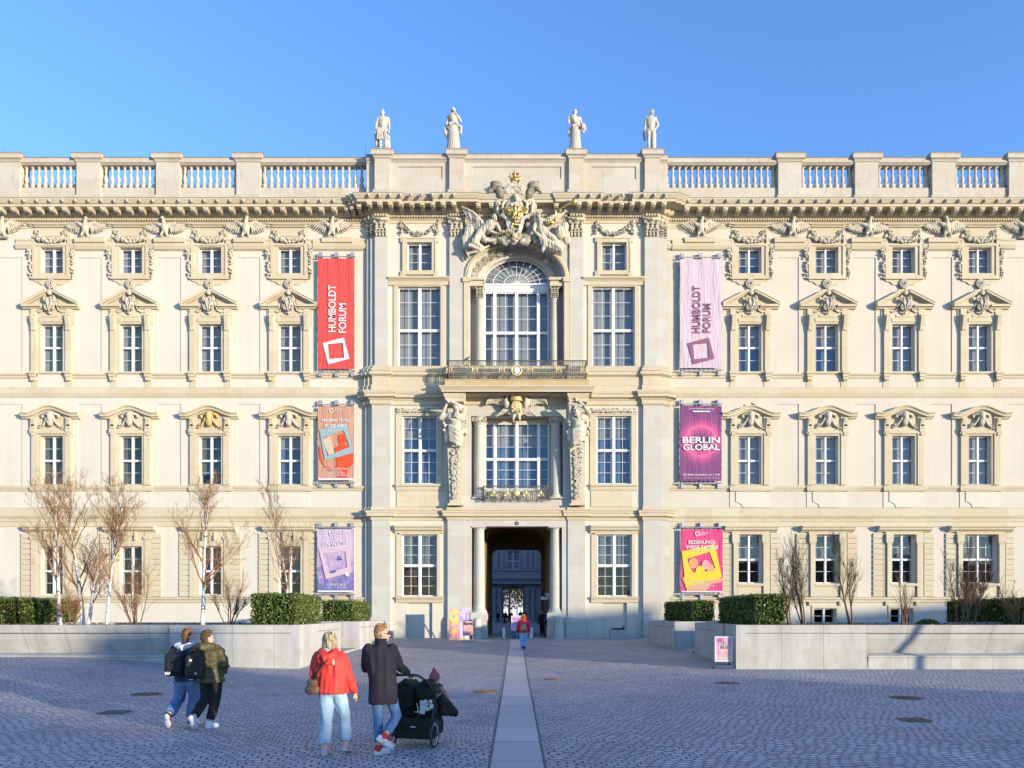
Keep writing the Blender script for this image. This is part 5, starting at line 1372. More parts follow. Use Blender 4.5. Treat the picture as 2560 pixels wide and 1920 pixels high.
# slab path down the middle
mb = MB(); yy = -44.0; ys2 = list(np.arange(-44, -.2, .5))
def strip(mb, x0, x1, dz, ys2):
    vs = [(x, y, gz(0, y)+dz) for y in ys2 for x in (x0, x1)]; mb.add(vs, [(2*i, 2*i+1, 2*i+3, 2*i+2) for i in range(len(ys2)-1)])
strip(mb, -.33, .37, .006, ys2)
m = NB('granite_slabs', .6, .3); q = m.pos()
b2 = m.n('ShaderNodeTexBrick', Scale=1.0); b2.offset = 0; b2.inputs['Brick Width'].default_value = 4; b2.inputs['Row Height'].default_value = 1.5
b2.inputs['Mortar Size'].default_value = .012; b2.inputs['Color1'].default_value = (0, 0, 0, 1); b2.inputs['Color2'].default_value = (1, 1, 1, 1); m.l(m.pos(loc=(2, .3, 0)), b2.inputs['Vector'])
a = m.ramp(b2.outputs['Color'], [(0, (.50, .42, .40)), (1, (.60, .51, .48))]); a = m.mix(b2.outputs['Fac'], a, (.08, .07, .07))
a = m.mix(.3, a, m.ramp(m.noise(q, 40, 4), [(.3, (.7,)*3), (.7, (1,)*3)]), 'MULTIPLY'); m.color(a); m.bump(m.noise(q, 80, 3), .2, .004); M['slabs'] = m.mat
tag(mb.build('slab_path', M['slabs']), kind='structure')
mb = MB(); strip(mb, -.36, -.325, .009, ys2); strip(mb, .365, .40, .009, ys2)
tag(mb.build('path_joints', simple('dark_joint', (.15, .135, .13), .9)), kind='structure')
# manhole covers and drain grates
M['castiron'] = simple('rusty_cast_iron', (.22, .13, .09), .7, .4, .35, 9, .5, metal=.3, bs=60)
def cover(px, py, wpx, label):
    g_ = G(px, py); d = g_.y+D; r = wpx*d/F/2
    mb = MB(); mb.lathe([(r*1.0, -.02), (r, .008), (r*.93, .012), (r*.9, .006), (r*.86, .006), (r*.84, .012), (0, .012)], (0, 0, 0), 28)
    for k in range(-5, 6):
        w = math.sqrt(max(0, .78**2-(k*.14)**2))*r
        if w > .02: mb.box(-w, w, k*.14*r-.02*r, k*.14*r+.02*r, .012, .018)
    o = mb.build('manhole_cover', M['castiron'], None, False, (g_.x, g_.y, g_.z+.004)); tag(o, label, 'manhole cover', 'round iron covers in the paving')
def grate(px, py, wpx, label):
    g_ = G(px, py); d = g_.y+D; r = wpx*d/F/2
    mb = MB(); ring(mb, -r, r, -r*.9, r*.9, -r*.86, r*.86, -r*.78, r*.78, 0, .02); mb.v = [(a, c, b) for a, b, c in mb.v]
    for k in range(-4, 5): mb.box(k*.19*r-.05*r, k*.19*r+.05*r, -.8*r, .8*r, .002, .016)
    o = mb.build('drain_grate', M['castiron'], None, False, (g_.x, g_.y, g_.z+.004)); tag(o, label, 'drain grate')
    b_ = MB(); b_.box(-.85*r, .85*r, -.78*r, .78*r, -.01, .001); b_.build('pit_shade', M['dark'], o)  # thin dark slab in place of the shade below the bars
cover(366, 1736, 74, 'round iron manhole cover left of the two young men with backpacks')
cover(1215, 1729, 62, 'round iron manhole cover just left of the slab path')
cover(1385, 1698, 50, 'small round manhole cover right of the slab path')
cover(1819, 1708, 60, 'round iron manhole cover in front of the concrete planter corner')
cover(2264, 1745, 80, 'largest round manhole cover, in the paving before the right bench')
grate(286, 1782, 60, 'square iron drain grate on the left of the square'); grate(2286, 1801, 62, 'square iron drain grate on the right of the square')

# ------------------------------------------------------------ planters with benches
m = NB('fair_faced_concrete', .8, .25); q = m.pos(); sep = m.n('ShaderNodeSeparateXYZ'); m.l(q, sep.inputs[0])
st = m.noise(m.pos(scale=(1.5, 1.5, .3)), 1.4, 5); fn = m.noise(q, 5, 6)
fr_ = m.math('FRACT', m.math('DIVIDE', m.math('ADD', sep.outputs[0], 100.35), 1.46)); jn = m.math('LESS_THAN', fr_, .008)
cell = m.math('FLOOR', m.math('DIVIDE', m.math('ADD', sep.outputs[0], 100.35), 1.46)); wn_ = m.n('ShaderNodeTexWhiteNoise', _noise_dimensions='1D'); m.l(cell, wn_.inputs['W'])
a = m.ramp(st, [(.3, (.34, .33, .31)), (.55, (.43, .415, .395)), (.75, (.48, .465, .44))])
a = m.mix(m.math('MULTIPLY', wn_.outputs['Value'], .16), a, (.28, .28, .26)); a = m.mix(.25, a, m.ramp(fn, [(.3, (.75,)*3), (.7, (1,)*3)]), 'MULTIPLY')
low = m.math('LESS_THAN', sep.outputs[2], .75); mo = m.math('MULTIPLY', m.ramp(m.noise(m.pos(scale=(1, 1, 1)), 1.7, 4), [(.45, (0,)*3), (.6, (1,)*3)]), .35)
a = m.mix(m.math('MULTIPLY', mo, low), a, (.30, .28, .17)); a = m.mix(jn, a, (.13, .12, .11)); m.color(a); m.bump(m.math('SUBTRACT', m.noise(q, 25, 5), m.math('MULTIPLY', jn, 2.)), .25, .006); M['concrete'] = m.mat
M['soil'] = simple('leafy_soil', (.10, .065, .035), .95, .1, .5, 6, .8)
PT = 1.58
def planter(poly, label, bench=None, lines=()):
    """poly: plan corners clockwise starting at the front-left"""
    n = len(poly); c = Vector((sum(p[0] for p in poly)/n, sum(p[1] for p in poly)/n))
    inn = []
    t = .33
    for i in range(n):
        a = Vector(poly[i-1]); b = Vector(poly[i]); d = Vector(poly[(i+1) % n])
        e1 = (b-a).normalized(); e2 = (d-b).normalized(); n1 = Vector((e1.y, -e1.x)); n2 = Vector((e2.y, -e2.x))
        k = 1+n1.dot(n2); o = (n1+n2)/k*t
        if (c-b).dot(o) < 0: o = -o
        inn.append(tuple(b+o))
    mb = MB(); vs = [(x, y, -.1) for x, y in poly]+[(x, y, PT) for x, y in poly]+[(x, y, PT) for x, y in inn]+[(x, y, 1.0) for x, y in inn]
    fs = []
    for i in range(n):
        j = (i+1) % n
        if not (bench and i == 0): fs.append((i, j, n+j, n+i))
        fs += [(n+i, n+j, 2*n+j, 2*n+i), (2*n+i, 2*n+j, 3*n+j, 3*n+i)]
    mb.add(vs, fs)
    if bench:      # bench seat recessed in the sloping front
        x0, x1, y = poly[0][0], poly[1][0], poly[0][1]; b0, b1 = bench
        flat = [(y, PT), (y, 1.0), (y, .5), (y, -.1)]
        rec = [(y, PT), (y+.16, 1.1), (y+.42, .62), (y+.40, .60), (y-.02, .52), (y-.03, .47), (y, .44), (y, -.1)]
        def ext(pr, a, b): mb.add([(a, p_[0], p_[1]) for p_ in pr]+[(b, p_[0], p_[1]) for p_ in pr], [(k, k+1, len(pr)+k+1, len(pr)+k) for k in range(len(pr)-1)])
        if b0 > x0: ext(flat, x0, b0-.01)
        if b1 < x1: ext(flat, b1+.01, x1)
        ext(rec, b0, b1)
        for e in (b0, b1): mb.add([(e, p_[0], p_[1]) for p_ in rec], [tuple(range(len(rec)))])
    o = mb.build('planter', M['concrete']); tag(o, label, 'planter', 'concrete planters either side of the gateway')
    sb = MB(); sb.add([(x, y, 1.42) for x, y in inn], [tuple(range(n))]); sb.build('soil', M['soil'], o)
    for (a, b) in lines:
        a = Vector((*a, 0)); b = Vector((*b, 0)); u = (b-a).normalized(); nn = Vector((u.y, -u.x, 0))*.004
        l_ = MB()
        vs = [a+nn+Vector((0, 0, 1.285)), b+nn+Vector((0, 0, 1.285)), b+nn+Vector((0, 0, 1.305)), a+nn+Vector((0, 0, 1.305))]; l_.add(vs, [(0, 1, 2, 3)])
        l_.build('inlay_line', simple('bronze_line', (.09, .06, .03), .6, .3) if 'bl' not in M else M['bl'], o)
    return o
LFy, RFy = -20.6, -20.75
planter([(-34, LFy), (-7.5, LFy), (-7.67, -13.8), (-34, -13.8)], 'long concrete planter with a bench seat, left of the gateway', (-34, X(423, LFy)), [((-34, LFy), (X(728, LFy), LFy)), ((-7.52, LFy+.5), (-7.66, -14.1))])
planter([(7.6, RFy), (34, RFy), (34, -13.2), (8.0, -13.2)], 'long pale concrete planter with a bench seat, right of the gateway', (X(2170, RFy), 34), [((X(1866, RFy), RFy), (34, RFy)), ((8.0-.01, -13.4), (7.63, -20.3))])
planter([(-13, -10.5), (-7.54, -10.5), (-7.35, -4.3), (-13, -4.3)], 'short concrete planter near the facade, left of the gateway', None, [((-7.53, -10.2), (-7.36, -4.5))])
planter([(7.66, -10.6), (13, -10.6), (13, -4.4), (7.5, -4.4)], 'short concrete planter near the facade, right of the gateway', None, [((7.51, -4.6), (7.65, -10.2))])
# step slab between the planters
mb = MB(); mb.box(-13, -7.6, -13.75, -10.55, .0, .3); tag(mb.build('side_path', M['concrete']), kind='structure')
mb = MB(); mb.box(7.9, 13, -13.15, -10.65, .0, .3); tag(mb.build('side_path', M['concrete']), kind='structure')

# ------------------------------------------------------------ hedges
def leafmat(name, c1, c2, c3):
    m = NB(name, .45, .4); p = m.pos(); wn = m.n('ShaderNodeTexNoise', Scale=22, Detail=1); m.l(p, wn.inputs['Vector'])
    big = m.noise(p, 1.6, 3)
    a = m.ramp(wn.outputs['Fac'], [(.3, c1), (.5, c2), (.72, c3)]); a = m.mix(m.math('MULTIPLY', m.ramp(big, [(.52, (0,)*3), (.72, (1,)*3)]), .55), a, (.16, .11, .03)); m.color(a)
    m.b.inputs['Subsurface Weight'].default_value = 0; return m.mat
M['hedge'] = leafmat('hedge_leaves', (.035, .06, .012), (.085, .12, .022), (.17, .19, .045))
M['hedge_core'] = simple('hedge_core', (.015, .022, .006), .95, .1)
def leaves_on(quads, n, size, seed, thick=.12, rough=.1):
    rg = np.random.RandomState(seed); V = []; 
    areas = [((Vector(b)-Vector(a)).cross(Vector(d)-Vector(a))).length for a, b, c, d in quads]; tot = sum(areas)
    for (a, b, c, d), ar in zip(quads, areas):
        a, b, c, d = map(lambda v: np.array(v, float), (a, b, c, d)); k = int(n*ar/tot)
        u = rg.rand(k, 1); v = rg.rand(k, 1); P = (a*(1-u)+b*u)*(1-v)+(d*(1-u)+c*u)*v
        nr = np.cross(b-a, d-a); nr /= np.linalg.norm(nr)
        ph = P*1.3; bumpy = np.sin(ph[:, :1]*5.1+seed)*np.sin(ph[:, 1:2]*4.3)*np.sin(ph[:, 2:]*6.1)
        P = P-nr*(rg.rand(k, 1)*thick-.04-bumpy*rough*.4)
        t = rg.randn(k, 3); t /= np.linalg.norm(t, axis=1)[:, None]; w = rg.randn(k, 3)+nr*1.0; bt = np.cross(t, w); bt /= np.linalg.norm(bt, axis=1)[:, None]
        s_ = size*(.6+.8*rg.rand(k, 1))
        V.append(np.stack([P-t*s_, P+bt*s_*.45, P+t*s_, P-bt*s_*.45], 1))
    V = np.concatenate(V).reshape(-1, 3); F_ = np.arange(len(V)).reshape(-1, 4)
    return V, F_
def hedge(poly, z0, z1, label, n, seed, front_round=True):
    k = len(poly); quads = []
    for i in range(k):
        a, b = poly[i], poly[(i+1) % k]; quads.append(((a[0], a[1], z0), (b[0], b[1], z0), (b[0], b[1], z1), (a[0], a[1], z1)))
    quads.append(tuple((x, y, z1) for x, y in poly))
    V, F_ = leaves_on(quads, n, .05, seed)
    mb = MB(); mb.v = [tuple(p) for p in V]; mb.f = [tuple(f) for f in F_]; mb.m = [0]*len(mb.f)
    c = (sum(p[0] for p in poly)/k, sum(p[1] for p in poly)/k); e = .07
    inn = [(x+(c[0]-x)*e/max(.5, abs(x-c[0])), y+(c[1]-y)*e/max(.5, abs(y-c[1]))) for x, y in poly]
    mb.mi = 1; mb.add([(x, y, z0) for x, y in inn]+[(x, y, z1-.07) for x, y in inn], [(i, (i+1) % k, k+(i+1) % k, k+i) for i in range(k)]+[tuple(range(k, 2*k))])
    o = mb.build('hedge', [M['hedge'], M['hedge_core']]); tag(o, label, 'hedge', 'clipped hedges in the planters'); return o
hedge([(-33, -20), (-20.2, -20), (-20.5, -11.5), (-33, -11.5)], 1.35, 2.6, 'long clipped hedge behind the planter at the left edge', 34000, 1)
hedge([(-9.35, -20.1), (-7.75, -20.1), (-8.45, -14.2), (-10, -14.2)], 1.35, 2.66, 'clipped hedge block at the corner of the left long planter', 15000, 2)
hedge([(-9.5, -10.1), (-7.95, -10.1), (-8.2, -4.6), (-9.6, -4.6)], 1.35, 2.56, 'small clipped hedge in the short planter left of the gateway', 11000, 3)
hedge([(8.42, -20.3), (9.45, -20.3), (10.4, -14), (8.85, -14)], 1.35, 2.62, 'dark clipped hedge block at the corner of the right long planter', 14000, 4)
hedge([(8.6, -10.2), (9.7, -10.2), (9.6, -4.7), (8.35, -4.7)], 1.35, 2.56, 'small dark hedge in the short planter right of the gateway', 11000, 5)
hedge([(21.4, -20), (33, -20), (33, -9), (21.6, -9)], 1.35, 2.62, 'long dark hedge behind the planter at the right edge', 26000, 6)
mb = MB(); V, F_ = [], []
rg = np.random.RandomState(9); k = 1600
th = rg.rand(k)*6.28; ph = np.arccos(rg.rand(k)); P = np.stack([np.cos(th)*np.sin(ph)*.5, np.sin(th)*np.sin(ph)*.5, np.cos(ph)*.42], 1)*(.85+.15*rg.rand(k, 1))
t = rg.randn(k, 3); t /= np.linalg.norm(t, axis=1)[:, None]; bt = np.cross(t, rg.randn(k, 3)); bt /= np.linalg.norm(bt, axis=1)[:, None]
V = np.stack([P-t*.05, P+bt*.025, P+t*.05, P-bt*.025], 1).reshape(-1, 3); mb.v = [tuple(v) for v in V]; mb.f = [tuple(f) for f in np.arange(len(V)).reshape(-1, 4)]; mb.m = [0]*len(mb.f)
mb.mi = 1; mb.ell((0, 0, 0), (.4, .4, .34), None, 12, 8)
o = mb.build('low_shrub', [M['hedge'], M['hedge_core']], None, False, (X(2320, -17), -17, 1.34)); tag(o, 'low rounded dark shrub in the right planter', 'shrub')
# ground cover
gc = MB(); rg = random.Random(8)
for x0, x1, y0, y1 in ((-20, -9.6, -20.1, -14.2), (9.6, 21.3, -20.3, -13.6)):
    for i in range(2600):
        x, y = rg.uniform(x0, x1), rg.uniform(y0, y1) if rg.random() < .6 else rg.uniform(y0, y0+.5); h = rg.uniform(.02, .16); a = rg.random()*6.3
        u = Vector((math.cos(a), math.sin(a), rg.uniform(-.3, .3)))*rg.uniform(.02, .05); w = Vector((-math.sin(a), math.cos(a), rg.uniform(0, 1)))*rg.uniform(.02, .04); c = Vector((x, y, 1.43+h))
        gc.quad(c-u, c+w, c+u, c-w)
tag(gc.build('ground_cover', simple('dry_leaves', (.16, .10, .045), .8, .2, .6, 4)), kind='stuff')

# ------------------------------------------------------------ trees and shrubs
m = NB('birch_bark', .7, .3); q = m.pos(scale=(3, 3, 9)); f_ = m.noise(q, 1.3, 3)
a = m.ramp(f_, [(.36, (.06, .05, .045)), (.42, (.55, .52, .48)), (.6, (.70, .67, .62))]); m.color(a); M['birch'] = m.mat
M['twig'] = simple('birch_twigs', (.24, .13, .06), .75, .2, .25, 2); M['twig_g'] = simple('olive_twigs', (.13, .095, .04), .75, .2, .3, 2); M['stem'] = simple('brown_stems', (.15, .095, .06), .75, .2, .3, 2)
def grow(mb_t, mb_c, p, d, L, r, lvl, rg, spread=.5, upw=.25, maxl=4, leafy=.0, nchild=(4, 6)):
    n = 5 if lvl < 2 else (3 if lvl < 4 else 2); pts = [p]; rad = [r]; q = p.copy(); dd = d.copy()
    for i in range(n):
        dd = (dd+Vector((rg.gauss(0, .12), rg.gauss(0, .12), rg.gauss(0, .06)+upw*.18))*(.45 if lvl == 0 else 1)).normalized(); q = q+dd*L/n; pts.append(q.copy()); rad.append(r*(1-.78*(i+1)/n))
    (mb_t if lvl == 0 else mb_c).tube(pts, rad, 7 if lvl == 0 else (5 if lvl == 1 else 3), cap=False)
    if lvl >= maxl: return
    k = rg.randint(*nchild)+(13 if lvl == 0 else (2 if lvl == 1 else 0))
    for i in range(k):
        t = rg.uniform(.25 if lvl == 0 else .15, 1.0); j = min(n-1, int(t*n)); s_ = pts[j].lerp(pts[j+1], t*n-j)
        base = (pts[j+1]-pts[j]).normalized(); a = rg.random()*6.283; o = base.orthogonal().normalized(); w = base.cross(o)
        sp_ = spread*rg.uniform(.7, 1.25)
        nd = (base*math.cos(sp_)+(o*math.cos(a)+w*math.sin(a))*math.sin(sp_)+Vector((0, 0, upw))).normalized()
        grow(mb_t, mb_c, s_, nd, L*rg.uniform(.32, .5)*(1.15-.55*t if lvl == 0 else 1), max(.0035, rad[j]*.42), lvl+1, rg, spread, upw, maxl, leafy, nchild)
def tree(kind, px, y, pytop, r, seed, label, lean=(0, 0), stems=1, mats=('birch', 'twig'), spread=.55, upw=.25, maxl=3, grp=None, nchild=(4, 6), fan=.3):
    rg = random.Random(seed); x = X(px, y); h = (Z(pytop, y)-1.4)*.86; root = empty(kind, (x, y, 1.4)); tr_, cr = MB(), MB()
    for s_ in range(stems):
        a = rg.random()*6.3; o = Vector((math.cos(a), math.sin(a)*.6, 0))
        d = Vector((lean[0], lean[1], 1))+(o*fan*rg.uniform(.4, 1) if stems > 1 else Vector((0, 0, 0)))
        grow(tr_, cr, (o*.08 if stems > 1 else Vector((0, 0, 0)))+Vector((0, 0, -.02)), d.normalized(), h*(1 if s_ == 0 else rg.uniform(.55, .95)), r*(1 if s_ == 0 else .8), 0, rg, spread, upw, maxl, 0, nchild)
    tr_.build('trunk' if stems == 1 else 'stems', M[mats[0]], root, True); cr.build('crown', M[mats[1]], root)
    tag(root, label, 'tree' if 'tree' in kind else 'shrub', grp); return root
gb = 'bare trees and shrubs in the planters'
tree('birch_tree', 150, -18.5, 1222, .085, 1, 'leaning white birch nearest the left edge, in front of the hedge', (-.05, 0), spread=.65, maxl=4, grp=gb, nchild=(4, 6))
tree('birch_tree', 214, -17.5, 1205, .10, 12, 'widest bare birch with a crooked forking trunk, between two windows', (.04, 0), stems=2, spread=.65, maxl=4, grp=gb, nchild=(4, 6), fan=.16)
tree('birch_tree', 266, -18.8, 1200, .075, 23, 'slim upright birch close to the right of the widest birch', (.0, 0), spread=.55, maxl=4, grp=gb, nchild=(4, 6))
tree('birch_tree', 506, -18.5, 1205, .09, 4, 'tall white birch before the third ground floor window from the left edge', (-.01, 0), spread=.65, maxl=4, grp=gb, nchild=(4, 6))
tree('birch_tree', 722, -17, 1240, .06, 5, 'small birch rising behind the left hedge block', (-.0, 0), spread=.55, maxl=4, upw=.4, grp=gb, nchild=(4, 5))
tree('bare_shrub', 176, -19.6, 1440, .028, 6, 'tan many-stemmed shrub between the leaning birch and the forked birch', stems=6, mats=('stem', 'twig'), maxl=2, grp=gb, fan=.5)
tree('bare_shrub', 340, -19.2, 1385, .03, 7, 'bare brown shrub under the second ground floor window', stems=7, mats=('stem', 'twig'), maxl=2, grp=gb, fan=.6)
tree('bare_shrub', 572, -19, 1410, .032, 8, 'dark bare shrub between the tall birch and the left hedge block', stems=6, mats=('stem', 'stem'), maxl=2, grp=gb, fan=.6)
tree('bare_shrub', 1978, -18.5, 1385, .034, 9, 'olive-tipped shrub nearest the right hedge block', stems=3, mats=('stem', 'twig_g'), maxl=3, grp=gb, upw=.5, fan=.25)
tree('bare_shrub', 2012, -17, 1352, .04, 10, 'tall olive-tipped shrub below the second window of the right wing', stems=4, mats=('stem', 'twig_g'), maxl=3, grp=gb, upw=.55, fan=.2)
tree('bare_shrub', 2132, -17.5, 1345, .05, 11, 'single-stemmed olive-tipped small tree between two basement windows', (.02, 0), stems=2, mats=('stem', 'twig_g'), maxl=3, grp=gb, upw=.5, fan=.4)
tree('bare_shrub', 2262, -19.6, 1400, .026, 13, 'thin straight bare stems before the second basement window', stems=7, mats=('stem', 'stem'), maxl=1, grp=gb, fan=.45, nchild=(0, 1))
tree('bare_shrub', 2402, -18.6, 1368, .04, 14, 'pale twiggy shrub in front of the wide ground floor window', (-.05, 0), stems=4, mats=('stem', 'twig'), maxl=3, grp=gb, upw=.4, fan=.35)
tree('bare_shrub', 2430, -17.2, 1395, .035, 15, 'browner shrub just right of the pale twiggy shrub', stems=4, mats=('stem', 'stem'), maxl=3, grp=gb, upw=.4, fan=.3)
tree('bare_shrub', 2548, -19.6, 1440, .04, 16, 'bare shrub with curving stems at the right edge', stems=5, mats=('stem', 'twig'), maxl=2, grp=gb, fan=.7)

# ------------------------------------------------------------ courtyard beyond the passage
cb = empty('courtyard_building', (0, 90, 0)); tag(cb, 'shaded grey-blue courtyard front seen through the gateway passage', 'building')
mb = MB(); y = 0.0; YC = 90.0
f2 = lambda px: X(px, YC); h2 = lambda py: Z(py, YC)
ox0, ox1, oz = f2(1256), f2(1309), h2(1466)
panel(mb, -40, 40, -.2, 26, 0, [(ox0, ox1, -.3, oz, 14, False), (f2(1268), f2(1298), h2(1423), h2(1377), .5, False)])
M['court'] = simple('courtyard_stone', (.38, .35, .33), .85, .2, .1, 1)
mb.box(-40, ox0, 14, 14.3, -.2, 26); mb.box(ox1, 40, 14, 14.3, -.2, 26); mb.box(ox0, ox1, 14, 14.3, oz, 26); mb.box(-40, 40, 0.02, 14, 26, 26.3)
mb.build('wall', M['court'], cb)
mb = MB(); mb.box(-17, -16, -78, 0, -.2, 26); mb.build('shading_wing', M['court'], cb); mb = MB(); mb.box(16, 17, -78, 0, -.2, 26); mb.build('shading_wing', M['court'], cb)  # unseen courtyard sides, added to keep sky light off the far front
mb = MB()
for px in (1235, 1248, 1318, 1331): mb.lathe([(.62, 0), (.62, .3), (.5, .5), (.46, 5.4), (.6, 5.8), (.6, 6.0)], (f2(px), -.7, .42), 14)
mb.build('columns', M['court'], cb, 'auto')
mb = MB(); sweep(mb, [(-30, 0), (30, 0)], [(0, h2(1462)), (.9, h2(1460)), (.9, h2(1452)), (1.2, h2(1448)), (1.2, h2(1442)), (.3, h2(1440)), (.3, h2(1430)), (.5, h2(1427)), (.5, h2(1424)), (0, h2(1423))]); mb.build('cornice', M['court'], cb)
mb = MB()
for px in (1240, 1254, 1312, 1326, 1338): mb.box(f2(px)-.3, f2(px)+.3, -.3, 0, h2(1422), 20)
mb.build('pilasters', M['court'], cb)
w = MB(); ring(w, f2(1266), f2(1300), h2(1424), h2(1375), f2(1268), f2(1298), h2(1423), h2(1377), -.15, 0); w = w.build('window', M['court'], cb)
sash(f2(1268), f2(1298), h2(1423), h2(1377), .15, 4, (4, 5), .45, .22, .1, .05).build('sash', M['white'], w); pane(f2(1268), f2(1298), h2(1423), h2(1377), .2).build('pane', M['glass'], w)
bb = MB(); bb.box(f2(1264), f2(1302), .5, .52, h2(1426), h2(1372)); bb.build('interior_shade', M['dark'], w)  # dark sheet in place of the unlit room
# trees and a pale street front beyond the far arch
def crown_tree(x, y, h, w_, seed, label):
    root = empty('street_tree', (x, y, .3)); t_ = MB(); t_.tube([(0, 0, 0), (.1, 0, h*.4), (0, 0, h*.75)], [.28, .2, .08], 8); c_ = MB(); rg = random.Random(seed)
    grow(t_, c_, Vector((0, 0, 1.5)), Vector((0, 0, 1)), h*.9, .2, 0, rg, .75, .15, 3, 0, (6, 8))
    k = 3500; rs = np.random.RandomState(seed); P = rs.randn(k, 3); P /= np.linalg.norm(P, axis=1)[:, None]; P *= (rs.rand(k, 1)**.4)*np.array([w_, w_, h*.42]); P[:, 2] += h*.58
    t = rs.randn(k, 3)*.17; b = rs.randn(k, 3)*.09; V = np.stack([P-t, P+b, P+t, P-b], 1).reshape(-1, 3); n0 = len(c_.v); c_.v += [tuple(v) for v in V]; c_.f += [tuple(int(i)+n0 for i in f) for f in np.arange(len(V)).reshape(-1, 4)]; c_.m += [0]*k
    t_.build('trunk', M['stem'], root); c_.build('crown', M['brownleaf'], root); tag(root, label, 'tree', 'brown trees beyond the far arch')
M['brownleaf'] = simple('brown_leaves', (.30, .19, .09), .85, .2, .5, 1.5)
crown_tree(-1.5, 128, 13, 5, 31, 'brown winter tree left through the far arch'); crown_tree(3.6, 134, 14, 5.5, 32, 'brown winter tree right through the far arch'); crown_tree(-6.5, 140, 12, 5.5, 33, 'brown winter tree hidden behind the far arch jamb')
st_ = empty('street_front', (0, 165, 0)); tag(st_, 'pale blue-white building front at street level through the far arch', 'building')
mb = MB(); panel(mb, -25, 25, 0, 14, 0, [(-20+2.4*i, -18.6+2.4*i, 1, 3.6, .3, True) for i in range(16)]); mb.box(-25, 25, .31, 8, 0, 14); mb.build('wall', simple('pale_front', (.62, .66, .72), .8), st_)

# ------------------------------------------------------------ unseen houses behind the camera, skyline shaped to throw the long shadows
ua = R(SUN_AZ); SS = Vector((math.sin(ua), -math.cos(ua), 0)); UU = Vector((math.cos(ua), math.sin(ua), 0))
blk = [(-75, -31, 13.7), (-31, -29.2, 11), (-29.2, -25.3, 12.9), (-25.3, -22.6, 13.9), (-22.6, -14, 10.8), (-14, -5, 8.5), (-5, 1, 12.4), (1, 5.5, 14.3), (5.5, 9, 11), (9, 18, 12.9), (18, 70, 10.5)]
cols_ = [(.42, .38, .30), (.36, .30, .24), (.46, .43, .36), (.33, .31, .28), (.40, .34, .26)]
nm_ = ['tallest', 'narrow grey', 'wide ochre', 'low', 'lowest', 'plain', 'broad-fronted', 'small', 'sandy', 'pale grey', 'long']
for i, (u0, u1, h) in enumerate(blk):
    ro = empty('shadow_house', SS*120+UU*(u0+u1)/2, ua-math.pi/2+math.pi/2)
    w_ = (u1-u0)/2; mb = MB()
    # local frame: x along UU, y towards the sun
    hs = []; nf = max(1, int(h//3.4)); nw = max(1, int((u1-u0)//3.2))
    for a_ in range(nw):
        for b_ in range(nf):
            cx = -w_+(a_+.5)*2*w_/nw; hs.append((cx-.6, cx+.6, 1.2+b_*3.3, 3.0+b_*3.3, .3, True))
    panel(mb, -w_, w_, -.5, h, 0, [q for q in hs if q[3] < h-.4]); mb.box(-w_+.01, w_-.01, .35, 12, -.5, h-.01)
    mb.v = [(a_, -b_, c_) for a_, b_, c_ in mb.v]
    mb.build('wall', simple('house_front_%d' % i, cols_[i % 5], .9), ro); ro.rotation_euler = (0, 0, math.atan2(UU.y, UU.x))
    tag(ro, 'unseen house behind the camera shaped for its shadow, %s of its row' % nm_[i], 'building', 'unseen houses shaped for the shadows')
# unseen post added to throw the slanting shadow on the right bench wall
lp = empty('shadow_post', (X(2300, RFy)+.788*19, RFy-.616*19, 0)); tag(lp, 'unseen round post added off to the right for its shadow on the bench', 'street lamp')
mb = MB(); mb.lathe([(.16, 0), (.16, .8), (.12, .9), (.10, 4.0), (.07, 4.4)], (0, 0, 0), 12); mb.build('post', M['iron'], lp); mb = MB(); mb.lathe([(0, 4.4), (.2, 4.5), (.3, 4.9), (.1, 5.2), (0, 5.25)], (0, 0, 0), 12); mb.build('post_head', M['white'], lp)
# ------------------------------------------------------------ banners and signs
def flat(name, c, rough=.7): return simple(name, tuple(x*.66 for x in c), rough, .2, .03)
TXT = {}
def text(body, x, z, w, h, y, mat, parent, rot=0, off=.0, align='CENTER', name='lettering', thick=.0, shear=0):
    """letters fitted in a box w by h centred on x,z in the plane y (local to the parent)"""
    cu = bpy.data.curves.new('t', 'FONT'); cu.body = body; cu.align_x = align; cu.size = 1; cu.offset = off; cu.space_line = .82; cu.shear = shear; cu.resolution_u = 3
    o = bpy.data.objects.new('t', cu); col.objects.link(o)
    me = bpy.data.meshes.new_from_object(o.evaluated_get(bpy.context.evaluated_depsgraph_get())); bpy.data.objects.remove(o)
    n = len(me.vertices); co = np.empty(n*3); me.vertices.foreach_get('co', co); co = co.reshape(-1, 3)
    lo, hi = co.min(0), co.max(0); k = np.array([w/(hi[0]-lo[0]), h/(hi[1]-lo[1])])
    P = (co[:, :2]-(lo[:2]+hi[:2])/2)*k; c, s_ = math.cos(rot), math.sin(rot)
    Q = np.stack([P[:, 0]*c-P[:, 1]*s_+x, np.full(n, y), P[:, 0]*s_+P[:, 1]*c+z], 1)
    me.vertices.foreach_set('co', Q.ravel()); me.update(); me.name = name; setmat(me, mat); return link(name, me, parent)
def tsq(cx, cz, r, y, rot, th=.24, inner_rot=.16):
    """the tilted square ring mark"""
    mb = MB(); o = [(cx+r*math.cos(rot+math.pi/4+k*math.pi/2), cz+r*math.sin(rot+math.pi/4+k*math.pi/2)) for k in range(4)]
    ri = r*(1-th*1.25); i_ = [(cx+ri*math.cos(rot+inner_rot+math.pi/4+k*math.pi/2), cz+ri*math.sin(rot+inner_rot+math.pi/4+k*math.pi/2)) for k in range(4)]
    for k in range(4):
        j = (k+1) % 4; mb.quad((o[k][0], y, o[k][1]), (o[j][0], y, o[j][1]), (i_[j][0], y, i_[j][1]), (i_[k][0], y, i_[k][1]))
    return mb
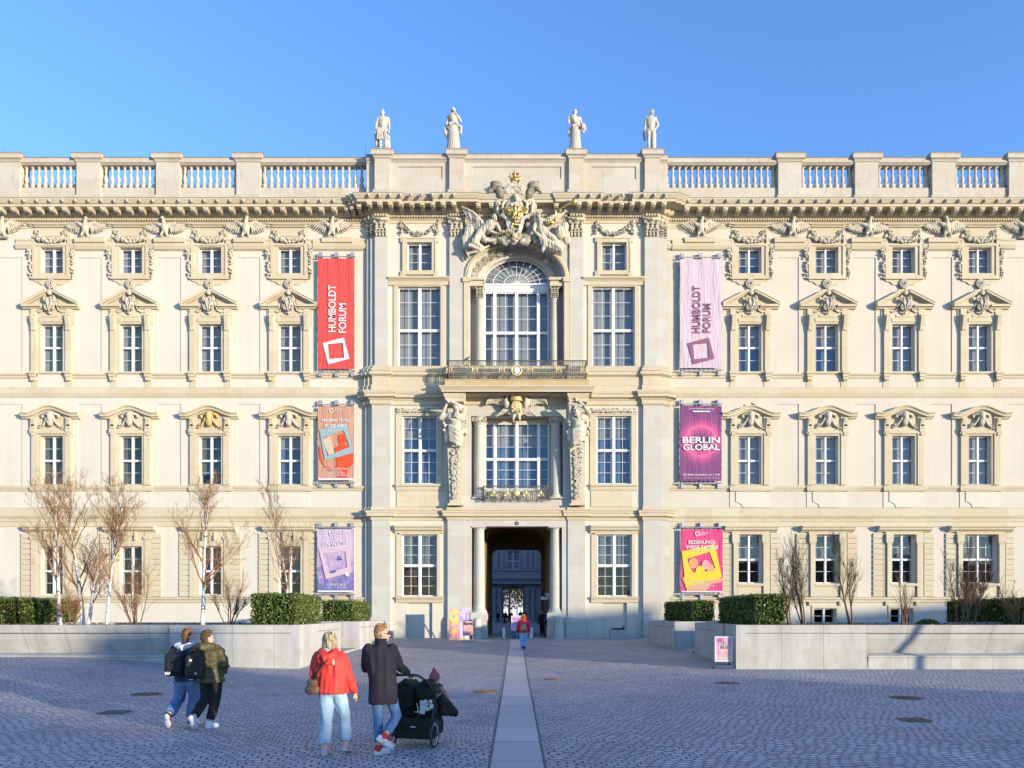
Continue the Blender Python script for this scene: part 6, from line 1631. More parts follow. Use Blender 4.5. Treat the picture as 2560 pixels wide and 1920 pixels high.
def poly(pts, y, mat, parent, name='print_shape'):
    mb = MB(); mb.add([(a, y, b) for a, b in pts], [tuple(range(len(pts)))]); return mb.build(name, mat, parent)
def clothmat(name, c, c2=None, axis=2, pattern=None):
    m = NB(name, .75, .15); v = m.obj()
    w = m.noise(m.obj(scale=(6, 1, .7)), 1.2, 3); dg = m.noise(m.obj(rot=(0, .6, 0), scale=(5, 1, .8)), 1.0, 3)
    if pattern: a = pattern(m, v)
    else: a = m.mix(.5, c, c) if not hasattr(c, 'links') else c
    m.color(a if pattern else c); m.bump(m.math('ADD', w, dg), .9, .05)
    m.b.inputs['Sheen Weight'].default_value = .1
    return m.mat
BY = WY-.28
def banner(x0, x1, t, b, mat, label, seed):
    cx = X((x0+x1)/2, BY); w = X(x1, BY)-X(x0, BY); z0, z1 = Z(b, BY), Z(t, BY); h = z1-z0; cz = (z0+z1)/2
    n, k = 16, 40; rg = random.Random(seed); mb = MB(); vs = []
    for j in range(k+1):
        for i in range(n+1):
            u, v = i/n, j/k; sag = .02*math.sin(u*math.pi)
            y = .018*math.sin(u*22+seed+v*3)*(v**2*.9+.1)+.02*math.sin((u+v)*9+seed)*.5
            edge = .012*math.sin(v*k*1.6)*(1 if i in (0, n) else 0)
            vs.append((-w/2+w*u+(edge if i == 0 else -edge), y, -h/2+h*v))
    mb.add(vs, [(j*(n+1)+i, j*(n+1)+i+1, (j+1)*(n+1)+i+1, (j+1)*(n+1)+i) for j in range(k) for i in range(n)])
    o = mb.build('banner', mat, None, True, (cx, BY, cz)); tag(o, label, 'banner', 'tall banners hung beside the gateway')
    for q in (-1, 1):
        r = MB(); r.tube([(-w/2-.06, 0, q*(h/2+.12)), (w/2+.06, 0, q*(h/2+.12))], .035, 8)
        for f in (-.44, 0, .44): r.box(f*w-.1, f*w+.1, .03, .28, q*(h/2+.12)-.02+(.02 if q > 0 else -.3), q*(h/2+.12)+(.3 if q > 0 else -.0))
        r.build('rod', M['galv'], o)
        c = MB()
        for i in range(9): xx = -w/2+w*(i+.5)/9; c.tube([(xx, 0, q*(h/2-.02)), (xx, 0, q*(h/2+.12))], .012, 4)
        c.build('lashing', M['galv'], o)
        r = MB(); r.tube([(q*(w/2+.04), .04, -h/2-.38), (q*(w/2+.04), .04, h/2+.38)], .012, 5)
        for i in range(7): zz = -h/2+h*(i+.5)/7; r.tube([(q*(w/2-.02), 0, zz), (q*(w/2+.05), .04, zz)], .012, 4)
        r.build('side_cable', M['galv'], o)
    return o, w, h
M['galv'] = simple('galvanised_steel', (.36, .36, .38), .5, .4, .2, 6, metal=.5)
W_ = flat('banner_white', (.82, .79, .80)); 
# 1 red
o, w, h = banner(795, 886, 646, 922.5, clothmat('red_cloth', (.52, .065, .06)), 'tall red banner reading HUMBOLDT FORUM with a white tilted square', 1)
pxz = lambda py, t, b, h: h/2-(py-t)/(b-t)*h
def fx(px, x0, x1, w): return -w/2+(px-x0)/(x1-x0)*w
def put_hf(o, w, h, x0, x1, t, b, mat, A, B, C):
    text('HUMBOLDT', fx(A[0], x0, x1, w), pxz(A[1], t, b, h), A[2]*h/(b-t), A[3]*w/(x1-x0), -.05, mat, o, math.pi/2, off=.022)
    text('FORUM', fx(B[0], x0, x1, w), pxz(B[1], t, b, h), B[2]*h/(b-t), B[3]*w/(x1-x0), -.05, mat, o, math.pi/2, off=.022)
    tsq(fx(C[0], x0, x1, w), pxz(C[1], t, b, h), C[2]*h/(b-t), -.05, R(15), .26, -.17).build('emblem', mat, o)
put_hf(o, w, h, 795, 886, 646, 922.5, W_, (830.5, 772, 118, 19.5), (856.5, 796, 74, 19.5), (840.5, 878, 39))
o, w, h = banner(1700, 1805, 648, 920, clothmat('pale_pink_cloth', (.475, .385, .44)), 'tall pale pink banner with mauve HUMBOLDT FORUM lettering', 2)
MV = flat('mauve_print', (.33, .13, .24))
put_hf(o, w, h, 1700, 1805, 648, 920, MV, (1741, 774, 118, 20), (1767, 796, 73, 19.5), (1752, 878, 39))
# 2 salmon
o, w, h = banner(795, 885, 1016, 1201, clothmat('salmon_cloth', (.43, .225, .155)), 'salmon banner reading PERSPEKTIVEN IN DIE WELT with a pale blue tilted frame', 3)
L = lambda px, py: (fx(px, 795, 885, w), pxz(py, 1016, 1201, h))
RD, BL, CR = flat('red_orange_print', (.80, .10, .045)), flat('pale_blue_print', (.36, .50, .54)), flat('cream_print', (.72, .58, .42))
def P_(pts, y, mat, nm='print_shape'): poly([L(*p) for p in pts], y, mat, o, nm)
P_([(797, 1120), (800, 1115), (806, 1150), (812, 1165), (838, 1172), (846, 1150), (838, 1128), (883, 1122), (884, 1160), (870, 1172), (868, 1196), (845, 1196), (841, 1180), (815, 1172), (800, 1150)], -.042, RD)
P_([(840, 1138), (837, 1119), (849, 1113), (846, 1098), (846, 1088), (855, 1084), (866, 1088), (867, 1098), (862, 1112), (874, 1118), (879, 1138), (869, 1172), (843, 1172)], -.046, RD, 'print_figure')
P_([(806, 1100), (826, 1090), (832, 1112), (836, 1134), (822, 1138)], -.044, CR)
a = [L(799, 1075), L(866, 1058), L(884, 1132), L(812, 1152)]; i_ = [L(807, 1094), L(860, 1076), L(874, 1118), L(819, 1140)]
mb = MB()
for k in range(4): j = (k+1) % 4; mb.quad(*[(q[0], -.052, q[1]) for q in (a[k], a[j], i_[j], i_[k])])
mb.build('print_frame', BL, o)
text('PERSPEKTIVEN', *L(840.5, 1052), 70*w/90, 8*h/185, -.06, W_, o, off=.02); text('IN DIE WELT', *L(840.5, 1065), 56*w/90, 8*h/185, -.06, W_, o, off=.02)
text('EINBLICKE UND AUSBLICKE', *L(841, 1077), 40*w/90, 3*h/185, -.06, W_, o, off=.01)
tsq(*L(829, 1027), 7*h/185, -.06, R(15), .3, -.17).build('emblem', W_, o); text('HUMBOLDT\nFORUM', *L(846, 1027), 18*w/90, 8*h/185, -.06, W_, o, off=.01, align='LEFT')
for k, t in enumerate(('ETHNOLOGISCHES MUSEUM', 'MUSEUM FÜR', 'ASIATISCHE KUNST', '2. + 3. OG ——— 2ND + 3RD FLOOR')): text(t, *L(840.5, 1172+5.6*k), (62, 32, 44, 68)[k]*w/90, 3.8*h/185, -.06, W_, o, off=.015)
P_([(796, 1195.5), (884.5, 1195.5), (884.5, 1200.5), (796, 1200.5)], -.05, W_, 'white_border')
# 3 lilac
def pat_sea(m, v):
    n = m.noise(m.obj(scale=(1.2, 1, .8)), 1.7, 6, .7); sep = m.n('ShaderNodeSeparateXYZ'); m.l(v, sep.inputs[0])
    f = m.math('ADD', m.math('MULTIPLY', n, 1.5), m.math('MULTIPLY', sep.outputs[2], .24))
    return m.ramp(f, [(.35, (.12, .115, .32)), (.6, (.25, .20, .37)), (.75, (.37, .28, .42)), (.95, (.42, .34, .45))])
o, w, h = banner(793.5, 885, 1323, 1481, clothmat('lilac_cloth', None, pattern=pat_sea), 'lilac banner reading ON WATER with a pale tilted frame over waves', 4)
L = lambda px, py: (fx(px, 793.5, 885, w), pxz(py, 1323, 1481, h)); PK = flat('pale_pink_print', (.74, .55, .66)); IN = flat('indigo_print', (.14, .12, .38))
a = [L(797, 1372), L(872, 1360), L(880, 1430), L(815, 1448)]; i_ = [L(808, 1384), L(864, 1378), L(868, 1418), L(824, 1432)]
mb = MB()
for k in range(4): j = (k+1) % 4; mb.quad(*[(q[0], -.05, q[1]) for q in (a[k], a[j], i_[j], i_[k])])
mb.build('print_frame', PK, o)
for c_, r_ in (((849, 1392), 4), ((850, 1398), 6)): poly([(L(*c_)[0]+r_*.027*math.cos(k*.7), L(*c_)[1]+.02*r_*.6*math.sin(k*.7)) for k in range(9)], -.055, IN, o)
poly([L(824, 1430), L(838, 1424), L(842, 1430), L(828, 1434)], -.055, IN, o)
poly([(L(868.5, 1435)[0]+.15*math.cos(k*.52), L(868.5, 1435)[1]+.15*math.sin(k*.52)) for k in range(12)], -.056, W_, o, 'white_disc')
text('ON WATER', *L(839, 1360), 66*w/91, 12*h/158, -.06, W_, o, off=.015); text('WASSERWISSEN IN BERLIN', *L(841, 1374), 42*w/91, 3*h/158, -.06, W_, o)
tsq(*L(828.5, 1333), 7*h/158, -.06, R(15), .3, -.17).build('emblem', W_, o); text('HUMBOLDT\nFORUM', *L(846, 1333), 18*w/91, 8*h/158, -.06, W_, o, off=.01, align='LEFT')
text('HUMBOLDT LABOR', *L(840, 1461.5), 48*w/91, 5.4*h/158, -.06, W_, o, off=.015); text('1. OG ——— 1ST FLOOR', *L(840, 1469), 51*w/91, 5.4*h/158, -.06, W_, o, off=.015)
poly([L(794.5, 1476), L(884, 1476), L(884, 1480.5), L(794.5, 1480.5)], -.05, W_, o, 'white_border')
# 4 purple
def pat_ring(m, v):
    sep = m.n('ShaderNodeSeparateXYZ'); m.l(v, sep.inputs[0]); x = sep.outputs[0]; z = m.math('ADD', sep.outputs[2], -.14)
    r = m.math('SQRT', m.math('ADD', m.math('MULTIPLY', x, x), m.math('MULTIPLY', z, z))); dd = m.math('ABSOLUTE', m.math('SUBTRACT', r, .95))
    return m.ramp(dd, [(0, (.60, .13, .24)), (.05, (.54, .10, .23)), (.2, (.38, .075, .20)), (.5, (.205, .06, .165)), (.9, (.17, .058, .155))])
o, w, h = banner(1700.5, 1804, 1014.5, 1202.5, clothmat('purple_cloth', None, pattern=pat_ring), 'purple banner reading BERLIN GLOBAL over a glowing pink ring', 5)
L = lambda px, py: (fx(px, 1700.5, 1804, w), pxz(py, 1014.5, 1202.5, h))
text('BERLIN', *L(1752.5, 1100.5), 93*w/103.5, 15.5*h/188, -.06, W_, o, off=.03); text('GLOBAL', *L(1753, 1118.5), 92*w/103.5, 15.5*h/188, -.06, W_, o, off=.03)
text('STADTMUSEUM BERLIN', *L(1753, 1022.5), 61*w/103.5, 2.6*h/188, -.06, W_, o, off=.01); poly([L(1731.5, 1027.5), L(1774.5, 1027.5), L(1774.5, 1030.8), L(1731.5, 1030.8)], -.06, W_, o, 'white_bar')
text('Die Berlin Ausstellung im 1. OG', *L(1753, 1187.5), 92*w/103.5, 5.6*h/188, -.06, W_, o, off=.02); text('The Berlin Exhibition on the 1st Floor', *L(1753, 1195), 92*w/103.5, 4.8*h/188, -.06, flat('lilac_print', (.55, .38, .6)), o, off=.01)
# 5 pink and yellow
o, w, h = banner(1702, 1807, 1323, 1481, clothmat('magenta_cloth', (.52, .06, .17)), 'magenta banner reading BEZIEHUNGSWEISE FAMILIE with a tilted yellow frame', 6)
L = lambda px, py: (fx(px, 1702, 1807, w), pxz(py, 1323, 1481, h)); YL = flat('yellow_print', (.83, .66, .06)); OR = flat('salmon_print', (.84, .40, .22)); PK2 = flat('light_pink_print', (.86, .42, .40))
poly([L(1716, 1470), L(1704, 1445), L(1722, 1438), L(1806, 1446), L(1806, 1455), L(1776, 1460), L(1765, 1477), L(1716, 1477)], -.045, OR, o)
a = [L(1704, 1379), L(1786, 1360), L(1804, 1443), L(1714, 1470)]; i_ = [L(1717, 1397), L(1773, 1380), L(1788, 1420), L(1734, 1440)]
mb = MB()
for k in range(4): j = (k+1) % 4; mb.quad(*[(q[0], -.05, q[1]) for q in (a[k], a[j], i_[j], i_[k])])
mb.quad(*[(q[0], -.0495, q[1]) for q in (L(1716, 1430), L(1786, 1432), L(1800, 1447), L(1716, 1452))]); mb.build('print_frame', YL, o)
for c_, r_, mt in (((1733, 1408), .30, OR), ((1764, 1412), .26, PK2), ((1775, 1420), .24, OR), ((1750, 1428), .30, YL)):
    q = L(*c_); poly([(q[0]+r_*math.cos(k*.45), q[1]+r_*1.15*math.sin(k*.45)) for k in range(14)], -.054-.001*r_*10, mt, o, 'print_face')
text('BEZIEHUNGS-', *L(1755.5, 1355.5), 69*w/105, 8.6*h/158, -.062, W_, o, off=.022); text('WEISE FAMILIE', *L(1754, 1368), 81*w/105, 8.6*h/158, -.062, W_, o, off=.022); text('FAMILY MATTERS', *L(1755, 1378.5), 46*w/105, 3.6*h/158, -.062, W_, o)
tsq(*L(1743, 1334.5), 7.5*h/158, -.06, R(15), .3, -.17).build('emblem', W_, o); text('HUMBOLDT\nFORUM', *L(1760, 1334.5), 19*w/105, 8*h/158, -.06, W_, o, off=.01, align='LEFT')
for k in range(4): text(('SONDERAUSSTELLUNG ZUM THEMENJAHR', 'IM GANZEN HAUS', 'MULTIPLE SPECIAL EXHIBITIONS', '2025 — 2026')[k], *L(1755, 1453+5.6*k), (70, 40, 62, 36)[k]*w/105, 3.6*h/158, -.062, W_, o, off=.01)
poly([L(1703, 1478-.5), L(1806, 1477.5), L(1806, 1480.8), L(1703, 1480.8)], -.05, W_, o, 'white_border')

# number on the plate
text('9', X(1292, .08), Z(1308, .08), .07, .1, .075, W_, pl, off=.02)

# --- signs on the ground
M['blackplastic'] = simple('black_plastic', (.03, .03, .035), .5, .4, .2); M['bluebase'] = simple('blue_grey_plastic', (.05, .07, .13), .5, .4, .2)
M['alu'] = simple('aluminium_frame', (.55, .56, .58), .4, .5, .05, metal=.4)
# "WE ARE" stand before the right planter
g0 = G(1809, 1671.5); sc_ = (g0.y+D)/F
root = empty('poster_stand', g0, R(-8)); tag(root, 'white framed poster stand on a blue-black base by the planter corner, reading WE ARE', 'poster stand')
zt, zb_ = (1671.5-1591)*sc_, (1671.5-1654.5)*sc_; ww = 43*sc_/2
mb = MB(); ring(mb, -ww, ww, zb_, zt, -ww+.045, ww-.045, zb_+.045, zt-.045, -.025, .025); mb.build('frame', M['white'], root)
def pat_pinks(m, v):
    n = m.noise(m.obj(scale=(3, 1, 2.6), loc=(3, 0, 1)), 1.3, 3, .5); return m.ramp(n, [(.3, (.30, .08, .20)), (.42, (.60, .22, .38)), (.55, (.72, .42, .42)), (.66, (.74, .58, .38)), (.8, (.60, .42, .60))])
m = NB('poster_print', .4, .4); m.color(pat_pinks(m, m.obj())); b_ = MB().quad((-ww+.04, -.012, zb_+.04), (ww-.04, -.012, zb_+.04), (ww-.04, -.012, zt-.04), (-ww+.04, -.012, zt-.04)); b_.add([(-ww+.04, .012, zb_+.04), (ww-.04, .012, zb_+.04), (ww-.04, .012, zt-.04), (-ww+.04, .012, zt-.04)], [(0, 1, 2, 3)]); b_.build('poster', m.mat, root)
text('WE ARE', 0, zb_+(zt-zb_)*.69, ww*1.25, .13, -.018, W_, root, off=.02); text('RELAX', .03, zb_+(zt-zb_)*.57, ww*.9, .11, -.018, M['dark'], root); text('DIRECT', 0, zb_+(zt-zb_)*.3, ww*.8, .07, -.018, W_, root); text('WEDDING', 0, zb_+(zt-zb_)*.22, ww*.95, .06, -.018, W_, root, off=.02)
mb = MB()
for q in (-1, 1): mb.box(q*ww*.6-.03, q*ww*.6+.03, -.02, .02, .06, zb_)
mb.build('legs', M['blackplastic'], root)
mb = MB(); mb.box(-ww*1.2, ww*1.2, -.26, .26, 0.0, .05); mb.prism([(-ww*1.15, .05), (ww*1.15, .05), (ww*.9, .13), (-ww*.9, .13)], -.22, .22); mb.build('base', M['bluebase'], root)
# poster wall by the gateway
g0 = G(1148, 1600); g0.y = -2.0; sc_ = (g0.y+D)/F; g0.x = X(1148, -2.0); g0.z = gz(0, -2.0)
root = empty('poster_wall', g0, R(4)); tag(root, 'leaning board of four yellow and lilac posters left of the gateway', 'poster board')
hh, wv = (1598-1518)*sc_, 51*sc_/2
mb = MB(); mb.box(-wv, wv, 0, .06, .0, hh); mb.build('board', flat('cream_board', (.75, .66, .30)), root)
mb = MB(); mb.tube([(-wv*.8, .05, hh*.8), (-wv*.8, .7, 0)], .03, 6); mb.tube([(wv*.8, .05, hh*.8), (wv*.8, .7, 0)], .03, 6); mb.build('struts', M['alu'], root)
pc = [((-wv+.03, -.02), (.06+hh*.48, hh*.97), (.86, .58, .10), (.85, .2, .38)), ((.02, wv-.02), (hh*.55, hh*.99), (.26, .26, .58), (.62, .45, .70)), ((-wv+.03, .02), (.1, hh*.48), (.86, .60, .08), (.86, .18, .36)), ((.06, wv-.04), (.1, hh*.53), (.55, .40, .66), (.7, .55, .72))]
for (a, b), (c, d), c1, c2 in pc:
    def pt(m, v, c1=c1, c2=c2):
        n = m.noise(m.obj(scale=(3, 1, 2.2), loc=(c1[1]*9, 0, 0)), 1.0, 2); return m.ramp(n, [(.4, c2), (.52, tuple((x+y)/2 for x, y in zip(c1, c2))), (.6, c1)])
    m = NB('small_poster', .5, .3); m.color(pt(m, None)); q = MB().quad((a, -.006, c), (b, -.006, c), (b, -.006, d), (a, -.006, d)).build('poster', m.mat, root)
    text('HUMBOLDT FORUM', (a+b)/2, d-.09, (b-a)*.6, .05, -.012, W_, q); text('BEZIEHUNGSWEISE' if c1[0] > .5 and c1[2] < .2 else ('GLOBAL' if c1[0] < .5 else 'ON WATER'), (a+b)/2, d-.2, (b-a)*.8, .09, -.012, W_, q, off=.02)
    text('INFO & TICKETS', (a+b)/2, c+.1, (b-a)*.7, .05, -.012, W_, q)
# Baret board
g0 = G(1171, 1604); sc_ = (g0.y+D)/F; root = empty('pavement_sign', g0, R(3)); tag(root, 'black framed pink pavement sign reading Baret beside the posters', 'pavement sign')
zt, zb_, ww = (1604-1551)*sc_, (1604-1589)*sc_, 27.5*sc_/2
mb = MB(); ring(mb, -ww, ww, zb_, zt, -ww+.035, ww-.035, zb_+.035, zt-.035, -.02, .02); mb.build('frame', M['blackplastic'], root)
b_ = MB(); b_.box(-ww+.03, ww-.03, -.012, .012, zb_+.03, zt-.03); b_.build('poster', flat('pink_poster', (.80, .47, .47)), root)
text('Baret', 0, zt-.17, ww*1.65, .19, -.02, M['dark'], root, off=.03); text('restaurant\nbar', 0, zt-.5, ww*.5, .16, -.02, flat('brick_print', (.55, .2, .2)), root); text('DACHTERRASSE', 0, zb_+.14, ww*1.1, .05, -.02, flat('brick_print2', (.55, .2, .2)), root)
mb = MB()
for q in (-1, 1): mb.box(q*ww*.8-.02, q*ww*.8+.02, -.02, .02, .06, zb_)
mb.box(-ww*1.15, ww*1.15, -.2, .2, .04, .1)
for q in (-1, 1): mb.lathe([(0, -.03), (.04, -.03), (.04, .03), (0, .03)], (q*ww*1.0, -.17, .04), 10, 'y')
mb.build('base', M['galv'], root)
# pink board in the passage
root = empty('pavement_sign', (X(1293, -1.0), -1.0, gz(0, -1.0)), 0); tag(root, 'lilac notice board on a dark base inside the gateway', 'pavement sign'); sc_ = (D-1)/F
mb = MB(); ring(mb, -.36, .36, .52, 1.42, -.32, .32, .56, 1.38, -.02, .02); mb.build('frame', M['white'], root)
b_ = MB(); b_.box(-.33, .33, -.012, .012, .55, 1.39); b_.build('poster', flat('lilac_poster', (.68, .50, .72)), root); text('INFOPOINT', 0, 1.22, .5, .1, -.02, flat('mauve2', (.6, .15, .4)), root, off=.02); text('FOYER\nSHOP\nTICKETS', 0, 1.0, .34, .24, -.02, MV, root)
mb = MB(); mb.box(-.36, .36, -.25, .25, .0, .08); mb.box(-.34, .34, -.04, .04, .08, .5); mb.build('base', M['bluebase'], root)
# bollards, guard stones
for px, lb in ((1260, 'left steel bollard with a red top in the gateway'), (1328, 'right steel bollard with a red top behind the red-jacketed visitor')):
    root = empty('bollard', (X(px, -.4), -.4, gz(0, -.4))); tag(root, lb, 'bollard', 'steel bollards in the gateway')
    mb = MB(); mb.lathe([(.11, 0), (.11, .68), (.0, .68)], n=16); mb.build('post', M['alu'], root, 'auto'); mb = MB(); mb.lathe([(.112, .68), (.112, .74), (0, .76)], n=16); mb.build('cap', flat('red_cap', (.6, .13, .10)), root, 'auto')
for px, lb in ((1193, 'pale stone guard post beside the Baret sign'), (1398, 'pale stone guard post in front of the right column pedestal')):
    mb = MB(); mb.lathe([(.31, 0), (.30, .15), (.24, 1.12), (.2, 1.24), (.1, 1.3), (0, 1.31)], n=20); o = mb.build('guard_stone', M['stone'], None, 'auto', (X(px, -.55), -.55, gz(0, -.55)-.02)); tag(o, lb, 'guard stone', 'stone guard posts at the gateway')
# concrete block with a dark fixture
root = empty('concrete_block', (X(1546, -1.0), -1.0, gz(0, -1)), 0); tag(root, 'grey concrete block with a dark box on top at the foot of the facade', 'concrete block')
mb = MB(); mb.prism([(-.5, 0), (.5, 0), (.56, .56), (-.56, .56)], -.35, .35); mb.build('block', M['concrete'], root); mb = MB(); mb.prism([(-.42, .56), (.34, .56), (.36, .66), (.3, .8), (.26, .68), (-.4, .66)], -.2, .2); mb.build('dark_box', M['blackplastic'], root)
# signpost in the passage
root = empty('signpost', (X(1362, 1.6), 1.6, .42)); tag(root, 'dark signpost with two small white signs in the passage', 'signpost')
mb = MB(); mb.box(-.05, .05, -.05, .05, 0, 2.9); mb.build('post', M['blackplastic'], root)
for x_, z_, t in ((-.02, 2.52, 'INFO'), (.3, 2.76, 'PORTAL')):
    b_ = MB(); b_.box(x_-.24, x_+.24, -.09, -.06, z_-.09, z_+.09); b_ = b_.build('sign', M['white'], root); text(t, x_, z_, .36, .09, -.095, M['dark'], b_)

# ------------------------------------------------------------ statues on the attic
def statue(px, label, J, face, drape, name='statue', s_=1.52, extra=None):
    cx = X(px, .25); z0 = capp+.06
    b = body_mb(J, face=face, curl=.4, footL=(-.3, -1, 0), footR=(.3, -1, 0), heavy=1.15)
    for k in range(26):      # curls
        a, c_ = rnd.uniform(0, 6.3), rnd.uniform(-.2, 1.5); h = Vector(J['head']); b.ell((h.x+.085*math.cos(a)*math.cos(c_), h.y+.095*math.sin(a)*math.cos(c_)+.01, h.z+.03+.09*math.sin(c_)), .022, None, 6, 5)
    drape(b)
    if extra: extra(b)
    b.box(-.3, .3, -.24, .24, -.03, .05)
    me = remesh(b, .013, 1, .4, (.007, 9, nfold)); setmat(me, M['statue']); o = link(name, me, None, (cx, .25, z0)); o.scale = (s_*1.03, s_, s_)
    tag(o, label, 'statue', 'stone statues on the roof parapet')
JJ = lambda **k: {**DEF, **k}
mirror = dict(hiL=(-.09, 0, .93), hiR=(.09, 0, .93))
def robe(b, x=0, w=.2, top=1.0, lean=0, folds=9):
    n = 14; rg = random.Random(int(w*100)+folds)
    b.cap((x, 0, top), (x+lean, 0, .12), w*.72, w*1.0, 14)
    for k in range(folds):
        a = -2.9+2.7*k/(folds-1); b.tube([(x+w*.75*math.cos(a), w*.7*math.sin(a), top+.05), (x+lean*.5+w*.95*math.cos(a+.1), w*.9*math.sin(a+.1), top*.5), (x+lean+w*1.12*math.cos(a-.1), w*1.05*math.sin(a-.1), .06)], [.035, .042, .05], 7)
    b.tube([(x-w*1.15, 0, top-.08), (x-w*.5, -w, top), (x+w*.5, -w, top+.08), (x+w*1.1, 0, top+.02)], [.06, .07, .06, .06], 8)
def cape(b):
    for k in range(7): b.tube([(-.2-.01*k, -.06+.05*k, 1.42), (-.27, -.08+.05*k, 1.1), (-.3+.03*k*.5, -.08+.04*k, .75), (-.28+.04*k, .04, .3)], [.03, .045, .05, .045], 7)
    for k in range(4): b.tube([(-.16+.05*k, -.12, .98-.03*k), (-.2+.06*k, -.15, .72), (-.22+.07*k, -.1, .5)], .04, 7)
    b.cap((.2, .05, .05), (.18, .05, .62), .11, .09, 10); b.ell((.2, -.02, .62), (.08, .08, .12), None, 10, 8)
statue(958, 'statue of a nearly naked man with a cloak over one side, leftmost on the parapet', JJ(head=(-.02, -.02, 1.66), elL=(-.25, .0, 1.16), wrL=(-.27, -.08, .95), elR=(.24, .02, 1.16), wrR=(.25, -.05, .9), knL=(-.1, -.05, .5), anL=(-.12, 0, .1), anR=(.1, .02, .1), knR=(.1, -.02, .5)), (-.3, -1, 0), cape)
def r2_(b): robe(b, -.02, .21, 1.03, .02); b.cap((-.05, -.02, 1.42), (.05, -.02, 1.1), .16, .15, 12); b.tube([(-.2, -.06, .98), (-.34, -.05, .92), (-.3, -.04, .7), (-.22, -.02, .55)], [.05, .07, .06, .03], 8); b.tube([(.1, -.1, 1.1), (.28, -.05, 1.0), (.27, 0, .75)], [.05, .07, .05], 8)
statue(1134, 'robed statue raising one hand to its face, second from the left on the parapet', JJ(head=(-.02, -.02, 1.68), shR=(.17, 0, 1.44), elR=(.27, -.05, 1.24), wrR=(.05, -.16, 1.56), elL=(-.28, 0, 1.15), wrL=(-.24, -.1, .98)), (.5, -1, 0), r2_, s_=1.58)
def r3_(b): robe(b, .0, .19, 1.0, .0, 10); b.cap((-.08, -.03, 1.4), (.06, -.03, 1.1), .15, .14, 12); b.tube([(.2, -.05, 1.2), (.33, -.08, 1.1), (.36, -.06, .95), (.28, -.04, .8)], [.05, .08, .09, .05], 8); b.tube([(-.2, -.02, .95), (-.26, 0, .85), (-.2, 0, .7)], .06, 8)
statue(1438, 'robed statue with a raised forearm and bundle on its hip, second from the right', JJ(head=(-.02, -.02, 1.66), shL=(-.17, 0, 1.43), elL=(-.27, -.06, 1.2), wrL=(-.27, -.12, 1.42), elR=(.26, -.02, 1.18), wrR=(.28, -.16, 1.02)), (-.1, -1, 0), r3_)
def r4_(b): b.cap((.12, .14, .05), (.14, .12, .85), .12, .1, 10); b.tube([(-.26, .05, 1.0), (-.28, .1, .8), (-.2, .14, .6)], [.03, .05, .04], 7)
statue(1627, 'nude male statue with a hand on his hip, rightmost on the parapet', JJ(head=(.04, -.02, 1.66), shL=(-.19, 0, 1.44), elL=(-.23, 0, 1.15), wrL=(-.25, -.05, .88), elR=(.3, .03, 1.16), wrR=(.2, -.04, .98), anL=(-.08, 0, .1), knL=(-.1, -.04, .5)), (.7, -.8, -.2), r4_)

# ------------------------------------------------------------ people
M['skin'] = simple('skin', (.62, .36, .25), .55, .4, .06, 8)
def cm(name, c, rough=.85, var=.15, sc__=6): return simple(name, c, rough, .2, var, sc__, .25, bs=90)
HB, HD, HG, HO = cm('light_brown_hair', (.30, .15, .06), .6, .4, 30), cm('dark_brown_hair', (.07, .04, .02), .6, .4, 30), cm('ash_blond_hair', (.30, .23, .14), .55, .6, 18), cm('auburn_hair', (.42, .13, .03), .6, .5, 25)
def denim(name, a, b):
    m = NB(name, .85, .2); n = m.noise(m.obj(), 3.2, 5); m.color(m.ramp(n, [(.35, a), (.65, b)])); m.bump(m.noise(m.obj(), 160, 2), .2, .002); return m.mat
J1, J2, J3 = denim('mid_blue_denim', (.06, .12, .25), (.14, .24, .40)), denim('light_blue_denim', (.22, .34, .45), (.38, .50, .58)), denim('blue_denim', (.07, .13, .28), (.19, .28, .42))
BK = cm('black_trousers', (.025, .022, .022)); WS, SB = cm('white_leather', (.72, .72, .70), .5, .05), cm('white_sole', (.62, .60, .58), .6, .08)
def shoes(o, J, dl, dr, mu, ms, mu2=None):
    for q, d in (('L', dl), ('R', dr)):
        a, b = MB(), MB(); shoe(a, b, J['an'+q], d)
        me = remesh(a, .009, 2, .5); setmat(me, (mu2 or mu) if q == 'R' else mu); s_ = link('shoe', me, o); me = remesh(b, .008, 1, .5); setmat(me, ms); link('sole', me, s_)
def backpack(o, c, w, h, d, mat, rz=0, badge=None, vox=.014):
    r = bpy.data.objects.new('backpack', None); mb = MB(); cx, cy, cz = c
    for q in (-1, 1):
        for z_ in (-1, 1): pass
    mb.cap((cx-w*.22, cy, cz+h*.26), (cx+w*.22, cy, cz+h*.26), d*.55, d*.55, 14); mb.cap((cx-w*.22, cy, cz-h*.26), (cx+w*.22, cy, cz-h*.26), d*.6, d*.6, 14)
    for q in (-1, 0, 1): mb.cap((cx+q*w*.25, cy, cz+h*.28), (cx+q*w*.25, cy, cz-h*.28), d*.55, d*.62, 14)
    mb.cap((cx-w*.2, cy-d*.45, cz-h*.22), (cx+w*.2, cy-d*.45, cz-h*.22), d*.32, d*.32, 12)
    me = remesh(mb, vox, 2, .5, (.008, 9, nwrink)); setmat(me, mat); b = link('backpack', me, o)
    s_ = MB(); s_.tube([(cx, cy+d*.2, cz+h*.5), (cx, cy-d*.1, cz+h*.62), (cx, cy+d*.3, cz+h*.6)], .012, 6)
    for q in (-1, 1): s_.tube([(cx+q*w*.28, cy+d*.2, cz+h*.4), (cx+q*w*.3, cy+d*1.0, cz+h*.55), (cx+q*w*.36, cy+d*1.9, cz+h*.35), (cx+q*w*.42, cy+d*1.4, cz-h*.1)], .02, 6)
    s_.build('straps', mat, b, True)
    if badge: badge(b, cx, cy, cz)
    return b
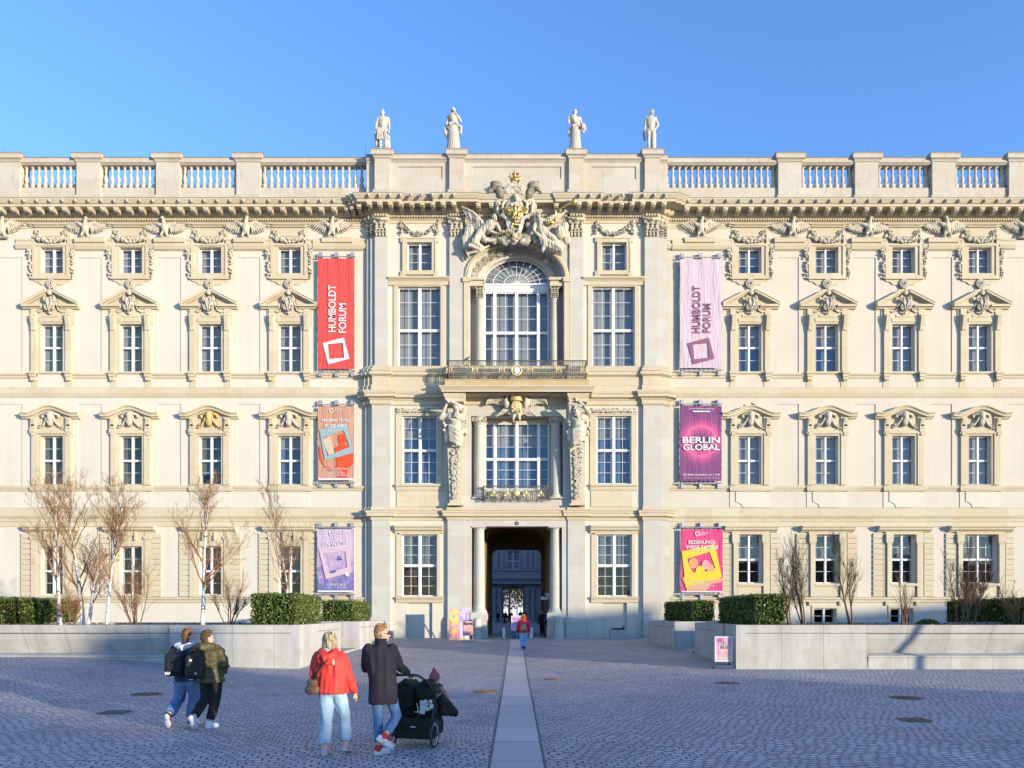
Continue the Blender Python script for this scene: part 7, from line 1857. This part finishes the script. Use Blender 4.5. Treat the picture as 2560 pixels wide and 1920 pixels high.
# man pushing the stroller
g0 = G(951, 1886); g0 = Vector((g0.x, g0.y, 0))
J = JJ(head=(.02, .02, 1.70), neck=(.0, 0, 1.56), chest=(-.01, 0, 1.38), waist=(.03, 0, 1.12), pelvis=(.04, 0, .96),
       shL=(-.17, -.02, 1.49), elL=(-.23, .08, 1.22), wrL=(.10, .36, 1.14), shR=(.16, .0, 1.49), elR=(.25, .10, 1.24), wrR=(.34, .36, 1.12),
       hiL=(-.05, 0, .94), knL=(-.04, .05, .52), anL=(-.02, .0, .10), hiR=(.13, 0, .94), knR=(.2, .14, .52), anR=(.10, -.2, .29))
o = person('person', g0, J, 'man in a long dark coat and glasses pushing a black stroller', face=(1, .25, -.05), footL=(.6, .8, 0), footR=(.75, .2, -.55), curl=1.1, palm=Vector((0, 0, -1)))
cm_coat = cm('charcoal_wool', (.028, .024, .032), .9)
cloth(jacket(J, 1.02, .72, (.085, .068, .052), 1.0, .02), cm_coat, o, 'coat', .013, .012)
mb = MB(); mb.lathe([(.075, 1.53), (.085, 1.55), (.092, 1.63), (.086, 1.64), (.078, 1.62), (.07, 1.55)], (.005, .01, 0), 18); mb.build('collar', cm('coat_collar', (.02, .02, .026)), o, True)
cloth(trousers(J, (.095, .073, .066)), J1, o, 'jeans', .012, .012)
shoes(o, J, (.6, .8, 0), (.75, .2, -.55), WS, SB)
for q, d_ in (('L', (.6, .8, 0)), ('R', (.75, .2, -.55))):
    a_ = Vector(J['an'+q]); mb = MB(); mb.cap(a_+Vector((0, 0, .0)), a_-Vector(d_).normalized()*.03-Vector((0, 0, .03)), .052, .05, 12); mb.cap(a_+Vector(d_).normalized()*.03-Vector((0, 0, .03)), a_+Vector(d_).normalized()*.09-Vector((0, 0, .045)), .035, .028, 10); mb.build('shoe_collar', cm('red_suede', (.60, .06, .05)), o, True)
hairmesh((.02, .02, 1.71), (1, .25, 0), HB, o); eyes(J['head'], (1, .25, 0)).build('eyes', M['dark'], o, True)
f = Vector((1, .25, 0)).normalized(); r = Vector((f.y, -f.x, 0)); c = Vector(J['head'])+f*.094+Vector((0, 0, .008)); mb = MB()
for q in (-1, 1):
    cc2 = c+r*q*.034; mb.tube([cc2+(r*math.cos(k*.524)*.024+Vector((0, 0, math.sin(k*.524)*.019))) for k in range(12)], .0028, 5, closed=True); mb.tube([c+r*q*.056, c+r*q*.083-f*.09+Vector((0, 0, .004))], .003, 5)
mb.tube([c-r*.01, c+r*.01], .0028, 5); mb.build('glasses', M['dark'], o, True)
# woman in the red jacket
g0 = G(815, 1886); g0.z = 0
J = JJ(head=(.05, .02, 1.585), neck=(.045, 0, 1.455), chest=(.05, 0, 1.3), waist=(.08, 0, 1.06), pelvis=(.09, 0, .92),
       shL=(-.11, 0, 1.375), elL=(-.18, .03, 1.12), wrL=(-.1, .2, 1.0), shR=(.21, 0, 1.375), elR=(.31, .0, 1.12), wrR=(.40, .04, .88),
       hiL=(.015, 0, .88), knL=(-.005, .02, .48), anL=(-.01, -.02, .10), hiR=(.165, 0, .88), knR=(.24, .14, .5), anR=(.25, .12, .13))
o = person('person', g0, J, 'woman in a red hooded jacket and pale jeans with a brown shoulder bag', face=(.1, 1, 0), footL=(-.1, 1, 0), footR=(.2, 1, -.25), heavy=1.0)
RJ = cm('red_shell_jacket', (.56, .045, .035), .6, .2)
cloth(jacket(J, 1.06, .865, (.085, .068, .056), 1.05, .02), RJ, o, 'jacket', .013, .016, nfold, 9)
mb = MB(); mb.tube([(-.05, .02, 1.47), (-.06, -.1, 1.42), (.03, -.17, 1.36), (.13, -.12, 1.42), (.14, .02, 1.47)], [.05, .06, .07, .06, .05], 12); mb.ell((.03, -.14, 1.36), (.13, .06, .1), None, 12, 8); cloth(mb, RJ, o, 'hood', .012, .02, nz, 14)
mb = MB(); mb.tube([(.05+.085*math.cos(k*.524), .01+.085*math.sin(k*.524), 1.475+.012*math.sin(k)) for k in range(12)], .035, 10, closed=True); mb.tube([(.11, -.07, 1.46), (.13, -.14, 1.38), (.14, -.15, 1.27)], [.025, .022, .02], 8); cloth(mb, cm('beige_scarf', (.58, .42, .36)), o, 'scarf', .01, .008, nz, 20, 1)
cloth(trousers(J, (.112, .085, .095), 1.0, .06), J2, o, 'jeans', .012, .014)
shoes(o, J, (-.1, 1, 0), (.2, 1, -.25), cm('pink_sneaker', (.66, .40, .42), .6, .2, 12), cm('pink_sole', (.68, .52, .50)))
hairmesh((.05, .02, 1.60), (.1, 1, 0), HG, o, 'bob', .96)
mb = MB(); mb.cap((-.2, -.1, .93), (-.12, -.13, .93), .075, .075, 12); mb.cap((-.19, -.1, 1.03), (-.13, -.12, 1.03), .055, .055, 12); me = remesh(mb, .012, 2, .5, (.008, 12, nz)); setmat(me, cm('brown_leather', (.13, .07, .045), .5, .3)); bag = link('shoulder_bag', me, o)
mb = MB(); P0 = [(-.15, -.13, 1.06), (-.06, -.19, 1.2), (.06, -.19, 1.35), (.14, -.08, 1.44), (.15, .06, 1.43)]; mb.tube(P0, .018, 6); mb.build('strap', cm('dark_strap', (.03, .02, .018)), bag, True)
# two young men with backpacks
g0 = G(465, 1814); g0.z = gz(g0.x, g0.y)
J = JJ(head=(.02, .04, 1.57), neck=(.0, 0, 1.44), chest=(0, 0, 1.28), waist=(.0, 0, 1.04), pelvis=(.02, 0, .9), shL=(-.18, 0, 1.37), elL=(-.25, .04, 1.12), wrL=(-.22, .2, .95), shR=(.18, 0, 1.37), elR=(.24, .06, 1.12), wrR=(.22, .22, .95),
       hiL=(-.08, 0, .87), knL=(-.15, .06, .48), anL=(-.2, -.24, .22), hiR=(.11, 0, .87), knR=(.1, .1, .48), anR=(.05, .1, .10))
o = person('person', g0, J, 'young man in blue jeans and a white hood carrying a big black backpack', face=(.45, .9, 0), footL=(-.1, .5, -.9), footR=(.5, .85, 0))
cloth(jacket(J, 1.04, .8, (.088, .07, .055), 1.0, .02), cm('navy_jacket', (.04, .045, .085)), o, 'jacket', .014, .014)
mb = MB(); mb.tube([(-.13, .05, 1.44), (-.11, -.1, 1.42), (.0, -.16, 1.38), (.1, -.08, 1.43), (.13, .05, 1.46)], [.045, .055, .06, .05, .04], 12); cloth(mb, cm('white_hood', (.62, .62, .66)), o, 'hood', .012, .01, nz, 14)
cloth(trousers(J, (.125, .1, .1), 1, .05), J3, o, 'jeans', .013, .014)
shoes(o, J, (-.1, .5, -.9), (.5, .85, 0), cm('dark_suede', (.05, .04, .03)), SB, J3)
hairmesh((.02, .03, 1.585), (.45, .9, 0), cm('brown_hair', (.13, .06, .025), .6, .4, 30), o)
def bdg(b, cx, cy, cz):
    for k in (-1, 0, 1):
        m_ = MB(); m_.add([(cx-.06+.025*k, cy-.17, cz-.17), (cx-.04+.025*k, cy-.17, cz-.17), (cx-.03+.035*k, cy-.17, cz-.13), (cx-.045+.035*k, cy-.17, cz-.11), (cx-.06+.035*k, cy-.17, cz-.13)], [(0, 1, 2, 3, 4)]); m_.build('logo', W_, b)
backpack(o, (-.1, -.22, 1.1), .38, .5, .13, cm('black_nylon', (.018, .018, .022), .6), badge=bdg)
g0 = G(524, 1820); g0.z = 0
J = JJ(head=(-.05, .03, 1.55), neck=(-.05, 0, 1.42), chest=(-.04, 0, 1.26), waist=(.0, 0, 1.02), pelvis=(.02, 0, .88), shL=(-.22, 0, 1.35), elL=(-.27, .08, 1.1), wrL=(-.2, .2, .95), shR=(.14, 0, 1.35), elR=(.26, -.02, 1.1), wrR=(.17, .12, .95),
       hiL=(-.06, 0, .86), knL=(-.1, .06, .5), anL=(-.17, -.24, .22), hiR=(.12, 0, .86), knR=(.08, .06, .47), anR=(.0, .0, .10))
o = person('person', g0, J, 'young man in an olive puffer jacket and black trousers with a backpack', face=(.6, .8, 0), footL=(.1, .5, -.85), footR=(.5, .85, 0))
PJ = cm('olive_puffer', (.085, .068, .03), .5, .25)
def npuff(p): return .5-abs(math.sin(p.z*2.6+.35*math.sin(p.x*2)))+.35*noise.noise(p*1.5)
cloth(jacket(J, 1.16, .8, (.092, .082, .065), 1.04, .02), PJ, o, 'puffer_jacket', .014, .022, npuff, 9)
mb = MB(); mb.tube([(-.16, .04, 1.43), (-.17, -.1, 1.42), (-.05, -.18, 1.4), (.07, -.1, 1.42), (.06, .04, 1.43)], [.05, .07, .085, .07, .05], 12); cloth(mb, PJ, o, 'hood', .012, .012, nz, 10)
cloth(trousers(J, (.11, .085, .075), 1, .05), BK, o, 'trousers', .013, .014)
shoes(o, J, (.1, .5, -.85), (.5, .85, 0), cm('pale_sneaker', (.55, .62, .70), .6), SB, WS)
hairmesh((-.05, .02, 1.565), (.6, .8, 0), HD, o)
def bdg2(b, cx, cy, cz):
    m_ = MB(); m_.box(cx-.02, cx+.02, cy-.165, cy-.155, cz+.1, cz+.14); m_.box(cx-.02, cx+.05, cy-.18, cy-.165, cz-.21, cz-.2); m_.box(cx+.08, cx+.1, cy-.17, cy-.16, cz-.12, cz-.08); m_.build('trim_detail', W_, b)
backpack(o, (-.16, -.23, 1.08), .34, .48, .12, cm('brown_black_nylon', (.04, .028, .022), .6), badge=bdg2)
# visitor in the bright red jacket at the gateway
g0 = G(1308.5, 1624)
J = JJ(head=(0, .02, 1.55), neck=(0, 0, 1.4), chest=(0, 0, 1.25), waist=(0, 0, 1.03), pelvis=(0, 0, .9), shL=(-.18, 0, 1.33), elL=(-.26, 0, 1.06), wrL=(-.3, .06, .84), shR=(.18, 0, 1.33), elR=(.26, 0, 1.06), wrR=(.29, .05, .84),
       hiL=(-.09, 0, .87), knL=(-.08, .04, .47), anL=(-.07, -.1, .12), hiR=(.09, 0, .87), knR=(.08, .08, .47), anR=(.05, .06, .1))
o = person('person', g0, J, 'visitor with auburn hair, crimson jacket and tan backpack walking to the gateway', face=(0, 1, 0))
CJ = cm('crimson_jacket', (.55, .02, .06), .7); cloth(jacket(J, 1.06, .82, (.09, .075, .06), 1.05, .02), CJ, o, 'jacket', .016, .012)
mb = MB(); mb.ell((0, -.12, 1.38), (.15, .09, .13), None, 12, 8); cloth(mb, cm('scarlet_hood', (.75, .05, .06)), o, 'hood', .015, .01, nz, 12)
cloth(trousers(J, (.12, .09, .085), 1, .05), denim('sky_denim', (.16, .30, .50), (.28, .42, .60)), o, 'jeans', .014, .012); shoes(o, J, (0, 1, -.2), (0, 1, 0), M['dark'], SB); hairmesh((0, 0, 1.55), (0, 1, 0), HO, o, 'curly')
backpack(o, (.0, -.22, 1.08), .3, .4, .11, cm('tan_canvas', (.33, .24, .12)))
# people in the passage and courtyard
def walker(px, pyf, label, coatc, trc, hc, sc__=1.0, ph=1, toward=False, yoff=None):
    g_ = G(px, pyf) if yoff is None else Vector((X(px, yoff), yoff, .42)); s_ = 1 if ph else -1
    J = JJ(anL=(-.1, -.2*s_, .12), knL=(-.1, 0, .5), anR=(.1, .2*s_, .1), knR=(.1, .12*s_, .5))
    me = remesh(body_mb(J, face=(0, -1 if toward else 1, 0)), .016, 1, .4); setmat(me, M['skin']); o = link('person', me, None, g_); o.scale = (sc__,)*3; tag(o, label, 'person', 'people in the courtyard passage')
    cloth(jacket(J, 1.05, .75, (.09, .07, .055), 1.05, .02), cm('coat_'+label[:6], coatc), o, 'coat', .02, .01); cloth(trousers(J), cm('trousers_'+label[:6], trc), o, 'trousers', .02, .01); shoes(o, J, (0, 1, 0), (0, 1, 0), M['dark'], M['dark']); hairmesh(J['head'], (0, -1 if toward else 1, 0), hc, o)
BKc = (.015, .014, .018)
walker(1245, 1556, 'dark figure standing near the left wall of the courtyard', BKc, BKc, HD)
walker(1263, 1560, 'tall dark figure left of centre in the far passage', (.02, .02, .03), BKc, HD, 1.02, 0)
walker(1278, 1558, 'figure in black beside a smaller reddish one in the passage', BKc, (.03, .04, .08), HD)
walker(1271.5, 1557, 'small figure in a dusty red coat between two dark ones', (.35, .06, .07), BKc, HG, .8)
walker(1302, 1561, 'broad dark figure behind the auburn-haired visitor', BKc, BKc, HD, 1.08)
walker(1312, 1559, 'second broad dark figure close to the right of the first', (.03, .015, .03), BKc, HD, 1.02, 0)
walker(1356, 0, 'person in dark clothes leaning by the right passage wall', (.03, .015, .02), BKc, HD, .97, 1, True, 4.2)

# stroller
g0 = Vector((X(1086, -35.3), -35.3, 0)); hd = R(12)
root = empty('stroller', g0, -hd); tag(root, 'black twin stroller with a large rear wheel and full basket, pushed by the man', 'stroller')
BF, BF2 = cm('black_stroller_fabric', (.022, .02, .015), .8, .3), cm('olive_black_fabric', (.045, .038, .02), .8, .3)
def wheel(x, y, r, w):
    mb = MB(); n = 28
    mb.tube([(x, y+r*.9*math.cos(k*2*math.pi/n), r+r*.9*math.sin(k*2*math.pi/n)) for k in range(n)], r*.1, 8, closed=True); ty = mb.build('wheel', M['blackplastic'], root, True)
    mb = MB(); mb.tube([(x, y+r*.76*math.cos(k*2*math.pi/n), r+r*.76*math.sin(k*2*math.pi/n)) for k in range(n)], r*.055, 6, closed=True); mb.build('rim', M['alu'], ty, True)
    mb = MB(); mb.cap((x-w, y, r), (x+w, y, r), r*.14, r*.14, 10)
    for k in range(10): mb.tube([(x, y, r), (x, y+r*.76*math.cos(k*.628), r+r*.76*math.sin(k*.628))], .006, 4)
    mb.build('hub', M['blackplastic'], ty, True)
wheel(0, 0, .2, .03); wheel(-.66, 0, .2, .03); wheel(-.33, .75, .13, .03)
fr = MB()
for q in (0, -.66):
    xx = q-.05*(1 if q == 0 else -1)
    fr.tube([(xx, 0, .2), (xx, .05, .42), (xx+(.0), .12, .62), (xx, .05, .85), (xx-(.03 if q == 0 else -.03), -.12, 1.0), (xx-(.08 if q == 0 else -.08), -.22, 1.06)], .016, 8); fr.tube([(xx, .05, .42), (xx, .6, .25), (-.33, .75, .16)], .014, 8)
fr.tube([(.0, 0, .2), (-.66, 0, .2)], .014, 8); fr.build('frame', M['blackplastic'], root, True)
mb = MB(); mb.tube([(-.13, -.22, 1.06), (-.16, -.26, 1.09), (-.33, -.28, 1.10), (-.50, -.26, 1.09), (-.53, -.22, 1.06)], .02, 8); mb.build('handlebar', M['blackplastic'], root, True)
mb = MB(); pts = [(-.62, .12), (-.04, .12), (-.02, .3), (-.06, .42), (-.6, .42), (-.64, .3)]
mb.add([(x_, -.02+.02*(z_ > .3), z_) for x_, z_ in pts]+[(x_*.96-.01, .55, z_+.02) for x_, z_ in pts], [tuple(range(6)), tuple(range(11, 5, -1))]+[(i, i+6, (i+1) % 6+6, (i+1) % 6) for i in range(6)])
me = remesh(mb, .016, 3, .5, (.012, 7, nz)); setmat(me, BF); bk = link('basket', me, root)
mb = MB(); mb.box(-.36, -.28, -.045, -.03, .3, .315); mb.build('maker_tag', W_, bk)
for i, (a, b) in enumerate(((-.64, -.34), (-.33, -.02))):
    mb = MB(); mb.cap((a+.09, .1, .82), (b-.09, .1, .82), .1, .1, 12); mb.cap((a+.08, .12, .78), (a+.1, .25, .48), .09, .09, 12); mb.cap((b-.08, .12, .78), (b-.1, .25, .48), .09, .09, 12); mb.cap(((a+b)/2, .13, .75), ((a+b)/2, .28, .46), .13, .12, 12)
    cloth(mb, BF, root, 'seat', .014, .014, nz, 9)
    mb = MB()
    for k in range(7):
        t = k/6; mb.tube([(a+.01, .14+.3*t, .78), (a+.05, .1+.42*t, .9-.05*t), ((a+b)/2, .08+.46*t, .97-.05*t), (b-.05, .1+.42*t, .9-.05*t), (b-.01, .14+.3*t, .78)], [.03, .045, .05, .045, .03], 10)
    cloth(mb, BF2, root, 'canopy', .014, .008, nz, 9)
mb = MB(); mb.box(-.3, -.16, -.02, .06, .52, .53)
for k in range(12): mb.ell((-.12+rnd.uniform(-.07, .07), .02, .62+rnd.uniform(-.08, .08)), (.035, .03, .03), None, 7, 5)
mb.build('net_contents', cm('mixed_wrapping', (.55, .55, .45), .6, .5, 30), root, True); mb = MB(); mb.box(-.215, -.145, -.03, -.01, .5, .7); mb.build('white_leaflet', W_, root)
mb = MB(); mb.cap((.0, .35, .66), (.06, .62, .5), .09, .08, 12); mb.cap((.0, .35, .5), (.12, .64, .44), .07, .06, 12); mb.cap((.02, .4, .6), (.16, .62, .42), .06, .03, 12); cloth(mb, BF, root, 'foot_muff', .015, .02, nfold, 8)
# child in the stroller
g1 = Vector((-.12, .38, .0)); cr_ = Matrix.Rotation(-hd, 3, 'Z') @ g1+g0
J = dict(head=(0, 0, .98), neck=(0, 0, .88), chest=(0, 0, .76), waist=(0, .02, .62), pelvis=(0, .04, .55), shL=(-.1, 0, .84), elL=(-.13, .08, .74), wrL=(-.09, .18, .7), shR=(.1, 0, .84), elR=(.15, .06, .74), wrR=(.17, .14, .66), hiL=(-.05, .06, .55), knL=(-.07, .25, .56), anL=(-.07, .32, .4), hiR=(.05, .06, .55), knR=(.07, .25, .56), anR=(.07, .32, .4))
b = MB(); b.cap(J['chest'], J['waist'], .09, .09, 10); b.cap(J['neck'], J['head'], .035, .035, 8); head(b, J['head'], (.3, .9, 0), s=.8)
for q in 'LR':
    b.cap(J['sh'+q], J['el'+q], .034, .028, 8); b.cap(J['el'+q], J['wr'+q], .028, .02, 8); b.cap(J['hi'+q], J['kn'+q], .055, .045, 8); b.cap(J['kn'+q], J['an'+q], .042, .03, 8)
    b.cap(J['an'+q], Vector(J['an'+q])+Vector((0, .08, 0)), .028, .022, 8); hm = MB(); hand(hm, Vector((0, 0, 0)), Vector((.2, .5, -.4)), 1 if q == 'R' else -1, .5); b.add([Vector(v)*.55+Vector(J['wr'+q]) for v in hm.v], hm.f)
me = remesh(b, .008, 1, .4); setmat(me, M['skin']); o = link('person', me, None, cr_, -hd); tag(o, 'small child in a pointed rose-red hat sitting in the stroller', 'person')
mb = MB(); mb.ell((0, -.01, 1.02), (.088, .095, .085), None, 12, 8); mb.cap((0, -.01, 1.07), (-.01, -.02, 1.15), .055, .02, 10); cloth(mb, cm('rose_hat', (.40, .10, .10)), o, 'hat', .009, .004, nz, 20)
mb = MB(); mb.cap((0, 0, .8), (0, .02, .62), .105, .1, 12)
for q in 'LR': mb.cap(J['sh'+q], J['el'+q], .045, .04, 10); mb.cap(J['el'+q], lerp(J['el'+q], J['wr'+q], .8), .04, .032, 10); mb.cap(J['hi'+q], J['kn'+q], .065, .055, 10)
cloth(mb, cm('rose_snowsuit', (.45, .2, .2)), o, 'snowsuit', .011, .006, nz, 14)
# pigeon on the balcony rail and crow on a pediment
def bird(px, py, y, label, s_=1, mat='relief', flip=1):
    mb = MB(); mb.ell((0, 0, .1), (.13, .06, .065), rotm('Y', -.35*flip), 10, 8); mb.ell((.11*flip, 0, .19), .038, None, 8, 6); mb.cap((.06*flip, 0, .13), (.11*flip, 0, .18), .04, .03, 8); mb.cap((-.1*flip, 0, .07), (-.2*flip, 0, .02), .035, .018, 8); mb.cap((.14*flip, 0, .19), (.17*flip, 0, .185), .01, .005, 5)
    for q in (-1, 1): mb.cap((.0, q*.02, .06), (.01, q*.02, 0), .008, .008, 5)
    me = remesh(mb, .008, 1, .4); setmat(me, simple('bird_'+mat, (.12, .12, .13), .7, .2, .4, 12)); o = link('bird', me, None, (X(px, y), y, Z(py, y))); o.scale = (s_,)*3; tag(o, label, 'bird')
bird(1168, 901, ry, 'grey pigeon perched on the balcony railing, left of the middle', 1.1); bird(1883, 1015, WY-.3, 'small dark bird on a curved window hood right of the banners', 1.0, 'dark', -1)
